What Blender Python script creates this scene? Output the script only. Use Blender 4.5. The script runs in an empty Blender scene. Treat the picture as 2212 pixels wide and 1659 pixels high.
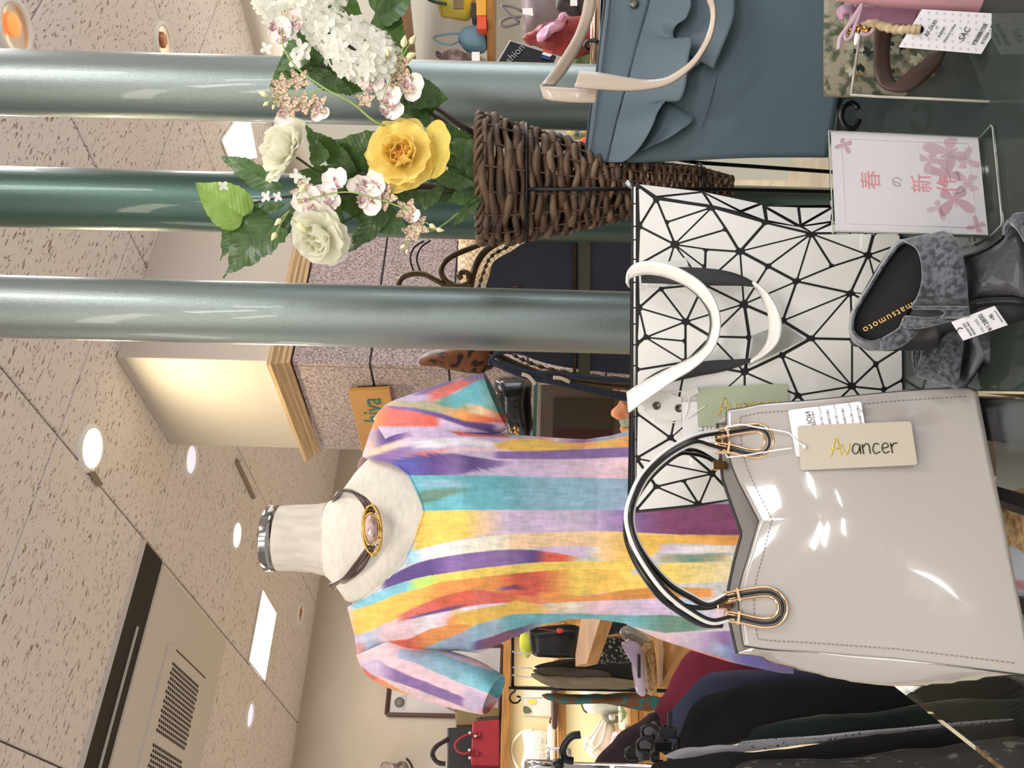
import bpy, bmesh, math, random
import numpy as np
from mathutils import Vector, Matrix, noise as mnoise
from mathutils.geometry import delaunay_2d_cdt
random.seed(7)
S = bpy.context.scene
COL = S.collection
# ------------------------------------------------------------------ camera, light, exposure
FPX = 1850.0; CAMZ = 1.35; ROLL = math.radians(1.5)
CAM = Vector((0, 0, CAMZ))
CR = Vector((math.cos(ROLL), 0, math.sin(ROLL)))      # right of the upright picture
CU = Vector((-math.sin(ROLL), 0, math.cos(ROLL)))     # up of the upright picture
CF = Vector((0, 1, 0))
cd = bpy.data.cameras.new('camera'); cam = bpy.data.objects.new('camera', cd); COL.objects.link(cam)
cd.sensor_width = 36; cd.lens = 36 * FPX / 2212; cd.clip_start = .05
cam.matrix_world = Matrix(((-CU.x, CR.x, -CF.x, 0), (-CU.y, CR.y, -CF.y, 0), (-CU.z, CR.z, -CF.z, CAMZ), (0, 0, 0, 1)))
S.camera = cam
w = bpy.data.worlds.new('world'); S.world = w; w.use_nodes = True
w.node_tree.nodes['Background'].inputs[0].default_value = (1.0, .97, .98, 1)
w.node_tree.nodes['Background'].inputs[1].default_value = .78
S.view_settings.view_transform = 'Standard'; S.view_settings.look = 'None'
S.view_settings.gamma = 1; S.view_settings.use_curve_mapping = False
S.view_settings.exposure = 0.0
CZ = 2.85                                              # ceiling height
TZ = .87                                               # table height

def area(name, loc, size, power, color=(1, .97, .92), rot=(0, 0, 0), sy=None):
    l = bpy.data.lights.new(name, 'AREA'); l.energy = power; l.color = color; l.size = size
    if sy: l.shape = 'RECTANGLE'; l.size_y = sy
    o = bpy.data.objects.new(name, l); o.location = loc; o.rotation_euler = rot; COL.objects.link(o); return o
YAW = math.radians(34)
for lx, ly, e_ in ((.95, .35, 20), (-.85, .1, 16), (.1, -1.4, 30), (-.9, -1.8, 24), (1.3, -1.9, 24), (-2.2, 2.2, 16), (2.0, 3.4, 20), (-.6, 5.0, 26), (-3.2, 4.4, 22), (.9, 2.1, 16)):
    area('added_ceiling_fill', (lx, ly, CZ - .05), .28 if ly < 1 else .6, e_, (1, .91, .78) if lx < -.5 else (1, .96, .96), (0, 0, YAW), 1.2)  # unseen fill lamps added to brighten the ceiling, walls and front faces
for lx, ly in ((3.4, -4.8), (2.3, -5.4), (2.6, -6.3), (3.7, -8.6), (5.2, -8.7)):
    area('far_ceiling_lamp', (lx, ly, CZ - .05), .62, 26, (1, .98, .96))
# ------------------------------------------------------------------ pixel helpers
def ray(x, y):
    return CF + CR * ((829.5 - y) / FPX) + CU * ((1106 - x) / FPX)
def P(x, y, d): return CAM + ray(x, y) * d
def atz(x, y, z):
    r = ray(x, y); return CAM + r * ((z - CAMZ) / r.z)
def onplane(x, y, p0, n):
    r = ray(x, y); return CAM + r * ((p0 - CAM).dot(n) / r.dot(n))
D1 = Vector((-math.sin(YAW), math.cos(YAW), 0)); D2 = Vector((math.cos(YAW), math.sin(YAW), 0)); UP = Vector((0, 0, 1))
def cr(pts, n):
    """Catmull-Rom through pts (Vectors or floats) -> n samples"""
    m = len(pts) - 1; out = []
    for i in range(n):
        t = i / (n - 1) * m; k = min(int(t), m - 1); f = t - k
        p0 = pts[k - 1] if k else pts[0] * 2 - pts[1]
        p1, p2 = pts[k], pts[k + 1]
        p3 = pts[k + 2] if k + 2 <= m else pts[m] * 2 - pts[m - 1]
        out.append((p1 * 2 + (p2 - p0) * f + (p0 * 2 - p1 * 5 + p2 * 4 - p3) * f * f + (p1 * 3 - p0 - p2 * 3 + p3) * f ** 3) * .5)
    return out
def tag(o, label=None, cat=None, group=None, kind=None):
    if label: o['label'] = label
    if cat: o['category'] = cat
    if group: o['group'] = group
    if kind: o['kind'] = kind
    return o
def thing(name, label, cat, loc, group=None, kind=None):
    o = bpy.data.objects.new(name, None); COL.objects.link(o); o.location = loc; o.empty_display_size = .05
    return tag(o, label, cat, group, kind)
def rootloc(o):
    v = Vector((0, 0, 0))
    while o: v += o.location; o = o.parent
    return v
class MB:
    def __init__(s): s.v = []; s.f = []; s.m = []
    def add(s, vs, fs, mi=0):
        b = len(s.v); s.v += [tuple(v) for v in vs]; s.f += [tuple(b + i for i in f) for f in fs]; s.m += [mi] * len(fs); return s
    def grid(s, rows, closed=False, mi=0, flip=False):
        n = len(rows[0]); vs = [p for r in rows for p in r]; fs = []
        for i in range(len(rows) - 1):
            for j in range(n if closed else n - 1):
                k = (j + 1) % n; q = (i * n + j, i * n + k, (i + 1) * n + k, (i + 1) * n + j)
                fs.append(q[::-1] if flip else q)
        return s.add(vs, fs, mi)
    def tube(s, pts, r, n=8, caps=True, mi=0, flat=1.0, up=None):
        """swept tube; r float or list; flat squashes along the second axis"""
        pts = [Vector(p) for p in pts]; L = len(pts); rs = r if isinstance(r, (list, tuple)) else [r] * L
        T = (pts[1] - pts[0]).normalized(); N = (Vector(up) if up is not None else (Vector((0, 0, 1)) if abs(T.z) < .9 else Vector((1, 0, 0))))
        N = (N - T * N.dot(T)).normalized(); rows = []
        for i, p in enumerate(pts):
            T = (pts[min(i + 1, L - 1)] - pts[max(i - 1, 0)])
            T = T.normalized() if T.length > 1e-9 else Vector((0, 0, 1))
            N = (N - T * N.dot(T)); N = N.normalized() if N.length > 1e-6 else T.orthogonal().normalized()
            B = T.cross(N)
            rows.append([p + (N * math.cos(a) + B * math.sin(a) * flat) * rs[i] for a in [2 * math.pi * k / n for k in range(n)]])
        b = len(s.v); s.grid(rows, True, mi)
        if caps:
            s.f.append(tuple(b + k for k in range(n))[::-1]); s.m.append(mi)
            e = b + (L - 1) * n; s.f.append(tuple(e + k for k in range(n))); s.m.append(mi)
        return s
    def box(s, c, sx, sy, sz, ax=None, mi=0):
        """box centred at c with half sizes along axes ax"""
        c = Vector(c); X, Y, Z = ax if ax else (Vector((1, 0, 0)), Vector((0, 1, 0)), UP)
        vs = [c + X * sx * a + Y * sy * b + Z * sz * d for a in (-1, 1) for b in (-1, 1) for d in (-1, 1)]
        return s.add(vs, [(0, 1, 3, 2), (4, 6, 7, 5), (0, 4, 5, 1), (2, 3, 7, 6), (0, 2, 6, 4), (1, 5, 7, 3)], mi)
    def prism(s, pts, off, mi=0):
        """polygon (world points) extruded by vector off"""
        n = len(pts); off = Vector(off); vs = [Vector(p) for p in pts] + [Vector(p) + off for p in pts]
        fs = [tuple(range(n))[::-1], tuple(range(n, 2 * n))] + [(i, (i + 1) % n, n + (i + 1) % n, n + i) for i in range(n)]
        return s.add(vs, fs, mi)
    def lathe(s, c, prof, n=32, axis=UP, mi=0):
        c = Vector(c); A = Vector(axis).normalized(); X = A.orthogonal().normalized(); Y = A.cross(X)
        return s.grid([[c + A * h + (X * math.cos(a) + Y * math.sin(a)) * r for a in [2 * math.pi * k / n for k in range(n)]] for r, h in prof], True, mi)
    def pillow(s, pts, nrm, bulge, rings=6, c=None, mi=0):
        """closed cushion from a star-shaped outline"""
        pts = [Vector(p) for p in pts]; n = len(pts); c = c or sum(pts, Vector()) / n; nrm = Vector(nrm).normalized()
        for sg in (1, -1):
            rows = []
            for k in range(rings + 1):
                t = k / rings; q = 1 - t * .995; h = math.sqrt(max(0, 1 - q ** 2.6))
                rows.append([c + (p - c) * q + nrm * (sg * bulge * h) for p in pts])
            s.grid(rows, True, mi, flip=(sg < 0))
        return s
    def crumple(s, amp, freq=14):
        for i, v in enumerate(s.v):
            q = Vector(v); n = mnoise.noise_vector(q * freq) + mnoise.noise_vector(q * freq * 2.7) * .5; s.v[i] = tuple(q + n * amp)
        return s
    def build(s, name, mat, parent=None, smooth=True, solid=0, bevel=0, sub=0, label=None, auto=None, orig=None):
        me = bpy.data.meshes.new(name); A = np.array(s.v, dtype=np.float64)
        if parent is not None: o0 = np.array(rootloc(parent))
        elif orig is not None: o0 = np.array(orig)
        else: o0 = np.array([(A[:, 0].min() + A[:, 0].max()) / 2, (A[:, 1].min() + A[:, 1].max()) / 2, A[:, 2].min()])
        me.from_pydata((A - o0).tolist(), [], s.f)
        mats = mat if isinstance(mat, (list, tuple)) else [mat]
        for m in mats: me.materials.append(m)
        if len(mats) > 1: me.polygons.foreach_set('material_index', s.m)
        if smooth: me.polygons.foreach_set('use_smooth', [True] * len(me.polygons))
        me.update()
        o = bpy.data.objects.new(name, me); COL.objects.link(o)
        if parent is not None: o.parent = parent
        else: o.location = o0
        if solid: md = o.modifiers.new('s', 'SOLIDIFY'); md.thickness = solid; md.offset = 0
        if bevel: md = o.modifiers.new('b', 'BEVEL'); md.width = bevel; md.segments = 2; md.limit_method = 'ANGLE'
        if sub: md = o.modifiers.new('u', 'SUBSURF'); md.levels = sub; md.render_levels = sub
        if auto is not None and smooth: me.set_sharp_from_angle(angle=math.radians(auto))
        if label: o['label'] = label
        return o
def strip(A, B, n=40):
    """rows between two edge curves"""
    a = cr([Vector(p) for p in A], n); b = cr([Vector(p) for p in B], n)
    return [[a[i].lerp(b[i], t) for t in (0, .33, .67, 1)] for i in range(n)]
def patch(ctrl, nu, nv):
    rows = [cr([Vector(p) for p in r], nv) for r in ctrl]
    cols = [cr([r[j] for r in rows], nu) for j in range(nv)]
    return [[cols[j][i] for j in range(nv)] for i in range(nu)]
def inst(me_obj, name, M, parent, mat=None):
    """copy of a mesh object placed with world matrix M under parent"""
    c = me_obj.copy(); c.name = name; COL.objects.link(c); c.parent = parent
    c.matrix_local = Matrix.Translation(-rootloc(parent)) @ M if parent else M
    return c
def frame(o, X, Zh, sx, sy=None, sz=None):
    X = Vector(X).normalized(); Zh = Vector(Zh); Z = (Zh - X * Zh.dot(X)).normalized(); Y = Z.cross(X)
    sy = sx if sy is None else sy; sz = sx if sz is None else sz
    return Matrix(((X.x * sx, Y.x * sy, Z.x * sz, o[0]), (X.y * sx, Y.y * sy, Z.y * sz, o[1]), (X.z * sx, Y.z * sy, Z.z * sz, o[2]), (0, 0, 0, 1)))
# ------------------------------------------------------------------ materials
def lin(c): return tuple(((v / 12.92) if v <= .04045 else ((v + .055) / 1.055) ** 2.4) for v in c)
def mat(name, col, rough=.5, metal=0, coat=0, spec=.5, var=0, vscale=30, bump=0, bscale=200, col2=None, trans=0, ior=1.45, emit=0, alpha=1, sheen=0, stretch=(1, 1, 1), coords='Object', detail=3, cuts=(.35, .65)):
    m = bpy.data.materials.new(name); m.use_nodes = True; nt = m.node_tree; b = nt.nodes['Principled BSDF']
    c = lin(col); b.inputs['Base Color'].default_value = (*c, 1); b.inputs['Roughness'].default_value = rough
    b.inputs['Metallic'].default_value = metal; b.inputs['Coat Weight'].default_value = coat; b.inputs['Coat Roughness'].default_value = .04
    b.inputs['Specular IOR Level'].default_value = spec; b.inputs['Transmission Weight'].default_value = trans; b.inputs['IOR'].default_value = ior
    b.inputs['Sheen Weight'].default_value = sheen
    if emit: b.inputs['Emission Color'].default_value = (*c, 1); b.inputs['Emission Strength'].default_value = emit
    tc = nt.nodes.new('ShaderNodeTexCoord'); mp = nt.nodes.new('ShaderNodeMapping'); mp.inputs['Scale'].default_value = stretch
    nt.links.new(tc.outputs[coords], mp.inputs[0])
    if col2 is None and var: col2 = tuple(max(0, v * (1 - var)) for v in col)
    if col2 is not None:
        nz = nt.nodes.new('ShaderNodeTexNoise'); nz.inputs['Scale'].default_value = vscale; nz.inputs['Detail'].default_value = detail
        r = nt.nodes.new('ShaderNodeValToRGB'); r.color_ramp.elements[0].position = cuts[0]; r.color_ramp.elements[1].position = cuts[1]
        r.color_ramp.elements[0].color = (*lin(col2), 1); r.color_ramp.elements[1].color = (*c, 1)
        nt.links.new(mp.outputs[0], nz.inputs['Vector']); nt.links.new(nz.outputs[0], r.inputs[0]); nt.links.new(r.outputs[0], b.inputs['Base Color'])
    if bump:
        nz = nt.nodes.new('ShaderNodeTexNoise'); nz.inputs['Scale'].default_value = bscale; nz.inputs['Detail'].default_value = 2
        bp = nt.nodes.new('ShaderNodeBump'); bp.inputs['Strength'].default_value = bump; bp.inputs['Distance'].default_value = .002
        nt.links.new(mp.outputs[0], nz.inputs['Vector']); nt.links.new(nz.outputs[0], bp.inputs['Height']); nt.links.new(bp.outputs[0], b.inputs['Normal'])
    return m
M = {}
M['black'] = mat('black', (.06, .06, .065), .35)
M['black_metal'] = mat('black_metal', (.07, .07, .075), .3, .4)
M['chrome'] = mat('chrome', (.85, .85, .87), .12, 1)
M['gold'] = mat('gold', (.95, .78, .60), .12, 1)
M['brass'] = mat('brass', (.86, .70, .36), .15, 1)
M['wood'] = mat('wood', (.72, .53, .30), .4, 0, .3, var=.25, vscale=8, stretch=(1, 1, 14))
M['white_plastic'] = mat('white_plastic', (.9, .9, .88), .35)
M['print'] = mat('print', (.25, .25, .27), .6)
M['printgrey'] = mat('printgrey', (.6, .6, .62), .6)
M['tag'] = mat('tag', (.93, .92, .92), .5)
M['thread'] = mat('thread', (.93, .93, .92), .7, bump=.3, bscale=800)
# ------------------------------------------------------------------ lettering
def text(s, o, right, up, size, m, parent, name='lettering', depth=.0003, shear=0, space=1, align='LEFT'):
    cu = bpy.data.curves.new('t', 'FONT'); cu.body = s; cu.size = size; cu.extrude = depth; cu.shear = shear; cu.space_character = space; cu.align_x = align
    cu.resolution_u = 4
    ob = bpy.data.objects.new('t', cu); COL.objects.link(ob)
    dg = bpy.context.evaluated_depsgraph_get(); me = bpy.data.meshes.new_from_object(ob.evaluated_get(dg)); bpy.data.objects.remove(ob)
    R = Vector(right).normalized(); U = Vector(up); U = (U - R * U.dot(R)).normalized(); N = R.cross(U)
    Mx = Matrix(((R.x, U.x, N.x, o[0]), (R.y, U.y, N.y, o[1]), (R.z, U.z, N.z, o[2]), (0, 0, 0, 1)))
    Mx = Matrix.Translation(-rootloc(parent)) @ Mx
    me.transform(Mx); me.materials.clear(); me.materials.append(m); me.name = name
    r = bpy.data.objects.new(name, me); COL.objects.link(r); r.parent = parent; return r
# ================================================================== SETTING
def ceilmat():
    m = bpy.data.materials.new('ceiling_tile'); m.use_nodes = True; nt = m.node_tree; b = nt.nodes['Principled BSDF']; b.inputs['Roughness'].default_value = .95
    b.inputs['Specular IOR Level'].default_value = .1
    N = nt.nodes.new; L = nt.links.new
    tc = N('ShaderNodeTexCoord'); mp = N('ShaderNodeMapping'); mp.inputs['Rotation'].default_value = (0, 0, .25)
    mp.inputs['Scale'].default_value = (36, 95, 40); L(tc.outputs['Object'], mp.inputs[0])
    oi = N('ShaderNodeObjectInfo'); ad = N('ShaderNodeVectorMath'); ad.operation = 'ADD'; mu = N('ShaderNodeMath'); mu.operation = 'MULTIPLY'; mu.inputs[1].default_value = 40
    L(oi.outputs['Random'], mu.inputs[0]); L(mp.outputs[0], ad.inputs[0]); L(mu.outputs[0], ad.inputs[1])
    nz = N('ShaderNodeTexNoise'); nz.inputs['Scale'].default_value = 1.0; nz.inputs['Detail'].default_value = 2.5; nz.inputs['Distortion'].default_value = .9; L(ad.outputs[0], nz.inputs['Vector'])
    r = N('ShaderNodeValToRGB'); r.color_ramp.elements[0].position = .345; r.color_ramp.elements[1].position = .40
    r.color_ramp.elements[0].color = (*lin((.58, .52, .48)), 1); r.color_ramp.elements[1].color = (*lin((.87, .845, .84)), 1)
    L(nz.outputs[0], r.inputs[0]); L(r.outputs[0], b.inputs['Base Color'])
    bp = N('ShaderNodeBump'); bp.inputs['Strength'].default_value = .6; bp.inputs['Distance'].default_value = .004; L(r.outputs[0], bp.inputs['Height']); L(bp.outputs[0], b.inputs['Normal'])
    return m
MC = ceilmat()
M['smooth_ceiling'] = mat('smooth_ceiling', (.79, .77, .75), .7)
M['wall'] = mat('wall_paint', (.74, .69, .64), .8, var=.03, vscale=5, bump=.05, bscale=300)
M['plaster'] = mat('plaster', (.77, .735, .69), .8, bump=.05, bscale=300)
M['granite'] = mat('granite', (.72, .65, .64), .5, col2=(.45, .395, .39), vscale=130, detail=4, cuts=(.38, .6))
M['grout'] = mat('grout', (.42, .41, .41), .8)
M['moulding'] = mat('moulding', (.80, .67, .50), .45, var=.16, vscale=6, stretch=(1, 1, 30))
M['floor_beige'] = mat('floor_beige', (.84, .79, .70), .35, var=.08, vscale=9)
M['floor_grey'] = mat('floor_grey', (.60, .57, .54), .4, var=.2, vscale=60)
M['dark'] = mat('dark_slot', (.05, .045, .04), .6)
# ceiling: a slab plus square acoustic tiles with recessed joints
croot = thing('ceiling', None, None, (0, 2, CZ), kind='structure')
b = MB(); b.box((0, 3.4, CZ + .06), 4.6, 5.2, .04); b.build('ceiling_slab', M['grout'], croot, smooth=False)
TS = .9
pA = atz(217, 1049, CZ); pB = atz(200, 361, CZ); pC = atz(128, 937, CZ)
o2 = pA.dot(D2); o1 = pC.dot(D1)
tb = MB(); g = .0035; h = TS / 2 - g
tb.add([(-h, -h, .018), (h, -h, .018), (h, h, .018), (-h, h, .018), (-h, -h, .004), (h, -h, .004), (h, h, .004), (-h, h, .004),
        (-h + .004, -h + .004, 0), (h - .004, -h + .004, 0), (h - .004, h - .004, 0), (-h + .004, h - .004, 0)],
       [(0, 1, 5, 4), (1, 2, 6, 5), (2, 3, 7, 6), (3, 0, 4, 7), (4, 5, 9, 8), (5, 6, 10, 9), (6, 7, 11, 10), (7, 4, 8, 11), (8, 9, 10, 11)])
tile0 = tb.build('ceiling_tile', MC, None, smooth=False, orig=(0, 0, 0)); tile0.parent = croot; first = True
# zone of the smooth access panel and shutter slot (in room axes a along D2, c along D1)
q = [atz(*p, CZ) for p in ((310, 1172), (192, 1659), (349, 1200), (445, 1317))]
SA = q[0].dot(D2)                                     # right end of the slot
S0, S1, S2 = min(q[0].dot(D1), 9), q[2].dot(D1), None
SLOT0, SLOT1 = q[0].dot(D1), q[2].dot(D1)
PAN1 = SLOT1 + 1.15
def emptyzone(a, c):                                   # tiles fully inside the smooth zone are left out
    return a + TS / 2 <= SA + .01 and c - TS / 2 >= SLOT0 - .01 and c + TS / 2 <= PAN1
holes = []
for i in range(-7, 8):
    for j in range(-5, 9):
        a = o2 + (i + .5) * TS; c = o1 + (j + .5) * TS
        p = D2 * a + D1 * c
        if p.y < -1.4 or p.y > 8.6 or abs(p.x) > 4.6: continue
        if emptyzone(a, c): continue
        t = tile0 if first else inst(tile0, 'ceiling_tile', Matrix(), croot); first = False
        t.matrix_local = Matrix.Translation(Vector((p.x, p.y, CZ)) - croot.location) @ Matrix.Rotation(YAW, 4, 'Z')
AX = (D2, D1, UP)
def rbox(a0, a1, c0, c1, z0, z1):
    return D2 * ((a0 + a1) / 2) + D1 * ((c0 + c1) / 2) + UP * ((z0 + z1) / 2), (a1 - a0) / 2, (c1 - c0) / 2, (z1 - z0) / 2
def rb(mb, a0, a1, c0, c1, z0, z1, mi=0):
    c, x, y, z = rbox(a0, a1, c0, c1, z0, z1); mb.box(c, x, y, z, AX, mi); return mb
# shutter slot: black double track let into a pale frame
sr = thing('trim_1', 'black double shutter track let into the ceiling beside the vented panel', None, (D2 * SA + D1 * SLOT0 + UP * (CZ - .03)), kind='structure')
rb(MB(), SA - 3.2, SA, SLOT0, SLOT1, CZ - .012, CZ - .004).build('track', M['dark'], sr, smooth=False)
for c in (SLOT0 - .012, (SLOT0 + SLOT1) / 2 + .02, SLOT1): rb(MB(), SA - 3.2, SA + .01 - (.32 if SLOT0 < c < SLOT1 else 0), c - .003, c + .003, CZ - (.020 if SLOT0 < c < SLOT1 else .016), CZ).build('rail', M['smooth_ceiling'], sr, smooth=False)
# smooth access panel with two perforated grilles
ar = thing('trim_2', 'smooth beige ceiling panel with two perforated vent grilles', None, (D2 * (SA - .6) + D1 * SLOT1 + UP * (CZ - .03)), kind='structure')
rb(MB(), SA - 3.2, SA - .02, SLOT1 + .008, PAN1 - .1, CZ - .016, CZ - .002).build('panel', M['smooth_ceiling'], ar, smooth=False)
hz = [atz(*p, CZ - .02) for p in ((364, 1388), (519, 1471), (325, 1545), (438, 1490))]
h0 = hz[0]; ha = h0.dot(D2); hc = h0.dot(D1)
rb(MB(), ha - .72, ha, hc, hc + .58, CZ - .024, CZ - .014).build('hatch', M['smooth_ceiling'], ar, smooth=False)
rb(MB(), ha - .005, ha, hc + .1, hc + .56, CZ - .0255, CZ - .0235).build('hatch_gap', M['dark'], ar, smooth=False)
for k in range(2):
    gb = MB(); ga = ha - .05 - k * .34; gc = hc + .09
    for r in range(15):
        for c_ in range(15):
            aa = ga - .30 + r * .02 ; cc = gc + c_ * .027 + (.013 if r % 2 else 0)
            gb.add(*(lambda P_: (P_, [(0, 1, 2, 3)]))([D2 * x + D1 * y + UP * (CZ - .0246) for x, y in ((aa, cc), (aa + .013, cc), (aa + .013, cc + .021), (aa, cc + .021))]))
    gb.build('grille', M['dark'], ar, smooth=False)['kind'] = 'stuff'
# ---- floor with square tiles
fr = thing('floor', None, None, (0, 3, 0), kind='structure')
MB().box((0, 3.9, -.03), 4.6, 4.7, .025).build('floor_slab', M['grout'], fr, smooth=False)
fb = MB().box((0, 0, -.003), .448, .448, .003).build('floor_tile', M['floor_beige'], None, smooth=False, bevel=.001, orig=(0, 0, 0)); fb.parent = fr; first = True
FY = math.radians(8)
fg = None
for i in range(-6, 8):
    for j in range(-1, 10):
        p = Vector((i * .9 * math.cos(FY) - j * .9 * math.sin(FY) + .3, i * .9 * math.sin(FY) + j * .9 * math.cos(FY) + .55, 0))
        if abs(p.x) > 4.3 or p.y < -.6: continue
        t = fb if first else inst(fb, 'floor_tile', Matrix(), fr); first = False
        t.matrix_local = Matrix.Translation(p - fr.location) @ Matrix.Rotation(FY, 4, 'Z')
        if p.x < -.6 and j % 2 and j < 3:
            if fg is None: fg = t.data.copy(); fg.materials[0] = M['floor_grey']
            t.data = fg
# ---- back wall (left of the picture when upright)
WC = atz(688, 1270, CZ).dot(D1)
rb(MB(), -3.2, 7, WC, WC + .1, 0, CZ).build('wall_back', M['wall'], smooth=False)['kind'] = 'structure'
WP0 = D1 * WC; 
def W(x, y, off=0): return onplane(x, y, D1 * (WC - off), D1)
# ---- right wall
RC = atz(600, 300, CZ).dot(D2)
rb(MB(), RC, RC + .1, -1.2, WC, 0, CZ).build('wall_right', M['plaster'], smooth=False)['kind'] = 'structure'
def WR(x, y, off=0): return onplane(x, y, D2 * (RC - off), D2)
# ---- granite pillar with plaster head and wooden moulding
pe = atz(250, 772, CZ); pl = atz(367, 969, CZ); pa = pe.dot(D2); pc = pe.dot(D1)
PW = abs(pl.dot(D1) - pc); PR = .86
MZ0 = P(628, 774, pe.y).z; MZ1 = P(586, 772, pe.y).z
pr = thing('wall_pillar', 'square pillar clad in speckled pink granite below a plaster head', None, (pe.x + .1, pe.y + .5, 0), kind='structure')
rb(MB(), pa + .02, pa + PR - .02, pc + .02, pc + PW - .02, 0, MZ0).build('core', M['grout'], pr, smooth=False)
rb(MB(), pa, pa + PR, pc, pc + PW, MZ1 - .02, CZ).build('plaster_head', M['plaster'], pr, smooth=False, bevel=.004)
zs = [0.0]; z = MZ0; lv = [MZ0]
zj = [P(799, 772, pe.y).z]; zj += [zj[0] - (MZ0 - zj[0]) * 1.0 * k for k in range(1, 20)]
lv = [MZ0] + [zz for zz in zj if zz > 0] + [0]
for k in range(len(lv) - 1):
    z1, z0 = lv[k] - .004, lv[k + 1] + .004
    if z1 - z0 < .02: continue
    rb(MB(), pa, pa + PR - .025, pc, pc + .024, z0, z1).build('granite_slab', M['granite'], pr, smooth=False, bevel=.002)
    rb(MB(), pa, pa + .024, pc + .026, pc + PW, z0, z1).build('granite_slab', M['granite'], pr, smooth=False, bevel=.002)
mprof = [(0, 0), (.012, 0), (.014, .012), (.022, .018), (.022, .03), (.032, .038), (.032, .046), (.045, .058), (.045, MZ1 - MZ0), (0, MZ1 - MZ0)]
mm = MB()
cs = [(pa + PR, pc, 0, -1), (pa, pc, -1, -1), (pa, pc + PW, -1, 0)]
rows = []
for (a, c, da, dc) in [(pa + PR, pc, 0, -1), (pa, pc, -1, -1), (pa, pc + PW, -1, 1), (pa + PR, pc + PW, 1, 1)][:3]:
    rows.append([D2 * (a + da * t) + D1 * (c + dc * t) + UP * (MZ0 + zz) for t, zz in mprof])
mm.grid(rows, closed=True); mm.f.append(tuple(range(len(mprof)))); mm.m.append(0); e = 2 * len(mprof); mm.f.append(tuple(e + i for i in range(len(mprof)))[::-1]); mm.m.append(0)
mm.build('moulding', M['moulding'], pr, smooth=False)
# ---- ceiling lights
M['lamp_white'] = mat('lamp_white', (1, .99, .93), .4, emit=9)
M['lamp_panel'] = mat('lamp_panel', (1, .98, .94), .4, emit=7)
M['lamp_warm'] = mat('lamp_warm', (1, .55, .30), .4, emit=1.0)
M['cold_bulb'] = mat('unlit_coppery_bulb', (.70, .48, .36), .2, .6)
M['reflector'] = mat('reflector', (.92, .84, .78), .18, .9)
def downlight(x, y, r, bulb, label, power=0):
    c = atz(x, y, CZ); t = thing('downlight', label, 'ceiling light', (c.x, c.y, CZ - .012), 'round recessed ceiling downlights')
    MB().lathe((c.x, c.y, CZ), [(r * .86, .004), (r * .86, -.006), (r * 1.0, -.012), (r * 1.14, -.008), (r * 1.16, .002)], 40).build('trim_ring', M['white_plastic'], t)
    if bulb == 'off':
        MB().lathe((c.x, c.y, CZ), [(r * .88, -.006), (r * .8, -.0035), (r * .5, -.002), (0.001, -.0015)], 40).build('reflector', M['reflector'], t)
        MB().lathe((c.x + r * .1, c.y - r * .12, CZ - .006), [(.001, -.008), (r * .34, -.006), (r * .44, .0), (r * .40, .004)], 24).build('bulb', M['lamp_warm'] if 'orange glowing bulb in' in label else M['cold_bulb'], t)
    else:
        MB().lathe((c.x, c.y, CZ), [(.001, -.010), (r * .5, -.009), (r * .86, -.002)], 40).build('diffuser', bulb, t)
        if power:
            l = area('downlight_lamp', (c.x, c.y, CZ - .03), r * 1.5, power, (1, .86, .55)); l.data.shape = 'DISK'
    # cut: tiles stay whole, the ring sits under them
    return t
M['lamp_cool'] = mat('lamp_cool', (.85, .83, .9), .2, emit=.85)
downlight(195, 968, .077, M['lamp_white'], 'lit round downlight nearest the plaster pillar head, glowing brightest', 11)
downlight(411, 993, .075, M['lamp_cool'], 'dim bluish round downlight just left of the pillar head')
downlight(509, 1156, .072, M['lamp_white'], 'lit round downlight above the neck of the dress form', 3)
downlight(539, 1545, .075, M['lamp_cool'], 'unlit bluish round downlight beyond the vented ceiling panel')  # unlit, but a faint glow is put into its diffuser
downlight(648, 1325, .07, 'off', 'small unlit coppery downlight close to the far back wall')
downlight(30, 62, .08, 'off', 'round downlight with an orange glowing bulb in the picture corner')
downlight(352, 92, .075, 'off', 'unlit round downlight second from the orange glowing one')
downlight(563, 112, .06, M['lamp_white'], 'small lit downlight just above the white lilac')
def panel(pts, label, power):
    w = [atz(*p, CZ - .006) for p in pts]; c = sum(w, Vector()) / 4
    t = thing('light_panel', label, 'ceiling light', (c.x, c.y, CZ - .012))
    MB().prism(w, (0, 0, -.006)).build('diffuser', M['lamp_panel'], t, smooth=False)
    fb_ = MB()
    for i in range(4):
        a, b_ = w[i], w[(i + 1) % 4]; fb_.tube([a, b_], .006, 4)
    fb_.build('frame', M['white_plastic'], t, smooth=False)
    l = area('panel_lamp', (c.x, c.y, CZ - .04), .5, power, (1, .96, .88), (0, 0, YAW), .9)
a0 = atz(566, 1275, CZ); a1 = atz(595, 1325, CZ)
panel([(566, 1275), (537, 1427), (570, 1470), (595, 1325)], 'bright rectangular ceiling panel light to the left of the dress form', 22)
panel([(532, 225), (478, 303), (497, 352), (553, 340)], 'bright ceiling panel light seen between two grey pipe columns', 26)
# small tracks on the ceiling
for pts, lb in (([(196, 1016), (215, 1046)], 'short dark curtain track stub beside the brightest downlight'), ([(511, 995), (548, 1075)], 'slim grey metal track on the ceiling left of the pillar')):
    a, c = [atz(*p, CZ - .008) for p in pts]
    tag(MB().tube([a, c], .014, 4).build('ceiling_track', mat('track_grey', (.55, .50, .43), .5), smooth=False), lb, 'ceiling track')
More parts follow.
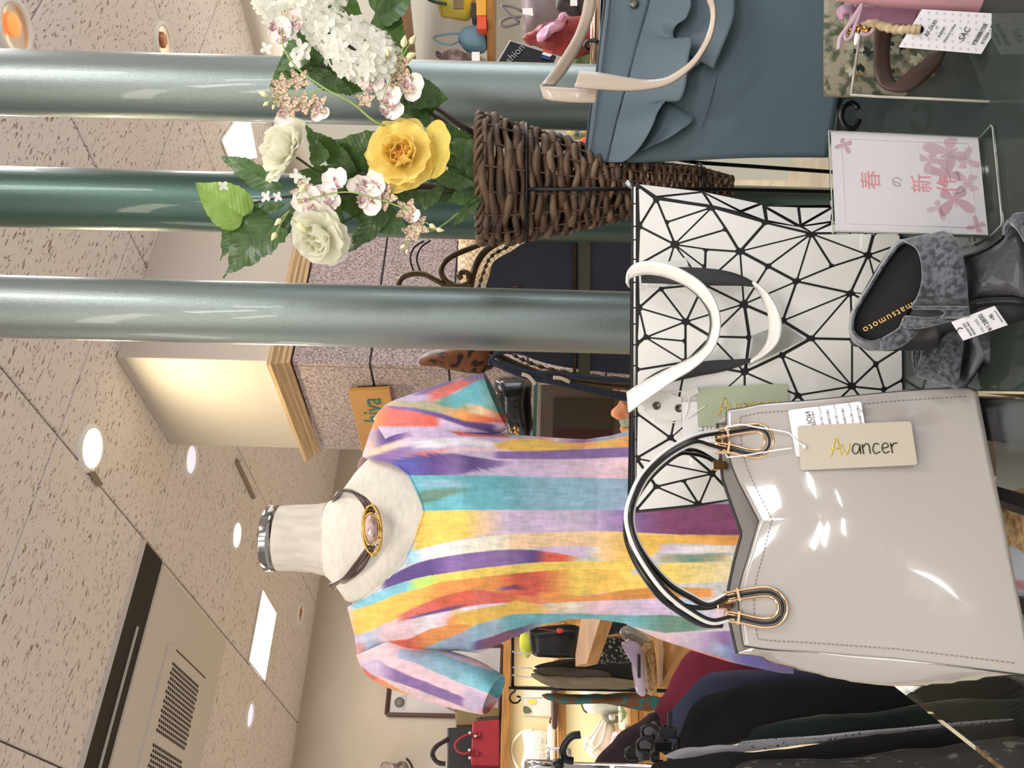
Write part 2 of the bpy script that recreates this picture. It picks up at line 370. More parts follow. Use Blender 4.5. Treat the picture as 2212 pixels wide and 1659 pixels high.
# ================================================================== PIPE COLUMNS
def colmat(name, c, c2):
    m = mat(name, c, .34, .72, .35, .5, bump=.12, bscale=900); return m
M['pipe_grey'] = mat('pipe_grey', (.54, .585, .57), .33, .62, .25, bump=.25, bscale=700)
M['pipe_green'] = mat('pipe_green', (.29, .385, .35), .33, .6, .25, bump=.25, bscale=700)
for y, d, r, mt, lb in ((207, 1.52, .0565, 'pipe_grey', 'grey-green metallic pipe column behind the blue tote, right of the flowers'),
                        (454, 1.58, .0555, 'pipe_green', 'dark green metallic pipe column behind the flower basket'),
                        (691, 1.50, .0550, 'pipe_grey', 'grey-green metallic pipe column next to the colourful blouse')):
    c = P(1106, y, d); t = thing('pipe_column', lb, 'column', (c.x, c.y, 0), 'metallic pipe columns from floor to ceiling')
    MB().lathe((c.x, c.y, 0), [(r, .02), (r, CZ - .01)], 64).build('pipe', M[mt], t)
    MB().lathe((c.x, c.y, 0), [(r, .03), (r * 1.6, .025), (r * 1.7, 0)], 48).build('base_flange', M['black_metal'], t)
    MB().lathe((c.x, c.y, 0), [(r * 1.45, CZ), (r * 1.4, CZ - .012), (r, CZ - .016)], 48).build('ceiling_flange', M[mt], t)
# ================================================================== GLASS TABLES
M['glass_dark'] = mat('smoked_glass', (.20, .23, .215), .09, 0, 0, .25)
M['glass_edge'] = mat('glass_edge', (.72, .70, .58), .25)
def glassmat(name, col, rough=.0, ior=1.45):
    m = bpy.data.materials.new(name); m.use_nodes = True; nt = m.node_tree; b = nt.nodes['Principled BSDF']
    b.inputs['Base Color'].default_value = (*lin(col), 1); b.inputs['Roughness'].default_value = rough; b.inputs['Transmission Weight'].default_value = 1; b.inputs['IOR'].default_value = ior
    return m
M['glass'] = glassmat('clear_glass', (.96, .985, .975), 0, 1.12)
M['acrylic'] = glassmat('acrylic', (.97, .975, .97), 0, 1.1)
XS = atz(2112, 846, TZ).x                     # seam between the smoked and the clear top
XL = atz(1920, 1475, TZ).x                    # left edge of the clear top
t = thing('display_table', 'smoked glass display table carrying the sandals, sign and white bag', 'table', (.35, 1.0, 0))
MB().box(((XS + .95) / 2, .98, TZ - .006), (.95 - XS) / 2, .315, .006).build('table_top', M['glass_dark'], t, smooth=False, bevel=.0015)
MB().box((XS - .0005, .98, TZ - .006), .0012, .315, .0065).build('glass_edge', M['glass_edge'], t, smooth=False)
MB().box(((XS + .95) / 2, .98, TZ - .06), (.95 - XS) / 2 - .02, .29, .045).build('apron', M['black'], t, smooth=False)
for x in (XS + .05, .9):
    for y in (.72, 1.24): MB().box((x, y, (TZ - .1) / 2), .018, .018, (TZ - .1) / 2).build('leg', M['black_metal'], t, smooth=False, bevel=.002)
t = thing('display_table', 'clear glass display table carrying the grey patent bag', 'table', (-.2, .98, 0))
MB().box(((XS + XL) / 2 - .002, .94, TZ - .005), (XS - XL) / 2 - .003, .31, .005).build('table_top', M['glass'], t, smooth=False)
e = MB(); e.tube([(XL, .63, TZ - .003), (XL, 1.25, TZ - .003)], .0009, 6); e.build('glass_edge', M['glass_edge'], t)
MB().box(((XS + XL) / 2 + .02, 1.20, TZ - .024), (XS - XL) / 2 - .06, .012, .012).build('rail', M['black_metal'], t, smooth=False)
p0, p1 = P(2127, 935, 1.0), P(2240, 980, .9)
MB().box((XS - .028, .94, TZ - .035), .022, .30, .022).build('seam_beam', M['black_metal'], t, smooth=False)
MB().tube([(XS - .115, 1.19, TZ - .10), (XS - .145, .5, TZ - .10)], .012, 4).build('rail', M['black_metal'], t, smooth=False)
for x, y in ((XL + .07, 1.2), (XS - .05, 1.2), (XS - .05, .66)): MB().box((x, y, (TZ - .035) / 2), .011, .011, (TZ - .035) / 2).build('leg', M['black_metal'], t, smooth=False)
# ================================================================== DRESS FORM
M['linen'] = mat('linen', (.93, .905, .85), .85, var=.05, vscale=60, bump=.25, bscale=900, stretch=(1, 1, 3))
M['linen_dark'] = mat('linen_neck', (.88, .845, .79), .85, var=.08, vscale=25, bump=.25, bscale=900, stretch=(3, 3, 1))
DM = 1.45
def lerpt(tab, x):
    return float(np.interp(x, [a for a, _ in tab], [b for _, b in tab]))
base = P(1160, 1150, DM + .02)
df = thing('dress_form', 'cream linen dress form with a chrome neck cap behind the grey bag', 'mannequin', (base.x, base.y, 0))
def section(x, yr, yl, dd, k, n=40, dc=DM, e=1.0):
    """one elliptical ring: right and left silhouette pixel, half depth"""
    a, b_ = P(x, yr, dc), P(x, yl, dc); c = (a + b_) / 2; X = (b_ - a) / 2
    return [c + X * math.cos(t_) - CF * (dd * math.sin(t_)) + CF * k for t_ in [2 * math.pi * j / n for j in range(n)]]
rows = []
for x, yr, yl, dd, k in ((603, 1093, 1232, .057, .0), (640, 1091, 1232, .057, 0), (680, 1090, 1236, .058, 0), (706, 1086, 1243, .060, 0)): rows.append(section(x, yr, yl, dd, k))
MB().grid(rows, True).build('neck', M['linen_dark'], df)
rows = [section(706, 1087, 1242, .0605, 0), section(712, 1084, 1246, .062, 0)]
MB().grid(rows, True).build('neck_seam', M['linen_dark'], df)
rows = []
for x, yr, yl, dd, k in ((709, 1084, 1244, .0605, 0), (722, 1078, 1256, .066, .0), (738, 1062, 1275, .070, 0), (752, 1043, 1296, .073, 0), (768, 1020, 1302, .074, 0), (785, 1002, 1312, .074, 0), (810, 975, 1335, .080, 0),
                         (850, 950, 1365, .086, 0), (900, 940, 1370, .094, 0), (1000, 950, 1370, .108, 0), (1100, 965, 1355, .102, 0), (1180, 966, 1332, .100, 0), (1282, 970, 1315, .088, 0),
                         (1360, 962, 1325, .092, 0), (1500, 930, 1365, .105, 0), (1640, 900, 1395, .115, 0), (1700, 910, 1390, .11, 0)): rows.append(section(x, yr, yl, dd, k))
rows.append([sum(rows[-1], Vector()) / 40 + CU * -.01] * 40)
MB().grid(rows, True).build('torso', M['linen'], df)
rows = []
for x, yr, yl, s_ in ((604, 1096, 1229, 1), (604, 1092, 1233, 1), (592, 1092, 1233, 1), (579, 1092, 1232, 1), (577, 1094, 1230, 1)): rows.append(section(x, yr, yl, .057 if s_ else .03, 0, 64))
rows.append([sum(rows[-1], Vector()) / 64] * 64)
MB().grid(rows, True).build('neck_cap', mat('dull_chrome', (.62, .61, .59), .14, 1), df)
pb = P(1700, 1150, DM)
MB().lathe((pb.x, pb.y, 0), [(.015, .02), (.015, pb.z + .02)], 24).build('pole', M['chrome'], df)
MB().lathe((pb.x, pb.y, 0), [(.0, .022), (.14, .02), (.16, .008), (.16, 0)], 40).build('base', M['chrome'], df)
# ---- colours of the watercolour print and painted armhole shade, laid on the cloth
def Z2(X): return X / 2.127 + 740
def Y2(Y): return Y / 2.127 + 780
C_ = dict(pu=(.50, .38, .62), dpu=(.33, .24, .50), li=(.80, .72, .84), pk=(.93, .78, .82), co=(.90, .42, .38), rd=(.86, .34, .26), orr=(.93, .58, .28), go=(.95, .75, .32), ye=(.96, .82, .36),
          te=(.38, .69, .74), tb=(.52, .70, .78), lb=(.66, .76, .86), cr=(.93, .90, .82), wh=(.94, .92, .95), gn=(.36, .52, .45), lime=(.72, .90, .40), cy=(.50, .78, .86), ma=(.50, .24, .40), bl=(.30, .30, .62),
          sb=(.56, .64, .74), br=(.80, .52, .24), dr=(.42, .20, .34), pe=(.95, .80, .62), ol=(.70, .66, .52))
# each band: list of (X, top, bottom, colour); softness in pixels
BANDS = [
 ([(0, 1100, 1700, 'li'), (300, 1100, 1700, 'wh'), (1500, 1000, 1700, 'li')], 2),
 ([(0, -20, 520, 'li'), (300, 200, 520, 'li'), (700, 330, 520, 'li'), (1100, 330, 540, 'li'), (1400, 300, 545, 'li'), (2100, 200, 545, 'li')], 1),
 ([(60, 440, 560, 'pk'), (180, 300, 470, 'pe'), (300, 330, 430, 'pk')], 12),
 ([(150, 310, 400, 'pu'), (220, 300, 375, 'dpu'), (300, 320, 350, 'pu')], 10),
 ([(120, 440, 520, 'pu'), (250, 400, 450, 'pu'), (420, 372, 420, 'li')], 8),
 ([(140, 262, 320, 'orr'), (200, 232, 292, 'co'), (300, 222, 281, 'co'), (400, 248, 290, 'co'), (500, 290, 325, 'rd'), (540, 325, 342, 'rd'), (600, 335, 345, 'rd'), (760, 338, 352, 'co')], 2),
 ([(260, 212, 224, 'pu'), (400, 235, 250, 'dpu'), (500, 262, 292, 'dpu'), (560, 280, 330, 'dpu'), (640, 300, 338, 'dpu'), (720, 325, 345, 'pu')], 3),  # purple seam line widening into painted armhole crease shade
 ([(330, 372, 400, 'wh'), (450, 355, 395, 'wh'), (600, 352, 385, 'wh'), (700, 375, 410, 'wh'), (780, 395, 420, 'wh')], 8),
 ([(300, 425, 440, 'co'), (400, 412, 425, 'co'), (520, 398, 412, 'pk'), (620, 395, 415, 'pk'), (760, 405, 420, 'pk')], 5),
 ([(210, 455, 540, 'pu'), (260, 450, 530, 'bl'), (320, 436, 527, 'bl'), (420, 424, 525, 'dpu'), (520, 425, 524, 'pu'), (600, 440, 518, 'dpu'), (700, 455, 490, 'pu'), (800, 462, 480, 'li')], 4),
 ([(560, 515, 527, 'li'), (900, 452, 530, 'li'), (1300, 445, 542, 'pk'), (1500, 445, 545, 'co'), (2100, 445, 545, 'li')], 4),
 ([(700, 380, 400, 'go'), (780, 358, 410, 'go'), (900, 353, 413, 'go'), (1000, 372, 410, 'go'), (1100, 378, 402, 'orr'), (1200, 366, 398, 'go'), (1330, 340, 395, 'orr'), (2100, 280, 395, 'go')], 2),
 ([(900, 350, 357, 'co'), (980, 348, 372, 'pk'), (1100, 352, 376, 'ma'), (1200, 352, 364, 'sb'), (1330, 320, 340, 'sb'), (2100, 200, 280, 'sb')], 3),
 ([(700, 415, 448, 'pu'), (900, 413, 450, 'pu'), (1100, 405, 449, 'pu'), (1300, 396, 440, 'pu'), (2100, 396, 440, 'pu')], 3),
 ([(290, 526, 700, 'te'), (450, 525, 692, 'te'), (700, 526, 683, 'te'), (900, 532, 683, 'tb'), (1100, 536, 683, 'tb'), (1340, 541, 686, 'sb'), (2100, 545, 690, 'sb')], 1.2),
 ([(340, 600, 660, 'gn'), (400, 590, 650, 'gn'), (500, 580, 615, 'gn'), (640, 560, 590, 'te')], 10),
 ([(360, 540, 575, 'tb'), (520, 545, 580, 'tb'), (600, 550, 590, 'te')], 8),
 ([(330, 690, 870, 'go'), (450, 687, 838, 'ye'), (560, 684, 815, 'ye'), (640, 684, 803, 'pe'), (760, 684, 792, 'li'), (1100, 683, 782, 'li'), (1330, 684, 785, 'pu'), (1480, 680, 795, 'ma'), (1650, 660, 800, 'ma'), (1900, 650, 800, 'ma')], 1.2),
 ([(300, 872, 935, 'cy'), (380, 858, 915, 'wh'), (480, 835, 897, 'wh'), (600, 815, 878, 'cr'), (700, 802, 869, 'cr'), (800, 792, 862, 'pe'), (1000, 785, 853, 'pe'), (1150, 780, 900, 'pe'), (1330, 786, 960, 'go'), (1500, 797, 838, 'go'), (1900, 800, 850, 'orr')], 1.5),
 ([(190, 1010, 1075, 'dpu'), (260, 965, 1030, 'dpu'), (330, 932, 1000, 'dpu'), (400, 912, 985, 'dpu'), (500, 893, 973, 'pu'), (600, 880, 955, 'pu'), (700, 869, 945, 'pu'), (800, 865, 932, 'pu'), (880, 868, 926, 'dpu'), (940, 870, 923, 'rd'), (1020, 885, 921, 'rd'), (1090, 900, 915, 'pe')], 1.5),
 ([(900, 856, 872, 'li'), (1000, 850, 885, 'li'), (1100, 848, 900, 'li'), (1180, 855, 885, 'cr')], 5),
 ([(40, 1120, 1150, 'cy'), (100, 1090, 1135, 'cy'), (200, 1042, 1092, 'cy'), (290, 1012, 1062, 'cy'), (340, 1000, 1045, 'lime'), (400, 987, 1035, 'lime'), (470, 975, 1015, 'ye'), (600, 956, 1000, 'ye'), (700, 945, 984, 'ye'), (900, 925, 965, 'ye'), (1100, 918, 955, 'ye'), (1330, 920, 1010, 'ye')], 1.5),
 ([(20, 1135, 1170, 'pk'), (60, 1140, 1260, 'go'), (150, 1112, 1230, 'ye'), (250, 1070, 1185, 'go'), (350, 1045, 1140, 'go'), (450, 1015, 1110, 'orr'), (560, 1002, 1070, 'orr'), (700, 986, 1070, 'orr'), (800, 975, 1082, 'rd'), (900, 966, 1095, 'rd'), (980, 960, 1085, 'orr'), (1080, 956, 1080, 'ye'), (1200, 955, 1065, 'go'), (1330, 985, 1052, 'ye'), (1480, 930, 1030, 'ye'), (1900, 880, 1000, 'cr')], 1.5),
 ([(260, 1165, 1200, 'co'), (360, 1120, 1170, 'co'), (460, 1080, 1150, 'rd'), (560, 1055, 1130, 'rd'), (640, 1050, 1118, 'co'), (740, 1072, 1110, 'rd'), (840, 1080, 1110, 'orr'), (930, 1085, 1120, 'co')], 5),
 ([(720, 1040, 1055, 'pu'), (790, 1028, 1048, 'dr'), (860, 1038, 1056, 'rd')], 6),
 ([(300, 1180, 1192, 'pu'), (400, 1152, 1168, 'dpu'), (480, 1132, 1152, 'dpu'), (560, 1118, 1130, 'ma')], 4),
 ([(100, 1255, 1300, 'lb'), (200, 1200, 1290, 'pk'), (300, 1190, 1280, 'pk'), (400, 1165, 1235, 'wh'), (480, 1150, 1205, 'pk'), (540, 1140, 1170, 'go')], 4),
 ([(480, 1185, 1232, 'orr'), (560, 1150, 1225, 'go'), (640, 1135, 1205, 'go'), (740, 1118, 1182, 'go'), (800, 1100, 1160, 'go'), (880, 1115, 1165, 'go'), (960, 1125, 1172, 'pe')], 1.5),
 ([(215, 1285, 1370, 'rd'), (300, 1278, 1352, 'rd'), (400, 1232, 1318, 'orr'), (500, 1208, 1272, 'orr'), (560, 1210, 1252, 'orr'), (600, 1212, 1225, 'go')], 2),
 ([(60, 1300, 1385, 'co'), (120, 1290, 1380, 'lb'), (230, 1300, 1370, 'lb')], 8),
 ([(340, 1335, 1420, 'lb'), (440, 1290, 1400, 'lb'), (540, 1250, 1340, 'sb'), (620, 1210, 1330, 'tb'), (700, 1186, 1300, 'lb'), (780, 1163, 1240, 'te'), (880, 1158, 1215, 'te'), (980, 1162, 1200, 'te'), (1100, 1158, 1192, 'te'), (1200, 1163, 1205, 'te'), (1330, 1168, 1225, 'te'), (1480, 1165, 1250, 'gn'), (1620, 1180, 1240, 'gn'), (1760, 1200, 1230, 'li')], 2),
 ([(600, 1290, 1330, 'dpu'), (680, 1268, 1318, 'ma'), (760, 1238, 1290, 'dr'), (830, 1220, 1258, 'dpu'), (900, 1200, 1235, 'sb')], 3),
 ([(900, 1060, 1110, 'orr'), (1000, 1072, 1110, 'orr'), (1100, 1080, 1108, 'orr'), (1200, 1068, 1100, 'orr'), (1300, 1050, 1098, 'br'), (1480, 1035, 1088, 'br'), (1700, 1045, 1085, 'orr')], 1.5),
 ([(960, 1112, 1152, 'pe'), (1060, 1106, 1156, 'cr'), (1150, 1102, 1163, 'pk'), (1330, 1098, 1168, 'li'), (1480, 1090, 1165, 'li'), (1620, 1100, 1180, 'lb'), (1760, 1100, 1200, 'pk')], 1.5),
 ([(1120, 1192, 1210, 'pk'), (1250, 1205, 1250, 'pk'), (1480, 1250, 1320, 'pk'), (1620, 1245, 1370, 'li'), (1760, 1240, 1400, 'pu'), (1850, 1240, 1440, 'sb'), (2050, 1250, 1500, 'pu')], 3),
 ([(1480, 1288, 1330, 'co'), (1700, 1352, 1400, 'co'), (1850, 1395, 1440, 'co')], 4),
 ([(1700, 1290, 1345, 'lb'), (1850, 1330, 1400, 'bl'), (2000, 1290, 1460, 'dpu'), (2100, 1290, 1460, 'dpu')], 10),
 ([(1460, 840, 880, 'li'), (1600, 850, 880, 'wh'), (1800, 850, 880, 'cr')], 4),
 ([(1460, 885, 925, 'ol'), (1600, 890, 925, 'gn'), (1760, 880, 920, 'ol')], 6),
]
SLR = [  # right sleeve
 ([(170, 60, 420, 'li'), (900, 0, 420, 'li')], 1),
 ([(200, 180, 215, 'pe'), (330, 190, 245, 'ol'), (450, 180, 260, 'ol'), (560, 150, 290, 'orr'), (700, 210, 280, 'rd'), (800, 240, 290, 'rd')], 8),
 ([(200, 205, 225, 'pu'), (330, 214, 235, 'pu'), (450, 240, 262, 'dpu'), (560, 275, 300, 'dpu'), (700, 290, 330, 'dpu')], 3),  # dark purple shadow painted into the sleeve colour
 ([(330, 120, 160, 'pu'), (430, 110, 150, 'pu'), (520, 80, 100, 'pu')], 8),
 ([(440, 150, 200, 'gn'), (520, 150, 220, 'te'), (620, 80, 200, 'te'), (700, 80, 240, 'gn'), (800, 100, 250, 'te')], 6),
 ([(400, 140, 190, 'co'), (480, 110, 160, 'co'), (560, 80, 120, 'co'), (640, 66, 80, 'pu')], 6),
 ([(560, 190, 230, 'ol'), (640, 210, 250, 'pe'), (740, 250, 270, 'rd'), (800, 230, 300, 'rd')], 8),
 ([(560, 20, 92, 'pu'), (640, 40, 82, 'pu'), (700, 20, 82, 'li')], 4),
 ([(140, 205, 300, 'orr'), (220, 218, 300, 'co'), (330, 232, 300, 'co'), (440, 258, 300, 'rd')], 4),
]
SLL = [  # left sleeve
 ([(60, 1300, 1760, 'pk'), (600, 1300, 1760, 'pk'), (900, 1300, 1760, 'pk')], 1),
 ([(60, 1385, 1430, 'li'), (160, 1370, 1440, 'li'), (250, 1420, 1475, 'pu'), (350, 1460, 1510, 'pu'), (450, 1500, 1548, 'pu'), (560, 1545, 1590, 'pu')], 2),
 ([(80, 1395, 1470, 'rd'), (130, 1436, 1500, 'rd'), (200, 1472, 1540, 'orr'), (260, 1508, 1560, 'orr'), (330, 1530, 1600, 'pk')], 4),
 ([(250, 1320, 1365, 'lb'), (330, 1330, 1385, 'sb'), (420, 1335, 1425, 'tb'), (520, 1370, 1470, 'tb'), (600, 1400, 1500, 'cy'), (680, 1420, 1530, 'te'), (760, 1420, 1580, 'te')], 3),
 ([(480, 1310, 1352, 'li'), (600, 1330, 1380, 'pk'), (700, 1372, 1410, 'pk')], 5),
 ([(560, 1495, 1600, 'li'), (660, 1530, 1620, 'li')], 2),
 ([(640, 1600, 1700, 'co'), (700, 1560, 1720, 'co')], 8),
]
def paint(px, py, bands):
    X = (px - 740) * 2.127; Y = (py - 780) * 2.127
    wob = 4 * np.sin(X * .021) + 3 * np.sin(X * .047 + 1.3)
    out = np.ones((len(X), 3)) * .8
    for pts, soft in bands:
        xs = np.array([p[0] for p in pts], float); a = np.interp(X, xs, [p[1] for p in pts]) + 0 * wob; b_ = np.interp(X, xs, [p[2] for p in pts])
        cs = np.array([C_[p[3]] for p in pts]); c = np.stack([np.interp(X, xs, cs[:, i]) for i in range(3)], 1)
        s_ = max(soft, 1.2) * 2.0
        def sm(v): v = np.clip(v, 0, 1); return v * v * (3 - 2 * v)
        wgt = sm((Y - a) / s_ + .5) * sm((b_ - Y) / s_ + .5) * sm((X - xs[0]) / (34 + soft * 5) + .5) * sm((xs[-1] - X) / (34 + soft * 5) + .5)
        out = out * (1 - wgt[:, None]) + c * wgt[:, None]
    # watercolour mottling
    n = np.zeros(len(X))
    for k, (fx, fy, ph) in enumerate(((.012, .07, 0), (.03, .11, 2), (.006, .19, 4), (.05, .05, 1), (.09, .21, 3))): n += np.sin(X * fx + ph + 2 * np.sin(Y * fy * .7 + k)) * np.sin(Y * fy + ph * 1.7 + 1.5 * np.sin(X * fx * 1.7))
    out = np.clip(out * (1 + .035 * n[:, None]) + .008 * n[:, None] * np.array([1, -.4, .6]), 0, 1)
    return out * .88 + .115
def vcolmat():
    m = mat('print_fabric', (.8, .8, .8), .82, bump=.2, bscale=1200, sheen=.15, spec=.2); nt = m.node_tree; b = nt.nodes['Principled BSDF']
    a = nt.nodes.new('ShaderNodeVertexColor'); a.layer_name = 'print'; nt.links.new(a.outputs[0], b.inputs['Base Color']); return m
M['shirt'] = vcolmat()
def setcol(o, pxy, bands):
    c = paint(pxy[:, 0], pxy[:, 1], bands); c = np.where(c <= .04045, c / 12.92, ((c + .055) / 1.055) ** 2.4)
    at = o.data.color_attributes.new('print', 'FLOAT_COLOR', 'POINT'); at.data.foreach_set('color', np.concatenate([c, np.ones((len(c), 1))], 1).ravel())
YR = [(780, 905), (797, 900), (816, 889), (850, 884), (900, 884), (950, 896), (1000, 912), (1050, 928), (1099, 938), (1190, 945), (1264, 949), (1320, 941), (1364, 929), (1450, 905), (1600, 872), (1714, 850)]
YL = [(752, 1430), (774, 1430), (800, 1428), (850, 1420), (878, 1416), (950, 1408), (989, 1405), (1031, 1411), (1068, 1396), (1103, 1380), (1168, 1351), (1230, 1338), (1282, 1336), (1350, 1347), (1419, 1379), (1498, 1406), (1576, 1430), (1687, 1454), (1714, 1456)]
XT = [(886, 822), (891, 816), (940, 797), (980, 784), (986, 783), (991, 801), (998, 837), (1008, 861), (1024, 881), (1056, 897), (1085, 910), (1106, 914), (1128, 907), (1157, 897), (1210, 873), (1237, 849), (1263, 825), (1282, 801), (1299, 777), (1308, 755), (1312, 750), (1370, 765), (1430, 774)]
HD = [(750, .070), (800, .105), (900, .122), (1000, .136), (1100, .130), (1200, .112), (1290, .100), (1400, .106), (1550, .120), (1714, .128)]
XSH = [(886, 815), (980, 775), (1000, 745), (1300, 735), (1312, 742), (1430, 768)]
ts = sorted(set(list(np.linspace(0, 1, 270)) + [(y - 886) / 544 for y, _ in XT]))
def shirtpt(x, q, front, yt=None):
    hd = lerpt(HD, x); yr, yl = lerpt(YR, x), lerpt(YL, x); y = yr + (yl - yr) * (q + 1) / 2
    xs = lerpt(XSH, y); m_ = min(1, max(0, (x - xs) / 150)); g_ = math.sqrt(1 - (1 - m_) ** 2)
    bust = .018 * math.exp(-((x - 1010) / 110) ** 2) * (math.exp(-((q - .42) / .3) ** 2) + math.exp(-((q + .42) / .3) ** 2))
    fold = .0035 * math.sin(q * 16 + 1.5 * math.sin(x * .006)) * min(1, max(0, (x - 1150) / 250)) + .002 * math.sin(q * 31 + x * .004) * min(1, max(0, (x - 1150) / 250))
    arm = .004 * math.sin((x - 900) * .05 + q * 14) * math.exp(-((x - 1030) / 90) ** 2) * abs(q) ** 3
    dep = hd * math.sqrt(max(0, 1 - q * q)) * g_ + (bust + fold + arm) * math.sqrt(max(0, 1 - q * q)) * g_
    return y, DM - dep if front else DM + .9 * dep
sh = thing('blouse', 'short sleeved blouse in rainbow watercolour stripes worn by the dress form', 'blouse', (base.x, base.y, P(1714, 1440, DM).z))
for front in (True, False):
    rows = []; pxs = []
    NS = 430 if front else 60; TT = ts if front else ts[::6] + [ts[-1]]
    for t_ in TT:
        y0 = 886 + 544 * t_; x0 = lerpt(XT, y0) if front else min(lerpt(XT, y0), lerpt([(886, 818), (983, 783), (1000, 772), (1300, 760), (1430, 774)], y0)); yr, yl = lerpt(YR, x0), lerpt(YL, x0); q = min(1, max(-1, (y0 - yr) / (yl - yr) * 2 - 1)) if 0 < t_ < 1 else (-1 if t_ <= 0 else 1)
        r = []
        for k in range(NS):
            x = x0 + (1714 - x0) * k / (NS - 1); y, d = shirtpt(x, q, front); r.append(P(x, y, d)); pxs.append((x, y))
        rows.append(r)
    o = MB().grid(rows, flip=not front).build('front_panel' if front else 'back_panel', M['shirt'], sh)
    setcol(o, np.array(pxs), BANDS)
# stitched hem and neck binding
o = MB().tube([P(lerpt(XT, y) + 1, y, shirtpt(lerpt(XT, y) + 1, (y - lerpt(YR, lerpt(XT, y))) / (lerpt(YL, lerpt(XT, y)) - lerpt(YR, lerpt(XT, y))) * 2 - 1, True)[1] - .0005) for y in list(np.linspace(987, 1306, 120))], .0016, 6)
px_ = [(lerpt(XT, y), y) for y in np.linspace(987, 1306, 120) for _ in range(6)]
o = o.build('neck_binding', M['shirt'], sh); setcol(o, np.array(px_), BANDS)
def sleeve(secs, hd, bands, tilt, name='sleeve'):
    rows = []; pxs = []; ns = 110; n = 120
    O = cr([Vector((s_[0][0], s_[0][1], 0)) for s_ in secs], ns); I = cr([Vector((s_[1][0], s_[1][1], 0)) for s_ in secs], ns)
    H = [float(v) for v in np.interp(np.linspace(0, 1, ns), np.linspace(0, 1, len(hd)), hd)]
    ax = (secs[-1][0][0] - secs[0][0][0] + secs[-1][1][0] - secs[0][1][0], secs[-1][0][1] - secs[0][0][1] + secs[-1][1][1] - secs[0][1][1]); al = math.hypot(*ax); ax = (ax[0] / al, ax[1] / al)
    for i in range(ns):
        c = (O[i] + I[i]) / 2; h_ = (O[i] - I[i]) / 2; r = []
        for k in range(n):
            a = 2 * math.pi * k / n; s_ = math.sin(a); sh_ = (tilt * (i / (ns - 1)) ** 2) * (-s_)
            f_ = 1 + .05 * math.sin(5 * a + i * .05) * (i / ns)
            x = c.x + h_.x * math.cos(a) + ax[0] * sh_; y = c.y + h_.y * math.cos(a) + ax[1] * sh_
            r.append(P(x, y, DM - H[i] * s_ * f_)); pxs.append((x, y))
        rows.append(r)
    o = MB().grid(rows, True, flip=True).build(name, M['shirt'], sh, solid=.0012); setcol(o, np.array(pxs), bands)
    # double stitching
    tb_ = MB()
    for off in (5, 8):
        r = rows[-off]; r2 = [p for p in r]
        for k in range(0, n, 2):
            a, b_ = r2[k], r2[(k + 1) % n]; mid = sum(r2, Vector()) / n; e = (a - mid).normalized() * .0012
            tb_.tube([a + e, b_ + e], .0003, 3)
    tb_.build('stitching', M['thread'], sh)['kind'] = 'stuff'
sleeve([((806, 905), (870, 1010)), ((835, 874), (930, 985)), ((885, 853), (990, 968)), ((968, 825), (1046, 948)), ((1046, 806), (1098, 926))], [.05, .062, .066, .064, .060], SLR, 6)
sleeve([((770, 1415), (870, 1370)), ((790, 1455), (900, 1392)), ((836, 1484), (965, 1405)), ((908, 1510), (1028, 1425)), ((1005, 1536), (1076, 1452)), ((1046, 1543), (1088, 1462))], [.05, .06, .062, .060, .058, .056], SLL, 13)
# ---- necklace
nk = thing('necklace', 'brown cord choker with an oval gold framed pink crystal on the dress form', 'necklace', P(800, 1135, DM - .11))
M['cord'] = mat('brown_cord', (.32, .25, .22), .3, .2, .3)
M['crystal'] = mat('pink_crystal', (.90, .80, .79), .06, .15, 1, col2=(.66, .52, .52), vscale=40)
def neckd(y): q = (y - 1160) / 110; return DM - .105 + .055 * q * q
for off, rr in ((0, .0032), (7, .0030), (-5, .0026)):
    MB().tube(cr([P(716 + off * .6, 1266 + off * .5, DM - .02), P(745 + off, 1252, DM - .072), P(775 + off, 1220 + off, DM - .098), P(801 + off, 1180, DM - .112)], 30), rr, 8).build('cord', M['cord'], nk)
    MB().tube(cr([P(722 + off * .4, 1082 - off * .4, DM - .02), P(738 + off, 1061 - off * .3, DM - .055), P(765 + off, 1064 + off * .5, DM - .085), P(786 + off, 1082, DM - .102), P(801 + off, 1108, DM - .112)], 30), rr, 8).build('cord', M['cord'], nk)
pc0 = P(803, 1143, DM - .118)
def oval(cx, cy, rx, ry, d, n=48, tilt=.06, wob=0):
    return [P(cx + rx * math.cos(a) + tilt * ry * math.sin(a) * .5, cy + ry * math.sin(a) - .0 * rx, d + wob * math.sin(3 * a)) for a in [2 * math.pi * k / n for k in range(n + 1)]]
MB().tube(oval(803, 1144, 20, 52, DM - .120, wob=.001), .0018, 8).build('frame', M['brass'], nk)
MB().tube(oval(806, 1146, 19, 55, DM - .113, wob=.002), .0012, 8).build('frame', M['brass'], nk)
MB().tube(oval(802, 1142, 16.5, 34, DM - .122), .0013, 8).build('bezel', M['brass'], nk)
o_ = oval(802, 1142, 15.5, 33, DM - .121, 12)[:-1]; cc = P(802, 1142, DM - .134); st = MB()
top = [cc + (p - cc) * .45 + CF * -.0 for p in o_]; top = [Vector((p.x, cc.y + .002, p.z)) for p in top]
st.grid([[p + CF * .006 for p in o_], o_, top, [cc + CF * .001] * 12], True); st.build('stone', M['crystal'], nk, smooth=False)
sb = MB()
for a in range(14):
    a_ = a / 14 * 2 * math.pi
    if -.8 < math.cos(a_) * math.sin(a_) < .9:
        c = P(803 + 18.5 * math.cos(a_), 1143 + 43 * math.sin(a_), DM - .121); sb.lathe(c, [(.0001, .0016), (.0016, 0), (.0001, -.0016)], 8, CF)
sb.build('bead', M['brass'], nk)
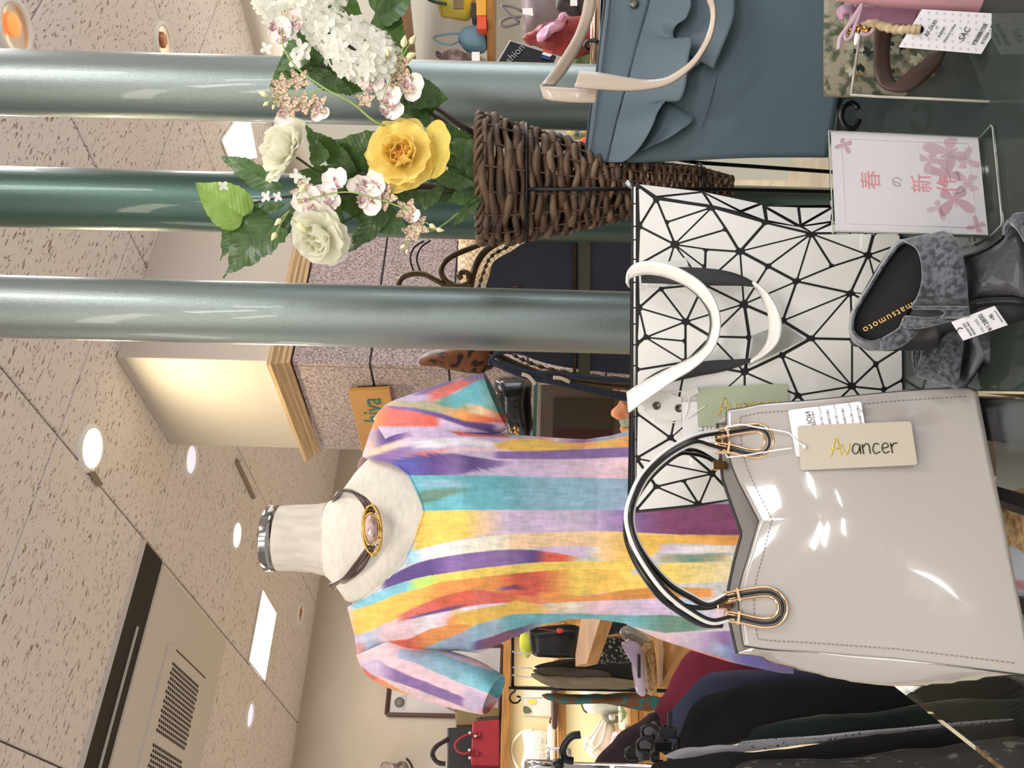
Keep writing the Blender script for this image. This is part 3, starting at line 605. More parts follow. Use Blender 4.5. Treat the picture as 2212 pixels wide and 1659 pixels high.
# ================================================================== GREY PATENT BAG
M['patent'] = mat('grey_patent', (.665, .64, .615), .12, 0, 1, bump=.22, bscale=26)
M['suede'] = mat('grey_lining', (.50, .485, .46), .6, bump=.1)
M['edge'] = mat('dark_edge_paint', (.22, .22, .22), .4)
M['stitch'] = mat('grey_stitch', (.55, .54, .52), .7)
M['strap_black'] = mat('black_patent_strap', (.04, .04, .045), .3, 0, .2)
M['strap_white'] = mat('strap_underside', (.86, .85, .83), .35)
pt = [P(1571, 887, .945), P(1608, 1394, .865), atz(2108, 850, TZ + .004)]
BN = (pt[1] - pt[0]).cross(pt[2] - pt[0]).normalized()
if BN.y > 0: BN = -BN
def bg(x, y, off=0): return onplane(x, y, pt[0] + BN * off, BN)
gb_ = thing('handbag', 'glossy light grey patent tote with horseshoe gold handle fittings and scalloped top', 'bag', bg(2100, 1150))
TOP = [(887, 1571), (935, 1571), (980, 1575), (1010, 1584), (1039, 1596), (1085, 1620), (1118, 1637), (1126, 1641), (1134, 1638), (1165, 1629), (1197, 1620), (1240, 1606), (1276, 1597), (1335, 1598), (1394, 1607)]
RS = [(1571, 887), (1640, 875), (1734, 868), (1911, 850), (2000, 843), (2085, 838), (2108, 845)]
LS = [(1607, 1394), (1640, 1401), (1734, 1406), (1931, 1421), (2128, 1445), (2212, 1456), (2236, 1458)]
BOT = [(845, 2108), (870, 2113), (990, 2136), (1107, 2161), (1216, 2183), (1346, 2210), (1458, 2236)]
rows = []
ts_ = sorted(list(np.linspace(0, 1, 90)) + [(1126 - 887) / 507])
for t_ in ts_:
    y0 = 887 + 507 * t_; x0 = lerpt(TOP, y0); y1 = 845 + 613 * t_; x1 = lerpt(BOT, y1); r = []
    for k in range(60):
        s_ = k / 59; x = x0 + (x1 - x0) * s_
        ya = y0 + (y1 - y0) * s_; re = lerpt(RS, max(x, 1571)); le = lerpt(LS, max(x, 1607))
        lr_ = 887 + (845 - 887) * s_; ll_ = 1394 + (1458 - 1394) * s_
        y = ya + (re - lr_) * (1 - t_) * min(1, s_ * 8) + (le - ll_) * t_ * min(1, s_ * 8)
        bul = .010 * math.sin(math.pi * t_) * math.sin(math.pi * min(1, s_ * .9)) + .004 * math.sin(3 * t_ + 5 * s_)
        r.append(bg(x, y, bul))
    rows.append(r)
MB().grid(rows).build('front_panel', M['patent'], gb_, solid=.003)
edge_pts = [r[0] for r in rows]
bd = [rows[0][k] for k in range(59, 0, -1)] + edge_pts + [rows[-1][k] for k in range(1, 60)]
MB().tube([p + BN * -.001 for p in bd], .0018, 6).build('edge_binding', M['edge'], gb_)
sm_ = MB(); inn = []
ctr = sum(bd, Vector()) / len(bd)
path = [rows[3][k] for k in range(56, 2, -1)] + [r[3] for r in rows[3:-3]] + [rows[-4][k] for k in range(3, 57)]
cum = [0]
for a, b_ in zip(path, path[1:]): cum.append(cum[-1] + (b_ - a).length)
L = cum[-1]; k = 0; s_ = 0
def along(s):
    i = max(0, min(len(path) - 2, int(np.searchsorted(cum, s)) - 1)); f = (s - cum[i]) / max(1e-9, cum[i + 1] - cum[i]); return path[i].lerp(path[i + 1], f)
while s_ < L - .003: sm_.tube([along(s_) + BN * .0022, along(s_ + .0026) + BN * .0022], .0005, 4); s_ += .0042
sm_.build('stitching', M['stitch'], gb_)['kind'] = 'stuff'
# back panel, gusset, floor of the bag
BT = [(915, 1550), (1035, 1561), (1100, 1583), (1153, 1602), (1213, 1586), (1276, 1573), (1340, 1576), (1412, 1592)]
BOFF = -.075
brow = []; 
for t_ in np.linspace(0, 1, 50):
    y0 = 915 + 497 * t_; a = bg(lerpt(BT, y0), y0, -.05); c_ = rows[int(t_ * (len(rows) - 1))][-1] + BN * BOFF
    brow.append([a.lerp(c_, s_) for s_ in np.linspace(0, 1, 12)])
MB().grid(brow, flip=True).build('back_panel', M['suede'], gb_, solid=.003)
MB().tube([r[0] for r in brow], .002, 6).build('edge_binding', M['edge'], gb_)
for sd, nm in ((-1, 'gusset'), (0, 'gusset')):
    fr_ = rows[sd]; bk = brow[sd]; g_ = []
    for i in range(24):
        s_ = i / 23; a = fr_[int((.05 + .95 * s_) * 59)]; b_ = bk[int((.05 + .95 * s_) * 11)]; m_ = a.lerp(b_, .5)
        out = (fr_[-1] - rows[0 if sd else -1][-1]).normalized() * (.022 * math.sin(math.pi * min(1, s_ * 1.05)) * (1 if sd else -.6))
        g_.append([a.lerp(b_, u) + out * math.sin(math.pi * u) for u in np.linspace(0, 1, 9)])
    MB().grid(g_).build(nm, M['patent'], gb_, solid=.002)
MB().grid([[rows[int(t_ * (len(rows) - 1))][-1].lerp(brow[int(t_ * 49)][-1], u) for u in (0, .5, 1)] for t_ in np.linspace(0, 1, 30)]).build('base_panel', M['patent'], gb_, solid=.003)
# horseshoe fittings
def horseshoe(pts, wpx):
    c = [bg(x, y, .006) for x, y in pts]; cc_ = cr(c, 50)
    MB().tube(cc_, .0036, 8, flat=.45, up=BN).build('strap_loop', M['strap_black'], gb_)
    for sg in (1, -1):
        q_ = []
        for i, p in enumerate(cc_):
            T = (cc_[min(i + 1, 49)] - cc_[max(i - 1, 0)]).normalized(); q_.append(p + T.cross(BN) * sg * .0042 + BN * .001)
        MB().tube(q_, .0014, 8).build('gold_rim', M['gold'], gb_)
    for e in (0, 1):
        p = cc_[0 if e == 0 else -1]; T = (cc_[1] - cc_[0]).normalized() if e == 0 else (cc_[-2] - cc_[-1]).normalized()
        MB().box(p + T * .012 + BN * .003, .0012, .0065, .002, (T, T.cross(BN), BN)).build('gold_bar', M['gold'], gb_, smooth=False)
        MB().box(p + BN * -.003 + T * .003, .006, .006, .003, (T, T.cross(BN), BN)).build('gold_clasp', M['gold'], gb_, smooth=False, bevel=.001)
horseshoe([(1548, 937), (1580, 932), (1620, 926), (1642, 926), (1657, 937), (1662, 956), (1655, 973), (1638, 981), (1615, 979), (1585, 971), (1550, 966)], 9)
horseshoe([(1570, 1290), (1610, 1283), (1652, 1278), (1674, 1284), (1689, 1302), (1689, 1325), (1676, 1341), (1655, 1346), (1630, 1343), (1600, 1336), (1570, 1331)], 9)
for x, y in ((1555, 1006), (1566, 1306), (1560, 945)):
    MB().box(bg(x, y, -.045), .008, .005, .003, ((CU).normalized(), CR, BN)).build('gold_clasp', M['gold'], gb_, smooth=False, bevel=.001)
def hstrap(pts, d0, dmid, d1, under=True):
    n = len(pts); q_ = []
    for i, (x, y) in enumerate(pts):
        u = i / (n - 1); d = d0 * (1 - u) + d1 * u + (dmid - (d0 + d1) / 2) * math.sin(math.pi * u); q_.append(P(x, y, d))
    c = cr(q_, 70); MB().tube(c, .0042, 10, flat=.5, up=CF).build('handle', M['strap_black'], gb_)
    if under:
        cen = P(1500, 1140, .9); MB().tube([p + (cen - p).normalized() * .0030 * (under) + CF * .0005 for p in c], .0030, 8, flat=.6, up=CF).build('handle_underside', M['strap_white'], gb_)
hstrap([(1553, 935), (1498, 947), (1439, 980), (1391, 1027), (1366, 1078), (1358, 1120), (1369, 1168), (1397, 1220), (1440, 1277), (1492, 1318), (1536, 1340), (1574, 1334)], .925, .87, .865, -1)
hstrap([(1554, 967), (1530, 960), (1498, 954), (1445, 980), (1396, 1026), (1369, 1078), (1361, 1120), (1371, 1166), (1400, 1214), (1444, 1262), (1490, 1290), (1530, 1308), (1572, 1290)], .925, .876, .865, 1)
hstrap([(1556, 1006), (1525, 988), (1492, 980), (1460, 983), (1405, 1030), (1366, 1090), (1354, 1140), (1362, 1180), (1392, 1236), (1432, 1284), (1480, 1309), (1530, 1313), (1564, 1304)], .985, .925, .93, 0)
hstrap([(1553, 1000), (1500, 972), (1450, 985), (1400, 1034), (1362, 1096), (1352, 1140), (1360, 1184), (1388, 1240), (1428, 1292), (1480, 1330), (1520, 1350), (1560, 1352)], .99, .93, .93, 0)
# tags
def card(name, pts, off, mt, root, label=None, thick=.0006, rad=.003, planef=None):
    f = planef or bg; w_ = [f(x, y, off) for x, y in pts]; c = sum(w_, Vector()) / 4
    out = []
    for i in range(4):
        p, a, b_ = w_[i], w_[i - 1], w_[(i + 1) % 4]; ea = (a - p).normalized(); eb = (b_ - p).normalized()
        for u in np.linspace(0, 1, 5): out.append(p + ea * rad * (1 - u) ** 2 + eb * rad * u ** 2)
    n_ = (w_[1] - w_[0]).cross(w_[2] - w_[0]).normalized()
    if n_.y > 0: n_ = -n_
    o = MB().prism([p - n_ * thick for p in out], n_ * thick).build(name, mt, root, smooth=False, label=label); return w_, n_
M['card_taupe'] = mat('taupe_card', (.72, .685, .61), .45); M['card_sage'] = mat('sage_card', (.70, .735, .62), .5)
M['foil'] = mat('gold_foil', (.92, .78, .30), .22, .75); M['foil_dark'] = mat('dark_foil', (.20, .16, .08), .25, .5)
def swingtag(label, ref, cardpts, backpts, cmat, planef, off, txt, strings, body='ATTENTION', hx=None):
    t = thing('swing_tag', label, 'price tag', planef(*ref))
    wb, n_ = card('care_card', backpts, off - .0025, M['tag'], t, planef=planef)
    w_, n_ = card('name_card', cardpts, off, cmat, t, planef=planef)
    right = (w_[1] - w_[0]).normalized(); down = (w_[3] - w_[0]).normalized(); H = (w_[3] - w_[0]).length; Wd = (w_[1] - w_[0]).length
    return t, w_, wb, right, down, H, Wd, n_
def hand_avancer(t, w_, right, down, H, Wd, n_, x0, y0, sc, split):
    """brush-like lettering built from strokes"""
    L_ = {'A': [[(0, 1), (.12, .93), (.42, .02), (.62, .98)], [(.12, .66), (.58, .60)]], 'v': [[(0, .38), (.2, .98), (.45, .38)]], 'a': [[(.42, .45), (.2, .38), (.03, .68), (.14, .95), (.36, .8), (.44, .45), (.44, .96)]],
          'n': [[(0, .42), (.03, .97)], [(.02, .6), (.2, .40), (.34, .5), (.37, .96)]], 'c': [[(.36, .46), (.16, .40), (.02, .7), (.12, .96), (.38, .86)]], 'e': [[(.03, .68), (.34, .62), (.3, .42), (.12, .42), (.02, .7), (.14, .96), (.38, .86)]], 'r': [[(0, .40), (.04, .97)], [(.03, .62), (.16, .44), (.34, .42)]]}
    adv = {'A': .66, 'v': .5, 'a': .56, 'n': .5, 'c': .46, 'e': .48, 'r': .4}
    gold = MB(); dark = MB(); x = x0
    for i, ch in enumerate('Avancer'):
        for st_ in L_[ch]:
            pts_ = [w_[0] + right * ((x + a * sc) * Wd) + down * (y0 * H + (b_ - .5) * sc * Wd) + n_ * .0004 for a, b_ in st_]
            (gold if i < split else dark).tube(cr(pts_, 14) if len(pts_) > 2 else pts_, .0006, 5)
        x += adv[ch] * sc
    if gold.v: gold.build('lettering', M['foil'], t)
    if dark.v: dark.build('lettering', M['foil_dark'], t)
t, w_, wb, rt, dn, H, Wd, n_ = swingtag('taupe brand tag tied with white string over the grey patent bag', (1850, 965), [(1722, 920), (1968, 910), (1982, 1004), (1730, 1016)], [(1702, 886), (1860, 867), (1878, 975), (1720, 987)], M['card_taupe'], bg, .014, 0, 0)
hand_avancer(t, w_, rt, dn, H, Wd, n_, .265, .50, .17, 2)
rb_ = (wb[1] - wb[0]).normalized(); db_ = (wb[3] - wb[0]).normalized()
text('ATTENTION', wb[0] + rb_ * .017 + db_ * .046 + n_ * .0002, -db_, rb_, .0075, M['print'], t)
for k in range(7):
    text('ご使用後は柔らかい布で拭いて下さい' if k % 2 else '湿気の多い場所での保管はお避け', wb[0] + rb_ * (.023 + k * .0075) + db_ * .046 + n_ * .0002, -db_, rb_, .0028, M['printgrey'], t, 'small_print')
text('R3', wb[0] + rb_ * .071 + db_ * .012 + n_ * .0002, -db_, rb_, .003, M['printgrey'], t)
st_ = MB(); hole = bg(1738, 965, .0155)
st_.tube(cr([bg(1569, 923, .012), bg(1600, 917, .014), bg(1640, 924, .013), bg(1700, 934, .014), bg(1716, 948, .015), hole], 30), .0008, 6)
st_.tube(cr([bg(1571, 988, .012), bg(1620, 982, .013), bg(1680, 972, .014), bg(1712, 968, .013)], 24), .0008, 6)
st_.tube(cr([bg(1571, 988, .012), bg(1560, 960, -.004), bg(1569, 923, .012)], 12), .0008, 6)
st_.build('string', M['thread'], t); MB().lathe(hole, [(.0001, .0015), (.0022, .001), (.0022, -.001)], 12, BN).build('string_end', M['white_plastic'], t)
# ================================================================== WHITE FACETED TOTE
wt0 = P(1375, 720, 1.075); wt1 = atz(1946, 560, TZ + .003); wt2 = atz(1946, 800, TZ + .003)
WN = (wt1 - wt0).cross(wt2 - wt0).normalized()
if WN.y > 0: WN = -WN
def wg(x, y, off=0): return onplane(x, y, wt0 + WN * off, WN)
wb_ = thing('tote_bag', 'glossy white tote patterned with black lined triangular facets', 'bag', wg(1946, 760))
M['facet'] = mat('white_facet', (.90, .895, .87), .14, 0, 1, bump=.04, bscale=25); M['mesh_black'] = mat('black_mesh', (.07, .07, .07), .6)
ND = dict(A=(1457, 528), B=(1599, 543), C=(1753, 505), D=(1876, 551), E=(1659, 575), F=(1721, 608), G=(1798, 576), H=(1838, 633), I=(1524, 579), J=(1525, 538), K=(1607, 657), L=(1482, 695), M=(1427, 623), N=(1380, 665), O=(1395, 729),
 P=(1482, 737), Q=(1482, 782), R=(1618, 729), S=(1691, 693), T=(1753, 731), U=(1841, 733), V=(1688, 767), W=(1609, 804), X=(1893, 786), Y=(1841, 835), Z=(1724, 854), a=(1911, 842), b=(1376, 799), c=(1449, 946), d=(1417, 430), e=(1538, 448),
 f=(1381, 489), g=(1438, 481), h=(1378, 400), AA=(1520, 614), BB=(1536, 727), k=(1570, 495), s3=(1654, 481), l1=(1378, 572), l2=(1376, 745), l3=(1376, 893), l4=(1374, 990), l5=(1372, 1104), c2=(1539, 1023), c3=(1510, 1090), c4=(1417, 1051), c5=(1476, 1037),
 D1=(1889, 503), r0=(1946, 502), r1=(1947, 526), r2=(1948, 592), r3=(1949, 695), r4=(1950, 750), r5=(1951, 820), r6=(1953, 900), r7=(1954, 1064), y1=(1770, 905), y2=(1893, 900), q1=(1655, 930), q2=(1590, 1078), q3=(1750, 1080), q4=(1890, 1074), w1=(1609, 880), w2=(1535, 870), k1=(1900, 640))
ED = """A J;J B;J I;I A;A AA;AA I;AA K;AA M;AA L;B k;k e;A k;B s3;B C;B E;B K;B AA;C E;C F;C G;C D;D G;G F;D H;D D1;D r1;D r2;H k1;k1 r2;k1 D;E F;E K;F K;F S;F H;H S;H T;H U;H r3;K L;K S;K R;K BB;BB Q;L N;L M;L O;L P;P Q;L BB;BB R;BB W;M N;O P;O Q;O l2;O N;
Q b;Q W;R T;R W;S T;T U;T V;V W;T Y;U Y;U X;V Z;V Y;W Z;X Y;X a;X r4;a r5;Y Z;Y a;Y y2;Y y1;Z y1;a y2;Z q1;W w1;w1 q1;W w2;w2 c;w1 c2;q1 c2;q1 q2;q1 q3;y1 q3;y1 q1;y2 q4;y2 r6;y2 y1;c l3;c Q;c w2;c l4;c c2;l4 c2;c2 c3;c2 c5;c5 c4;c4 l5;c4 c3;c5 c3;c4 l4;c2 q2;
d h;d f;d g;g A;d e;e g;e A;f A;A l1;A M;h f;f l1;l1 N;N l2;l2 b;b l3;l3 l4;l4 l5;l5 c3;c3 q2;q2 q3;q3 q4;q4 r7;r7 r6;r6 r5;r5 r4;r4 r3;r3 r2;r2 r1;r1 r0;r0 D1;D1 C;C s3;s3 e;e d;d h;S V"""
adj = {k_: set() for k_ in ND}
for e_ in ED.replace('\n', '').split(';'):
    p_, q_ = e_.split(); adj[p_].add(q_); adj[q_].add(p_)
order = {k_: sorted(v_, key=lambda j: math.atan2(ND[j][1] - ND[k_][1], ND[j][0] - ND[k_][0])) for k_, v_ in adj.items()}
seen = set(); pf = []
for u_ in order:
    for v_ in order[u_]:
        if (u_, v_) in seen: continue
        p_, q_ = u_, v_; cyc = []
        while (p_, q_) not in seen:
            seen.add((p_, q_)); cyc.append(p_); o_ = order[q_]; n__ = o_[(o_.index(p_) - 1) % len(o_)]; p_, q_ = q_, n__
        ar_ = sum(ND[cyc[i]][0] * ND[cyc[(i + 1) % len(cyc)]][1] - ND[cyc[(i + 1) % len(cyc)]][0] * ND[cyc[i]][1] for i in range(len(cyc))) / 2
        if 30 < ar_ < 60000: pf.append([ND[j] for j in cyc])
SIDE = [(1378, 400), (1417, 430), (1535, 449), (1654, 481), (1753, 505), (1942, 506)]
fo = MB(); nf = 0
def facet(poly, name='facet', lift=.0016, px=1.9, f=wg):
    n = len(poly); cx = sum(p[0] for p in poly) / n; cy = sum(p[1] for p in poly) / n; ins = []
    ar_ = abs(sum(poly[i][0] * poly[(i + 1) % n][1] - poly[(i + 1) % n][0] * poly[i][1] for i in range(n))) / 2; per = sum(math.hypot(poly[i][0] - poly[(i + 1) % n][0], poly[i][1] - poly[(i + 1) % n][1]) for i in range(n)); inr = 2 * ar_ / per
    if inr < 5: return
    k = 1 - px / inr
    for i in range(n): ins.append((cx + (poly[i][0] - cx) * k, cy + (poly[i][1] - cy) * k))
    rnd = []
    for i in range(n):                                # blunt corners like the real bag
        p, a, b_ = ins[i], ins[i - 1], ins[(i + 1) % n]
        for q_ in (a, b_):
            l = math.hypot(q_[0] - p[0], q_[1] - p[1]); u = min(.3, 4.5 / l); rnd.append((p[0] + (q_[0] - p[0]) * u, p[1] + (q_[1] - p[1]) * u))
    th = random.uniform(-.02, .02); tv = random.uniform(-.02, .02)
    base_ = [f(x, y, .0003) for x, y in rnd]; topp = [f(cx + (x - cx) * .97, cy + (y - cy) * .97, lift) for x, y in rnd]
    n2 = len(rnd); m_ = MB(); m_.add(base_ + topp, [tuple(range(n2, 2 * n2))] + [(i, (i + 1) % n2, n2 + (i + 1) % n2, n2 + i) for i in range(n2)])
    m_.build(name, M['facet'], wb_, smooth=False)
for f_ in pf: facet(f_)

hull = [(1376, 398), (1420, 424), (1535, 443), (1654, 476), (1700, 490), (1753, 501), (1946, 502), (1952, 600), (1954, 930), (1954, 1064), (1850, 1076), (1700, 1082), (1590, 1077), (1513, 1092), (1366, 1106), (1368, 986), (1371, 800), (1372, 600)]
fr_ = [wg(x, y, 0) for x, y in hull]; DEP = .085
MB().prism(fr_, WN * -.002).build('front_mesh', M['mesh_black'], wb_, smooth=False)
bk_ = [wg(x, y, 0) - WN * DEP for x, y in hull]
MB().prism(bk_, WN * .002).build('back_mesh', M['mesh_black'], wb_, smooth=False)
side = [0, 1, 2, 3, 4, 5, 6]
MB().grid([[fr_[i], fr_[i].lerp(bk_[i], .5) - CR * .006, bk_[i]] for i in [6, 7, 8, 9, 10, 11, 12, 13, 14]]).build('base_mesh', M['mesh_black'], wb_, smooth=False)
def sidedrop(x, y): return max(0, float(np.interp(x, [p[0] for p in SIDE], [p[1] for p in SIDE])) - y) * .0005
so_ = [(1378, 398), (1420, 402), (1513, 413), (1524, 415), (1642, 440), (1722, 447), (1795, 449), (1850, 466), (1942, 478), (1944, 503)]
MB().grid([[wg(x, float(np.interp(x, [p[0] for p in SIDE], [p[1] for p in SIDE])) + 2, -.001) for x in np.linspace(1378, 1943, 30)], [(lambda y: wg(x, y, -.001 - sidedrop(x, y)))(float(np.interp(x, [p[0] for p in so_], [p[1] for p in so_]))) for x in np.linspace(1378, 1943, 30)],
          [(lambda y: wg(x, y, 0) - WN * DEP * .8)(float(np.interp(x, [p[0] for p in so_], [p[1] for p in so_])) + 8) for x in np.linspace(1378, 1943, 30)]]).build('side_mesh', M['mesh_black'], wb_, smooth=False)
# facets along the open top edge and the side gusset
te = [(1368, 402), (1369, 440), (1371, 489), (1371, 518), (1371, 560), (1372, 610), (1373, 665), (1371, 700), (1370, 745), (1371, 790), (1370, 850), (1370, 900), (1368, 950), (1366, 986), (1364, 1040), (1362, 1100)]
for (a, b_) in zip(te, te[1:]):
    q_ = [wg(1373, a[1] + 1.5, .0005), wg(1373, b_[1] - 1.5, .0005), wg(1366.5, b_[1] - 1.5, -.004), wg(1366.5, a[1] + 1.5, -.004)]
    MB().prism(q_, WN * -.001).build('facet', M['facet'], wb_, smooth=False)
rim = [wg(1366, y, -.003) for y in (400, 500, 600, 700, 800, 900, 1000, 1104)]
MB().tube(rim, .0016, 6).build('top_edge', M['black'], wb_)
sg_ = [((1378, 398), (1513, 414), (1417, 424)), ((1517, 417), (1535, 443), (1425, 427)), ((1520, 415), (1640, 440), (1600, 455)), ((1524, 420), (1594, 457), (1539, 444)), ((1646, 442), (1652, 476), (1605, 458)), ((1655, 446), (1722, 448), (1727, 486)), ((1655, 452), (1718, 488), (1658, 476)), ((1727, 449), (1792, 449), (1731, 484)),
       ((1796, 452), (1794, 478), (1735, 487)), ((1665, 482), (1727, 491), (1748, 501)), ((1735, 490), (1792, 482), (1753, 502)), ((1796, 480), (1850, 470), (1850, 500)), ((1757, 502), (1800, 484), (1846, 502)), ((1855, 470), (1940, 480), (1855, 500)), ((1940, 484), (1942, 502), (1860, 501))]
for tri in sg_:
    ps = [wg(x, y, 0) for x, y in tri]
    ps = [wg(x, y, .0008 - sidedrop(x, y)) for x, y in tri]
    c = sum(ps, Vector()) / 3; ps = [c + (p - c) * .95 for p in ps]
    MB().prism(ps, WN * .0012).build('facet', M['facet'], wb_, smooth=False)
MB().tube([P(1352, 393, 1.06), P(1366, 403, 1.06)], .0035, 10).build('zip_pull', M['chrome'], wb_)
# handles
M['handle_white'] = mat('white_patent', (.93, .925, .89), .12, 0, 1); M['handle_dark'] = mat('handle_lining', (.23, .23, .235), .4)
def E2(pts, d):
    n = len(pts); return [P(x, y, d[0] + (d[1] - d[0]) * math.sin(math.pi * i / (n - 1))) for i, (x, y) in enumerate(pts)]
def zz(l, sx=3.16, ox=1300, oy=500): return [(a / sx + ox, b_ / sx + oy) for a, b_ in l]
Ao = zz([(170, 350), (180, 270), (230, 220), (330, 205), (450, 225), (560, 270), (680, 350), (760, 450), (800, 560), (803, 680), (765, 790), (700, 870), (600, 950), (500, 1010), (400, 1080), (300, 1150), (185, 1235)])
Ai = zz([(185, 385), (186, 350), (205, 312), (300, 290), (400, 300), (500, 330), (605, 385), (690, 462), (748, 560), (755, 660), (725, 765), (650, 840), (580, 882), (450, 942), (350, 992), (270, 1035), (172, 1100)])
MB().grid(strip(E2(Ao, (1.03, .985)), E2(Ai, (1.045, 1.0)), 90)).build('handle', M['handle_white'], wb_, solid=.003)
Al = [(x + (6 if 2 < i < 14 else 1), y + 1) for i, (x, y) in enumerate(Ai)]
MB().grid(strip(E2(Ai, (1.047, 1.003)), E2([(x - 5, y) if 3 < i < 13 else (x, y) for i, (x, y) in enumerate(Ai)], (1.066, 1.022)), 90)).build('handle_lining', M['handle_dark'], wb_, solid=.002)
Bo = zz([(1030, 345), (1090, 385), (1140, 435), (1200, 530), (1228, 640), (1205, 750), (1130, 830), (1015, 893)]); Bi = zz([(1045, 375), (1080, 425), (1108, 480), (1135, 560), (1143, 650), (1128, 750), (1085, 820), (1020, 875)])
MB().grid(strip(E2(Bo, (1.035, 1.02)), E2(Bi, (1.045, 1.03)), 50)).build('handle', M['handle_white'], wb_, solid=.003)
U1 = zz([(265, 285), (400, 240), (520, 243), (700, 250), (850, 270), (960, 305), (1040, 348)]); U2 = zz([(270, 352), (400, 355), (520, 362), (700, 368), (850, 370), (960, 372), (1048, 380)])
MB().grid(strip(E2(U1, (1.05, 1.045)), E2(U2, (1.05, 1.045)), 40)).build('handle_lining', M['handle_dark'], wb_, solid=.002)
V1 = zz([(232, 1060), (330, 985), (430, 935), (560, 905), (750, 880), (900, 873), (1015, 865)]); V2 = zz([(250, 1075), (340, 1062), (470, 1030), (650, 990), (790, 965), (900, 935), (1012, 893)])
MB().grid(strip(E2(V1, (1.05, 1.045)), E2(V2, (1.05, 1.045)), 40)).build('handle_lining', M['handle_dark'], wb_, solid=.002)
# handle anchor patches with eyelets
def leaf_patch(pts, off, name, mt): return MB().prism([wg(x, y, off) for x, y in pts], WN * .002).build(name, mt, wb_, smooth=False, bevel=.0006)
leaf_patch(zz([(240, 1150), (300, 1255), (360, 1290), (430, 1300), (545, 1290), (545, 1135), (470, 1105), (380, 1090), (300, 1095)]), .002, 'handle_tab', M['facet'])
leaf_patch(zz([(480, 195), (570, 180), (590, 225), (560, 320), (420, 380), (310, 372), (280, 300)]), .002, 'handle_tab', M['facet'])
for x, y in zz([(373, 1190), (525, 1207)]):
    MB().lathe(wg(x, y, .005), [(.0001, 0), (.0032, .0002), (.0042, .001), (.005, .0)], 20, WN).build('eyelet', mat('pewter', (.42, .38, .35), .25, .9) if 'pew' not in M else M['pew'], wb_)
# tag on the white bag
t, w_, wb2, rt, dn, H, Wd, n_ = swingtag('sage green brand tag hanging on the white faceted tote', (1600, 870), [(1505, 838), (1700, 828), (1707, 915), (1508, 922)], [(1472, 868), (1590, 868), (1590, 952), (1476, 958)], M['card_sage'], wg, .009, 0, 0)
hand_avancer(t, w_, rt, dn, H, Wd, n_, .22, .50, .20, 9)
rb_ = (wb2[1] - wb2[0]).normalized(); db_ = (wb2[3] - wb2[0]).normalized()
text('ATTENTION', wb2[0] + rb_ * .019 + db_ * .044 + n_ * .0002, -db_, rb_, .0085, M['printgrey'], t)
for k in range(5): text('ご使用後は柔らかい布で拭い', wb2[0] + rb_ * (.024 + k * .005) + db_ * .046 + n_ * .0002, -db_, rb_, .0028, M['printgrey'], t, 'small_print')
MB().tube(cr([wg(1484, 905, .009), wg(1500, 893, .012), wg(1520, 880, .011), wg(1524, 876, .010)], 14), .0008, 6).build('string', M['thread'], t)
MB().tube(cr([wg(1410, 906, .006), wg(1440, 912, .007), wg(1478, 906, .007), wg(1485, 850, .009), wg(1440, 848, .007)], 30), .0007, 6).build('string', M['thread'], t)
MB().box(wg(1495, 848, .010), .004, .008, .001, ((CU * .5 + CR).normalized(), (CR * .5 - CU).normalized(), WN)).build('fastener', M['white_plastic'], t, smooth=False)
# ================================================================== BLUE TOTE WITH RUFFLES
M['blue'] = mat('slate_blue_leather', (.33, .40, .43), .55, var=.05, vscale=6, bump=.15, bscale=900)
M['blue_dark'] = mat('slate_stitch', (.20, .26, .30), .6)
M['beige_strap'] = mat('beige_strap', (.735, .675, .60), .35, coat=.3, bump=.15, bscale=500)
BD = 1.20
bt0 = atz(1820, 150, TZ + .003); BLN = Vector((0, -1, .10)).normalized()
def bl(x, y, off=0): return onplane(x, y, bt0 + BLN * off, BLN)
tb_ = thing('tote_bag', 'slate blue tote with wavy ruffles and two beige straps', 'bag', bl(1820, 0))
topE = [(1265, 352), (1280, 223), (1292, 152), (1305, 40), (1318, -80), (1330, -200), (1336, -320)]
botE = [(1788, 338), (1812, 200), (1820, 120), (1824, 0), (1826, -100), (1828, -220), (1830, -340)]
def side_x(t): return 0
rows = []
for i in range(60):
    t_ = i / 59; a = cr([Vector((p[0], p[1], 0)) for p in topE], 60)[i]; b_ = cr([Vector((p[0], p[1], 0)) for p in botE], 60)[i]; r = []
    for k in range(40):
        s_ = k / 39; x = a.x + (b_.x - a.x) * s_; y = a.y + (b_.y - a.y) * s_
        edge = math.sin(math.pi * min(1, max(0, s_))) * (1 - t_) ** 6 * 4
        r.append(bl(x, y - edge * 0 + (2 * math.sin(s_ * 7)) * (1 - t_) ** 8, .014 * math.sin(math.pi * s_) * math.sin(math.pi * t_) - .002 * math.sin(9 * s_ + 4 * t_)))
    rows.append(r)
MB().grid(rows, flip=True).build('front_panel', M['blue'], tb_, solid=.003)
brow = [[p - BLN * (.012 + .045 * math.sin(math.pi * min(1, i / 20) / 2)) + CR * (.012 * max(0, 1 - i / 12)) for p in r] for i, r in enumerate(rows)]
MB().grid(brow).build('back_panel', M['blue'], tb_, solid=.003)
for idx in (0, -1):
    MB().grid([[rows[idx][k].lerp(brow[idx][k], u) + CR * (.012 * math.sin(math.pi * u) * math.sin(math.pi * k / 39) * (1 if idx == 0 else -1)) for u in np.linspace(0, 1, 7)] for k in range(40)]).build('gusset', M['blue'], tb_, solid=.002)
MB().grid([[rows[i][-1].lerp(brow[i][-1], u) for u in (0, .5, 1)] for i in range(60)]).build('base_panel', M['blue'], tb_, solid=.002)
MB().tube([r[0] - BLN * .004 + CU * .002 for r in rows], .002, 6).build('top_edge', M['blue_dark'], tb_)
def seamline(pts, off, r=.0006, name='seam'): return MB().tube(cr([bl(x, y, off) for x, y in pts], 60), r, 5).build(name, M['blue_dark'], tb_)
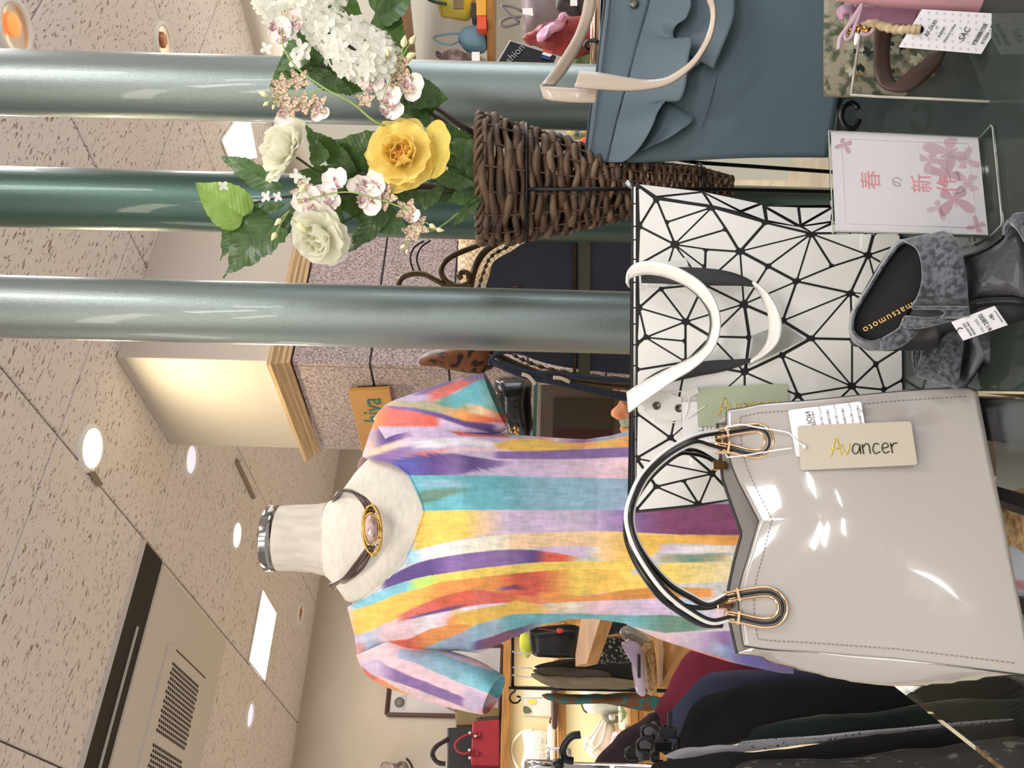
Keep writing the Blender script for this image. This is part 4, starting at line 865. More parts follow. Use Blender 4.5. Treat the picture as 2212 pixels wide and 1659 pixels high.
seamline([(1273, 350), (1290, 223), (1300, 152), (1313, 40), (1325, -80)], .010)
FL = [(1313, 350), (1334, 260), (1360, 167), (1384, 76), (1405, 0), (1424, -90), (1440, -200)]
def bulge_at(x, y):
    s_ = (x - 1300) / 520; t_ = (352 - y) / 690; return .014 * math.sin(math.pi * min(1, max(0, s_))) * math.sin(math.pi * min(1, max(0, t_)))
fl = [[bl(a[0] + (b_[0] - a[0]) * u, a[1] + (b_[1] - a[1]) * u, .006 + bulge_at(a[0] + (b_[0] - a[0]) * u, a[1])) for u in np.linspace(0, 1, 8)] for a, b_ in zip([(1268, 350), (1281, 260), (1290, 167), (1300, 76), (1310, 0), (1319, -90), (1330, -200)], FL)]
MB().grid(patch(fl, 50, 10)).build('top_flap', M['blue'], tb_, solid=.002)
seamline([(x - 3, y) for x, y in FL], .012); seamline([(x + 1, y) for x, y in FL], .0105, .0009)
MB().lathe(bl(1370, 8, .016), [(.0001, .002), (.004, .0022), (.0065, .0008), (.0068, -.001)], 24, BLN).build('snap_button', mat('snap_metal', (.45, .43, .40), .3, .9), tb_)
# ruffles: attached curve, free curve, fold depths along the curve
def ruffle(att, free, deps, name='ruffle', n=110):
    a = cr([Vector((p[0], p[1], 0)) for p in att], n); f = cr([Vector((p[0], p[1], 0)) for p in free], n); dd = np.interp(np.linspace(0, 1, n), np.linspace(0, 1, len(deps)), deps); rows = []
    dd = np.convolve(np.pad(dd, 4, mode='edge'), np.ones(9) / 9, 'valid')
    for i in range(n):
        r = []
        for k in range(18):
            s_ = k / 17; x = a[i].x + (f[i].x - a[i].x) * s_; y = a[i].y + (f[i].y - a[i].y) * s_; r.append(bl(x, y, .010 + bulge_at(x, y) + dd[i] * s_ ** 1.3))
        rows.append(r)
    return MB().grid(rows, flip=True).build(name, M['blue'], tb_, solid=.0016)
free1 = [(1500, -60), (1493, 0), (1493, 13), (1482, 39), (1464, 52), (1455, 67), (1456, 82), (1464, 91), (1478, 85), (1490, 80), (1495, 91), (1490, 113), (1486, 134), (1485, 156), (1480, 191), (1469, 217), (1456, 217), (1445, 215), (1434, 223), (1421, 243), (1412, 267), (1399, 293), (1382, 319), (1360, 341), (1343, 350), (1322, 349)]
att1 = [(1420, -60), (1408, -10), (1405, 0), (1402, 12), (1399, 24), (1395, 38), (1391, 52), (1386, 68), (1382, 82), (1378, 96), (1373, 112), (1368, 132), (1363, 152), (1359, 170), (1354, 188), (1348, 208), (1343, 228), (1338, 246), (1333, 262), (1329, 280), (1325, 298), (1321, 312), (1318, 325), (1315, 336), (1313, 344), (1312, 350)]
ruffle(att1, free1, [.03, .034, .036, .036, .030, .018, .010, .012, .020, .032, .038, .040, .040, .038, .036, .030, .020, .014, .024, .030, .030, .026, .020, .012, .006, .004])
free2 = [(1590, -70), (1589, -20), (1588, 10), (1586, 35), (1578, 60), (1567, 88), (1556, 115), (1547, 135), (1542, 148), (1536, 140), (1534, 128), (1528, 118), (1518, 128), (1508, 140), (1496, 150), (1486, 175)]
att2 = [(1460, -70), (1455, -20), (1452, 10), (1450, 35), (1448, 52), (1446, 66), (1446, 78), (1452, 90), (1458, 102), (1462, 110), (1466, 118), (1468, 128), (1468, 140), (1466, 152), (1462, 170), (1458, 200)]
ruffle(att2, free2, [.006, .012, .020, .024, .026, .022, .018, .016, .014, .004, 0, .002, .008, .010, .006, .002])
free3 = [(1500, 255), (1497, 262), (1485, 272), (1472, 280), (1455, 292), (1435, 303), (1412, 313), (1392, 323), (1384, 326)]
att3 = [(1440, 222), (1434, 226), (1428, 236), (1422, 248), (1415, 264), (1408, 280), (1399, 296), (1390, 312), (1382, 322)]
ruffle(att3, free3, [.002, .010, .016, .018, .018, .016, .012, .006, .002], n=60)
seamline([(1575, 60), (1558, 130), (1543, 190), (1528, 245), (1515, 275)], .013, .0005)
def z3(l): return [(a / 4.609 + 1100, b_ / 4.609) for a, b_ in l]
def bstrap(A, B, da, db, lining=True, n=60):
    A, B = z3(A), z3(B); f = lambda pts, d: [P(x, y, d[0] + (d[1] - d[0]) * i / (len(pts) - 1)) for i, (x, y) in enumerate(pts)]
    MB().grid(strip(f(A, da), f(B, db), n)).build('strap', M['beige_strap'], tb_, solid=.003)
    for pts, d in ((A, da), (B, db)):
        c = f([(x, y) for x, y in pts], d); 
bstrap([(830, -300), (790, -150), (750, 0), (720, 150), (660, 330), (560, 510), (440, 690), (350, 800), (312, 842)], [(900, -300), (890, -150), (865, 0), (840, 150), (770, 340), (680, 530), (580, 700), (500, 800), (462, 853)], (1.24, 1.17), (1.24, 1.185))
bstrap([(312, 842), (330, 862), (450, 868), (650, 880), (880, 878)], [(345, 980), (380, 990), (450, 1005), (650, 1020), (860, 1024)], (1.168, 1.155), (1.168, 1.155))
bstrap([(648, 850), (680, 780), (705, 710)], [(700, 878), (735, 800), (760, 722)], (1.15, 1.125), (1.15, 1.125), n=10)
bstrap([(700, 706), (850, 720), (1000, 745), (1200, 780), (1380, 800), (1550, 780), (1700, 700), (1830, 590), (1930, 440), (1990, 300), (2012, 180), (2002, 80), (1970, 0), (1900, -200)],
       [(650, 868), (780, 882), (950, 892), (1150, 902), (1350, 892), (1550, 852), (1700, 772), (1850, 640), (1960, 480), (2022, 350), (2052, 200), (2052, 80), (2035, 0), (1960, -200)], (1.125, 1.10), (1.12, 1.095), n=90)
# ================================================================== WICKER CONE WITH FLOWERS
M['wicker'] = mat('wicker', (.40, .30, .21), .55, col2=(.22, .165, .13), vscale=28, bump=.5, bscale=120, cuts=(.3, .7), stretch=(1, 1, 1))
M['wicker2'] = mat('wicker_light', (.50, .405, .31), .55, col2=(.29, .23, .18), vscale=30, bump=.5, bscale=120, cuts=(.3, .7))
BK = 1.345
KR = [(1036, 250, 524), (1060, 256, 526), (1100, 268, 522), (1150, 283, 512), (1200, 298, 503), (1250, 314, 494), (1300, 328, 482), (1370, 346, 466), (1440, 356, 452), (1500, 362, 442), (1585, 384, 428)]
kx = [k[0] for k in KR]
def kring(x): return float(np.interp(x, kx, [k[1] for k in KR])), float(np.interp(x, kx, [k[2] for k in KR]))
bb = P(1585, 406, BK); bk = thing('wicker_basket', 'cone shaped brown wicker basket filled with artificial flowers', 'basket', bb)
x = 1050.0; k = 0; NST = 17
rnd = random.Random(3)
while x < 1580:
    yr, yl = kring(x); c = (P(x, yr, BK) + P(x, yl, BK)) / 2; R = (P(x, yl, BK) - P(x, yr, BK)).length / 2
    pitch = 15.5 if x < 1250 else (12.5 if x < 1400 else 8); rr = pitch / 2 / FPX * BK * 1.12
    n = 130; pts = []; ph = k * math.pi; rads = []; a0 = rnd.random() * 6
    w1, w2 = rnd.random() * 6, rnd.random() * 6
    for i in range(n + 1):
        a = 2 * math.pi * i / n
        pts.append(c + (CR * math.cos(a) - CF * math.sin(a)) * (R - rr * .6 + rr * .8 * math.cos(7 * a + ph + .5 * math.sin(k * 1.7))) + CU * (rr * .45 * math.sin(a * 3 + w1) + rr * .3 * math.sin(a * 7 + w2)))
        rads.append(rr * (.95 + .16 * math.sin(a * 3 + w2) + .08 * math.sin(a * 7 + w1)))
    MB().tube(pts, rads, 7, up=UP).build('wicker_strand', M['wicker'] if k % 3 else M['wicker2'], bk)
    x += pitch; k += 1
for i in range(NST):                                   # stakes
    a = 2 * math.pi * (i + .3) / NST; pts = []
    for x in np.linspace(1040, 1575, 26):
        yr, yl = kring(x); c = (P(x, yr, BK) + P(x, yl, BK)) / 2; R = (P(x, yl, BK) - P(x, yr, BK)).length / 2
        pts.append(c + (CR * math.cos(a) - CF * math.sin(a)) * (R + .0012))
    MB().tube(pts, .0016, 5).build('stake', M['wicker'], bk)
yr, yl = kring(1040); c = (P(1044, yr, BK) + P(1044, yl, BK)) / 2; R = (P(1044, yl, BK) - P(1044, yr, BK)).length / 2
for j in range(3):                                     # braided rim
    pts = []
    for i in range(161):
        a = 2 * math.pi * i / 160; b_ = a * 12 + j * 2.094; pts.append(c + (CR * math.cos(a) - CF * math.sin(a)) * (R - .003 + .005 * math.cos(b_)) + CU * (.004 + .005 * math.sin(b_)))
    MB().tube(pts, .0034, 7).build('rim_braid', M['wicker2' if j else 'wicker'], bk)
MB().lathe(c - CU * .02, [(R * .9, 0), (.001, .0)], 40).build('moss_fill', mat('moss', (.16, .18, .10), .9, bump=.6), bk)
# black wire holder: rings, uprights and curled foot
ws = thing('wire_stand', 'black wire floor stand holding the wicker cone', 'stand', (bb.x, bb.y, 0))
def wring(x, extra, r=.0028):
    yr, yl = kring(x); c = (P(x, yr, BK) + P(x, yl, BK)) / 2; R = (P(x, yl, BK) - P(x, yr, BK)).length / 2 + extra
    MB().tube([c + (CR * math.cos(a) - CF * math.sin(a)) * R for a in np.linspace(0, 2 * math.pi, 64)], r, 8).build('ring', M['black_metal'], ws)
    return c, R
c1, R1 = wring(1136, .005); c2_, R2 = wring(1508, .007, .002)
for dc_, ds_ in ((-.31, -.95), (.93, .37), (-.6, .8)):
    d_ = CR * dc_ + CF * ds_
    MB().tube([c1 + d_ * R1, c1.lerp(c2_, .5) + d_ * (R1 * .62 + R2 * .4), c2_ + d_ * (R2 + .01), c2_ - UP * .25 + d_ * (R2 - .003), Vector((c2_.x, c2_.y, .01)) + d_ * .10], .0032, 8).build('upright', M['black_metal'], ws)
lp = atz(1838, 258, TZ + .004)
lp = P(1836, 257, 1.12); cl = [lp + CR * (.017 * math.sin(a) + .004) - CU * .012 * math.cos(a) for a in np.linspace(.5, 6.0, 30)]
tag(MB().tube([p + UP * (max(0, TZ + .006 - p.z)) for p in cl], .0042, 8).build('cord_loop', M['black']), 'black cord loop standing on the smoked glass beside the blue tote', 'cord')
# ---- foliage and flowers
def leafmat(name, c, c2):
    m = mat(name, c, .42, 0, .12, .4, col2=c2, vscale=6, cuts=(.3, .7)); nt = m.node_tree; b = nt.nodes['Principled BSDF']
    tc = nt.nodes.new('ShaderNodeTexCoord'); mp = nt.nodes.new('ShaderNodeSeparateXYZ'); nt.links.new(tc.outputs['Object'], mp.inputs[0])
    ab = nt.nodes.new('ShaderNodeMath'); ab.operation = 'ABSOLUTE'; nt.links.new(mp.outputs[1], ab.inputs[0])
    m1 = nt.nodes.new('ShaderNodeMath'); m1.operation = 'MULTIPLY_ADD'; m1.inputs[1].default_value = -.8; nt.links.new(ab.outputs[0], m1.inputs[0]); nt.links.new(mp.outputs[0], m1.inputs[2])
    m2 = nt.nodes.new('ShaderNodeMath'); m2.operation = 'MULTIPLY'; m2.inputs[1].default_value = 34; nt.links.new(m1.outputs[0], m2.inputs[0])
    m3 = nt.nodes.new('ShaderNodeMath'); m3.operation = 'SINE'; nt.links.new(m2.outputs[0], m3.inputs[0])
    m4 = nt.nodes.new('ShaderNodeMath'); m4.operation = 'POWER'; m4.inputs[1].default_value = 4; m5 = nt.nodes.new('ShaderNodeMath'); m5.operation = 'ABSOLUTE'; nt.links.new(m3.outputs[0], m5.inputs[0]); nt.links.new(m5.outputs[0], m4.inputs[0])
    bp = nt.nodes.new('ShaderNodeBump'); bp.inputs['Strength'].default_value = .3; bp.inputs['Distance'].default_value = .0015; nt.links.new(m4.outputs[0], bp.inputs['Height']); nt.links.new(bp.outputs[0], b.inputs['Normal'])
    return m
M['leaf'] = leafmat('leaf_dark', (.28, .39, .20), (.18, .27, .14)); M['leaf_mid'] = leafmat('leaf_mid', (.36, .47, .30), (.24, .34, .22)); M['leaf_light'] = leafmat('leaf_light', (.58, .70, .36), (.45, .58, .28))
M['petal_white'] = mat('petal_white', (.97, .965, .90), .7, sheen=.3, var=.03, vscale=20, bump=.15, bscale=200); M['petal_cool'] = mat('petal_lilac_white', (.93, .93, .90), .7, sheen=.2)
M['petal_yellow'] = mat('petal_yellow', (.99, .93, .60), .65, col2=(.97, .87, .44), vscale=14, sheen=.2); M['petal_orange'] = mat('petal_orange', (.99, .84, .52), .65)
M['petal_pale'] = mat('petal_pale_yellow', (.97, .93, .55), .65, col2=(.97, .84, .35), vscale=18)
M['stem'] = mat('stem_green', (.60, .68, .40), .5); M['stem_dark'] = mat('stem_dark', (.24, .30, .16), .5); M['twig'] = mat('twig_brown', (.22, .15, .12), .5, coat=.2)
M['bud'] = mat('bud_cream', (.93, .90, .70), .5); M['speck'] = mat('speckled', (.93, .90, .76), .6, col2=(.58, .40, .34), vscale=12, cuts=(.42, .58), detail=5); M['lip'] = mat('orchid_lip', (.86, .76, .76), .6, col2=(.50, .27, .28), vscale=9, cuts=(.44, .5))
def translucent(m, f, c):
    nt = m.node_tree; b = nt.nodes['Principled BSDF']; o = nt.nodes['Material Output']; t_ = nt.nodes.new('ShaderNodeBsdfTranslucent'); t_.inputs[0].default_value = (*lin(c), 1); mx = nt.nodes.new('ShaderNodeMixShader'); mx.inputs[0].default_value = f
    nt.links.new(b.outputs[0], mx.inputs[1]); nt.links.new(t_.outputs[0], mx.inputs[2]); nt.links.new(mx.outputs[0], o.inputs[0])
for k__, f__, c__ in (('petal_white', .42, (1, 1, .93)), ('petal_cool', .35, (1, 1, .94)), ('petal_yellow', .4, (1, .93, .58)), ('petal_orange', .4, (1, .85, .5)), ('petal_pale', .4, (1, .93, .5)), ('leaf', .12, (.5, .7, .25)), ('leaf_mid', .15, (.5, .7, .3)), ('leaf_light', .3, (.7, .85, .35))): translucent(M[k__], f__, c__)
def leafmesh(kind):
    """leaf in local space: base at 0, tip at x=1, half width in y"""
    prof = {'ivy': [(0, .0), (.01, .22), (.0, .38), (.12, .47), (.3, .44), (.42, .36), (.55, .30), (.72, .2), (.88, .08), (1, 0)], 'heart': [(0, 0), (-.06, .2), (0, .36), (.15, .45), (.35, .45), (.6, .34), (.8, .18), (1, 0)],
            'long': [(0, 0), (.1, .12), (.25, .21), (.45, .25), (.65, .20), (.85, .09), (1, 0)]}[kind]
    out = cr([Vector((a, b_, 0)) for a, b_ in prof], 27)
    m_ = MB(); rows = []
    for sg in (-1, 1):
        rows = []
        for i, p in enumerate(out):
            ser = 1 + (.05 if kind != 'heart' else .02) * (1 if i % 2 else -1) * (1 if 2 < i < 25 else 0); r = []
            for k_ in range(7):
                u = k_ / 6; yy = p.y * ser * u; xx = p.x * u + (max(0, p.x) * (1 - u)) if True else p.x
                z = .16 * abs(yy) ** .9 - .16 * xx * xx + .03 * math.sin(xx * 22 - yy * 8) * u + .05 * math.sin(xx * 7 + sg) * u
                r.append((xx, yy * sg, z))
            rows.append(r)
        m_.grid(rows, flip=sg > 0)
    me = m_.build('leafmesh', M['leaf'], None, orig=(0, 0, 0)); bpy.context.scene.collection.objects.unlink(me); return me
LEAF = {}
for kd in ('ivy', 'heart', 'long'):
    for mt in ('leaf', 'leaf_mid', 'leaf_light'):
        o = leafmesh(kd); o.data.materials[0] = M[mt]; LEAF[kd, mt] = o
def leaf(root, bx, by, tx, ty, w, kind='ivy', mt='leaf', d0=1.26, d1=None, face=(0, -1, .25), roll=0):
    d1 = d0 if d1 is None else d1; a, b_ = P(bx, by, d0), P(tx, ty, d1); X = b_ - a; L_ = X.length; Z = Vector(face); Z = Matrix.Rotation(roll, 3, X.normalized()) @ Z
    wid = w / FPX * d0
    return inst(LEAF[kind, mt], 'leaf', frame(a, X, Z, L_, wid / .9 / 1.0 * 1.0, L_ * .8), root)
def branch(root, pts, r, mt='twig', name='stem', d=1.28, n=40):
    q_ = [P(p[0], p[1], p[2] if len(p) > 2 else d) for p in pts]; return MB().tube(cr(q_, n), [r * (1 - .5 * i / (n - 1)) for i in range(n)], 8).build(name, M[mt], root)
VB = P(1050, 390, BK)
# -- ivy branch with the tall leaves on top
iv = thing('ivy_branch', 'tall branch with large ivy leaves rising at the top of the bouquet', 'artificial plant', VB)
branch(iv, [(1055, 420), (960, 405), (850, 400, 1.27), (700, 425, 1.25), (620, 425, 1.24), (535, 440, 1.24)], .0035)
leaf(iv, 525, 468, 420, 392, 95, 'heart', 'leaf_light', 1.235, 1.22, roll=.2); leaf(iv, 612, 408, 468, 338, 105, 'long', 'leaf_mid', 1.26, 1.28, roll=-.3)
leaf(iv, 592, 478, 474, 592, 125, 'ivy', 'leaf', 1.24, 1.22, roll=.15); leaf(iv, 560, 470, 470, 475, 70, 'ivy', 'leaf', 1.27); leaf(iv, 520, 470, 470, 560, 70, 'long', 'leaf', 1.27)
leaf(iv, 620, 442, 525, 465, 40, 'long', 'leaf_mid', 1.25); leaf(iv, 640, 460, 560, 545, 60, 'long', 'leaf', 1.26); leaf(iv, 660, 470, 575, 500, 60, 'ivy', 'leaf', 1.265)
# -- rose foliage
rf = thing('leafy_sprig', 'dark serrated leaf sprigs filling the middle of the bouquet', 'artificial plant', VB)
branch(rf, [(1055, 400), (960, 403, 1.29), (850, 405, 1.285), (760, 398, 1.28)], .0045); branch(rf, [(1050, 430), (960, 420, 1.28), (930, 430), (880, 470, 1.27)], .002, 'stem_dark')
for a in ((770, 372, 660, 282, 95, 'long', 'leaf', 1.27), (800, 380, 700, 300, 80, 'ivy', 'leaf', 1.28), (835, 345, 712, 295, 95, 'heart', 'leaf', 1.29), (760, 400, 640, 370, 80, 'ivy', 'leaf', 1.29), (700, 350, 655, 270, 50, 'ivy', 'leaf_mid', 1.255),
          (1000, 330, 935, 255, 70, 'ivy', 'leaf', 1.275), (1030, 380, 940, 300, 80, 'ivy', 'leaf', 1.27), (1005, 300, 1000, 390, 55, 'ivy', 'leaf_mid', 1.26), (1040, 380, 1000, 350, 70, 'heart', 'leaf', 1.28), (1045, 400, 960, 385, 85, 'ivy', 'leaf', 1.26), (1030, 405, 930, 380, 60, 'long', 'leaf', 1.25),
          (960, 400, 900, 460, 50, 'long', 'leaf', 1.26), (1030, 415, 965, 430, 60, 'heart', 'leaf_mid', 1.262), (1040, 420, 978, 490, 50, 'long', 'leaf', 1.255), (930, 420, 840, 440, 50, 'long', 'leaf', 1.275),
          (860, 430, 735, 548, 95, 'long', 'leaf', 1.25), (845, 440, 730, 540, 75, 'long', 'leaf_mid', 1.262), (815, 465, 880, 500, 60, 'heart', 'leaf_mid', 1.255), (790, 430, 720, 440, 90, 'ivy', 'leaf', 1.27), (780, 440, 850, 430, 70, 'ivy', 'leaf', 1.27), (830, 400, 700, 405, 100, 'heart', 'leaf', 1.295), (740, 460, 640, 480, 60, 'ivy', 'leaf', 1.27), (900, 400, 820, 395, 90, 'heart', 'leaf', 1.3), (980, 400, 900, 420, 90, 'ivy', 'leaf', 1.3)):
    leaf(rf, *a[:5], a[5], a[6], a[7], roll=rnd.uniform(-.6, .6))
# -- roses
def petalmesh(mt, cup=.5, ruf=.06, wid=.62):
    rows = []
    for i in range(13):
        u = i / 12; r = []; hw = wid * math.sin(math.pi * (.12 + .62 * u)) ** .8
        for j in range(15):
            v = j / 14 * 2 - 1; x = u * (1 - .10 * v * v * u); y = hw * v * (1 if u > .05 else .4)
            z = cup * (u ** 2 * .55 + .35 * v * v * hw) - .22 * max(0, u - .8) * 5 * (.4 + .3 * math.sin(v * 5)) * .4 + ruf * math.sin(v * 7 + 1) * u * u
            r.append((x, y, z))
        rows.append(r)
    o = MB().grid(rows).build('petalmesh', M[mt], None, orig=(0, 0, 0)); COL.objects.unlink(o); return o
PET = {(m_, c_): petalmesh(m_, c_) for m_ in ('petal_white', 'petal_yellow', 'petal_orange', 'petal_pale') for c_ in (.3, .9, 1.5)}
def rose(name, label, px, py, d, rad, axis, mts, group=None, seed=1, grp_layers=None):
    c = P(px, py, d); R_ = rad / FPX * d; A = Vector(axis).normalized(); t = thing(name, label, 'artificial flower', c, group); X0 = A.orthogonal().normalized(); Y0 = A.cross(X0); rn = random.Random(seed)
    layers = [(5, .38, 1.5, 68, 2), (5, .55, 1.5, 58, 2), (5, .72, .9, 50, 1), (6, .88, .9, 36, 1), (6, 1.06, .3, 20, 0), (5, 1.12, .3, 2, 0)]
    for li, (n, s_, cup, el, mi) in enumerate(layers):
        for k_ in range(n):
            a = 2 * math.pi * (k_ + li * .37) / n + rn.uniform(-.15, .15); e = math.radians(el + rn.uniform(-9, 9)); dd = X0 * math.cos(a) + Y0 * math.sin(a)
            X = dd * math.cos(e) + A * math.sin(e); Z = A * math.cos(e) - dd * math.sin(e)
            s__ = R_ * s_ * rn.uniform(.92, 1.08)
            inst(PET[mts[min(mi, len(mts) - 1)], cup], 'petal', frame(c - A * R_ * .30 + dd * R_ * .05, X, Z, s__, s__, s__), t)
    MB().lathe(c - A * R_ * .32, [(.001, -.006), (R_ * .16, 0), (R_ * .1, R_ * .3), (.001, R_ * .5)], 14, A).build('heart', M[mts[-1]], t)
    return t
r1 = rose('rose', 'large white rose at the top of the bouquet, facing the ceiling light', 612, 322, 1.235, 66, CU * .75 - CF * .62 + CR * .25, ['petal_white'], 'white roses', 4)
r2 = rose('rose', 'lower white rose on the dress form side of the bouquet', 688, 512, 1.215, 62, -CF * .75 - CR * .55 + CU * .3, ['petal_white'], 'white roses', 9)
r3 = rose('rose', 'open yellow rose with an orange heart near the basket rim', 866, 333, 1.195, 68, -CF + CU * .12 + CR * .05, ['petal_yellow', 'petal_yellow', 'petal_orange'], None, 5)
inst(PET['petal_pale', .3], 'petal', frame(P(905, 330, 1.215), P(975, 322, 1.19) - P(905, 330, 1.215), (0, -1, .2), .056, .066, .05), r3)
branch(r1, [(640, 340, 1.26), (700, 375, 1.28), (800, 385, 1.29), (1050, 395, 1.3)], .002, 'stem_dark'); branch(r2, [(700, 500, 1.24), (760, 470, 1.26), (850, 430, 1.28), (1050, 410, 1.3)], .002, 'stem_dark'); branch(r3, [(880, 340, 1.22), (940, 350, 1.25), (1050, 385, 1.3)], .002, 'stem_dark')
# -- lilac: many four-petalled florets
def floretmesh(mt, n=4, pr=.5, w_=.34, cup=.12):
    m_ = MB()
    for k_ in range(n):
        a = 2 * math.pi * k_ / n; rows = []
        for i in range(5):
            u = i / 4; hw = w_ * math.sin(math.pi * (.1 + .72 * u)); r = []
            for j in range(5):
                v = j / 2 - 1; x = u; y = hw * v; z = cup * (u * u) + .10 * abs(v) * u - .12 * max(0, u - .7)
                r.append((x * math.cos(a) - y * math.sin(a), x * math.sin(a) + y * math.cos(a), z))
            rows.append(r)
        m_.grid(rows)
    m_.tube([(0, 0, 0), (0, 0, -.7)], .07, 5)
    o = m_.build('floret', M[mt], None, orig=(0, 0, 0)); COL.objects.unlink(o); return o
FLO = floretmesh('petal_cool'); STAR = floretmesh('petal_white', 5, w_=.2, cup=.35)
def lilac(label, path, n, size, seed, stems):
    t = thing('lilac_spray', label, 'artificial flower', VB, 'white lilac sprays'); rn = random.Random(seed)
    for s_ in stems: branch(t, s_, .004)
    k_ = 0
    while k_ < n:
        u = rn.random(); i = u * (len(path) - 1); a = int(i); f = i - a; b_ = min(a + 1, len(path) - 1)
        x, y, hw, d = [path[a][q_] * (1 - f) + path[b_][q_] * f for q_ in range(4)]
        al = rn.uniform(0, 2 * math.pi); rr = hw * rn.uniform(.75, 1.0); 
        T = Vector((path[-1][0] - path[0][0], path[-1][1] - path[0][1], 0)).normalized(); Nn = Vector((-T.y, T.x, 0))
        ox = Nn * rr * math.cos(al); dz = rr * math.sin(al) / FPX * d
        if dz < -rr / FPX * d * .3: continue
        p = P(x + ox.x, y + ox.y, d - dz); ctr = P(x, y, d)
        nrm = ((p - ctr).normalized() + Vector((rn.uniform(-.4, .4), rn.uniform(-.5, .1), rn.uniform(-.3, .5)))).normalized(); Xx = nrm.orthogonal().normalized(); Xx = Matrix.Rotation(rn.uniform(0, 6.3), 3, nrm) @ Xx
        s_ = size * rn.uniform(.8, 1.15); inst(FLO, 'floret', frame(p, Xx, nrm, s_), t); k_ += 1
lilac('dense white lilac cone in the middle of the frame edge bouquet', [(672, 45, 22, 1.22), (705, 62, 46, 1.22), (760, 100, 62, 1.21), (810, 128, 60, 1.21), (840, 150, 36, 1.21)], 175, .0125, 5, [[(860, 190, 1.26), (800, 165, 1.25), (740, 150, 1.24), (690, 140, 1.24)], [(1050, 320, 1.3), (960, 245, 1.29), (900, 215, 1.28), (860, 190, 1.26)]])
lilac('looser white lilac spray reaching into the upper picture corner', [(555, -20, 20, 1.25), (585, 20, 34, 1.25), (640, 10, 36, 1.25), (700, 5, 30, 1.25), (740, -30, 30, 1.25)], 95, .0125, 8, [[(1050, 310, 1.31), (940, 230, 1.3), (800, 130, 1.27), (660, 40, 1.25)], [(1050, 330, 1.31), (900, 225, 1.3), (780, 170, 1.28)]])
# leaves of the lilac side
lf = thing('leafy_sprig', 'broad dark leaves around the white lilac', 'artificial plant', VB)
for a in ((815, 30, 885, -10, 110, 'heart', 'leaf', 1.23), (810, 30, 870, 45, 95, 'heart', 'leaf', 1.225), (720, -10, 780, 30, 80, 'ivy', 'leaf', 1.26), (815, 50, 885, 130, 95, 'ivy', 'leaf_mid', 1.25), (660, 110, 590, 150, 85, 'ivy', 'leaf_mid', 1.25), (650, 150, 578, 185, 80, 'ivy', 'leaf', 1.26),
          (640, 60, 700, 130, 60, 'long', 'leaf', 1.245), (640, 60, 580, 30, 50, 'long', 'leaf', 1.26), (660, 150, 765, 205, 75, 'long', 'leaf', 1.235), (690, 150, 770, 190, 55, 'ivy', 'leaf', 1.25), (880, 200, 968, 210, 75, 'heart', 'leaf', 1.24), (920, 235, 850, 262, 75, 'ivy', 'leaf', 1.25), (930, 240, 860, 190, 70, 'ivy', 'leaf', 1.26),
          (900, 215, 810, 215, 45, 'long', 'leaf_mid', 1.24), (880, 170, 800, 150, 70, 'heart', 'leaf', 1.27), (700, 130, 660, 60, 60, 'ivy', 'leaf', 1.26), (940, 235, 905, 190, 70, 'heart', 'leaf', 1.27), (700, 155, 640, 130, 70, 'ivy', 'leaf', 1.27), (740, 165, 820, 180, 70, 'ivy', 'leaf', 1.275)):
    leaf(lf, *a[:5], a[5], a[6], a[7], roll=rnd.uniform(-.5, .5))
branch(lf, [(1052, 300, 1.3), (1000, 270, 1.29), (940, 232, 1.28), (905, 212, 1.27)], .0032, 'twig'); branch(lf, [(1050, 322, 1.3), (985, 285, 1.285), (925, 240, 1.275), (880, 200, 1.27), (800, 158, 1.26), (690, 140, 1.25)], .0030, 'twig')
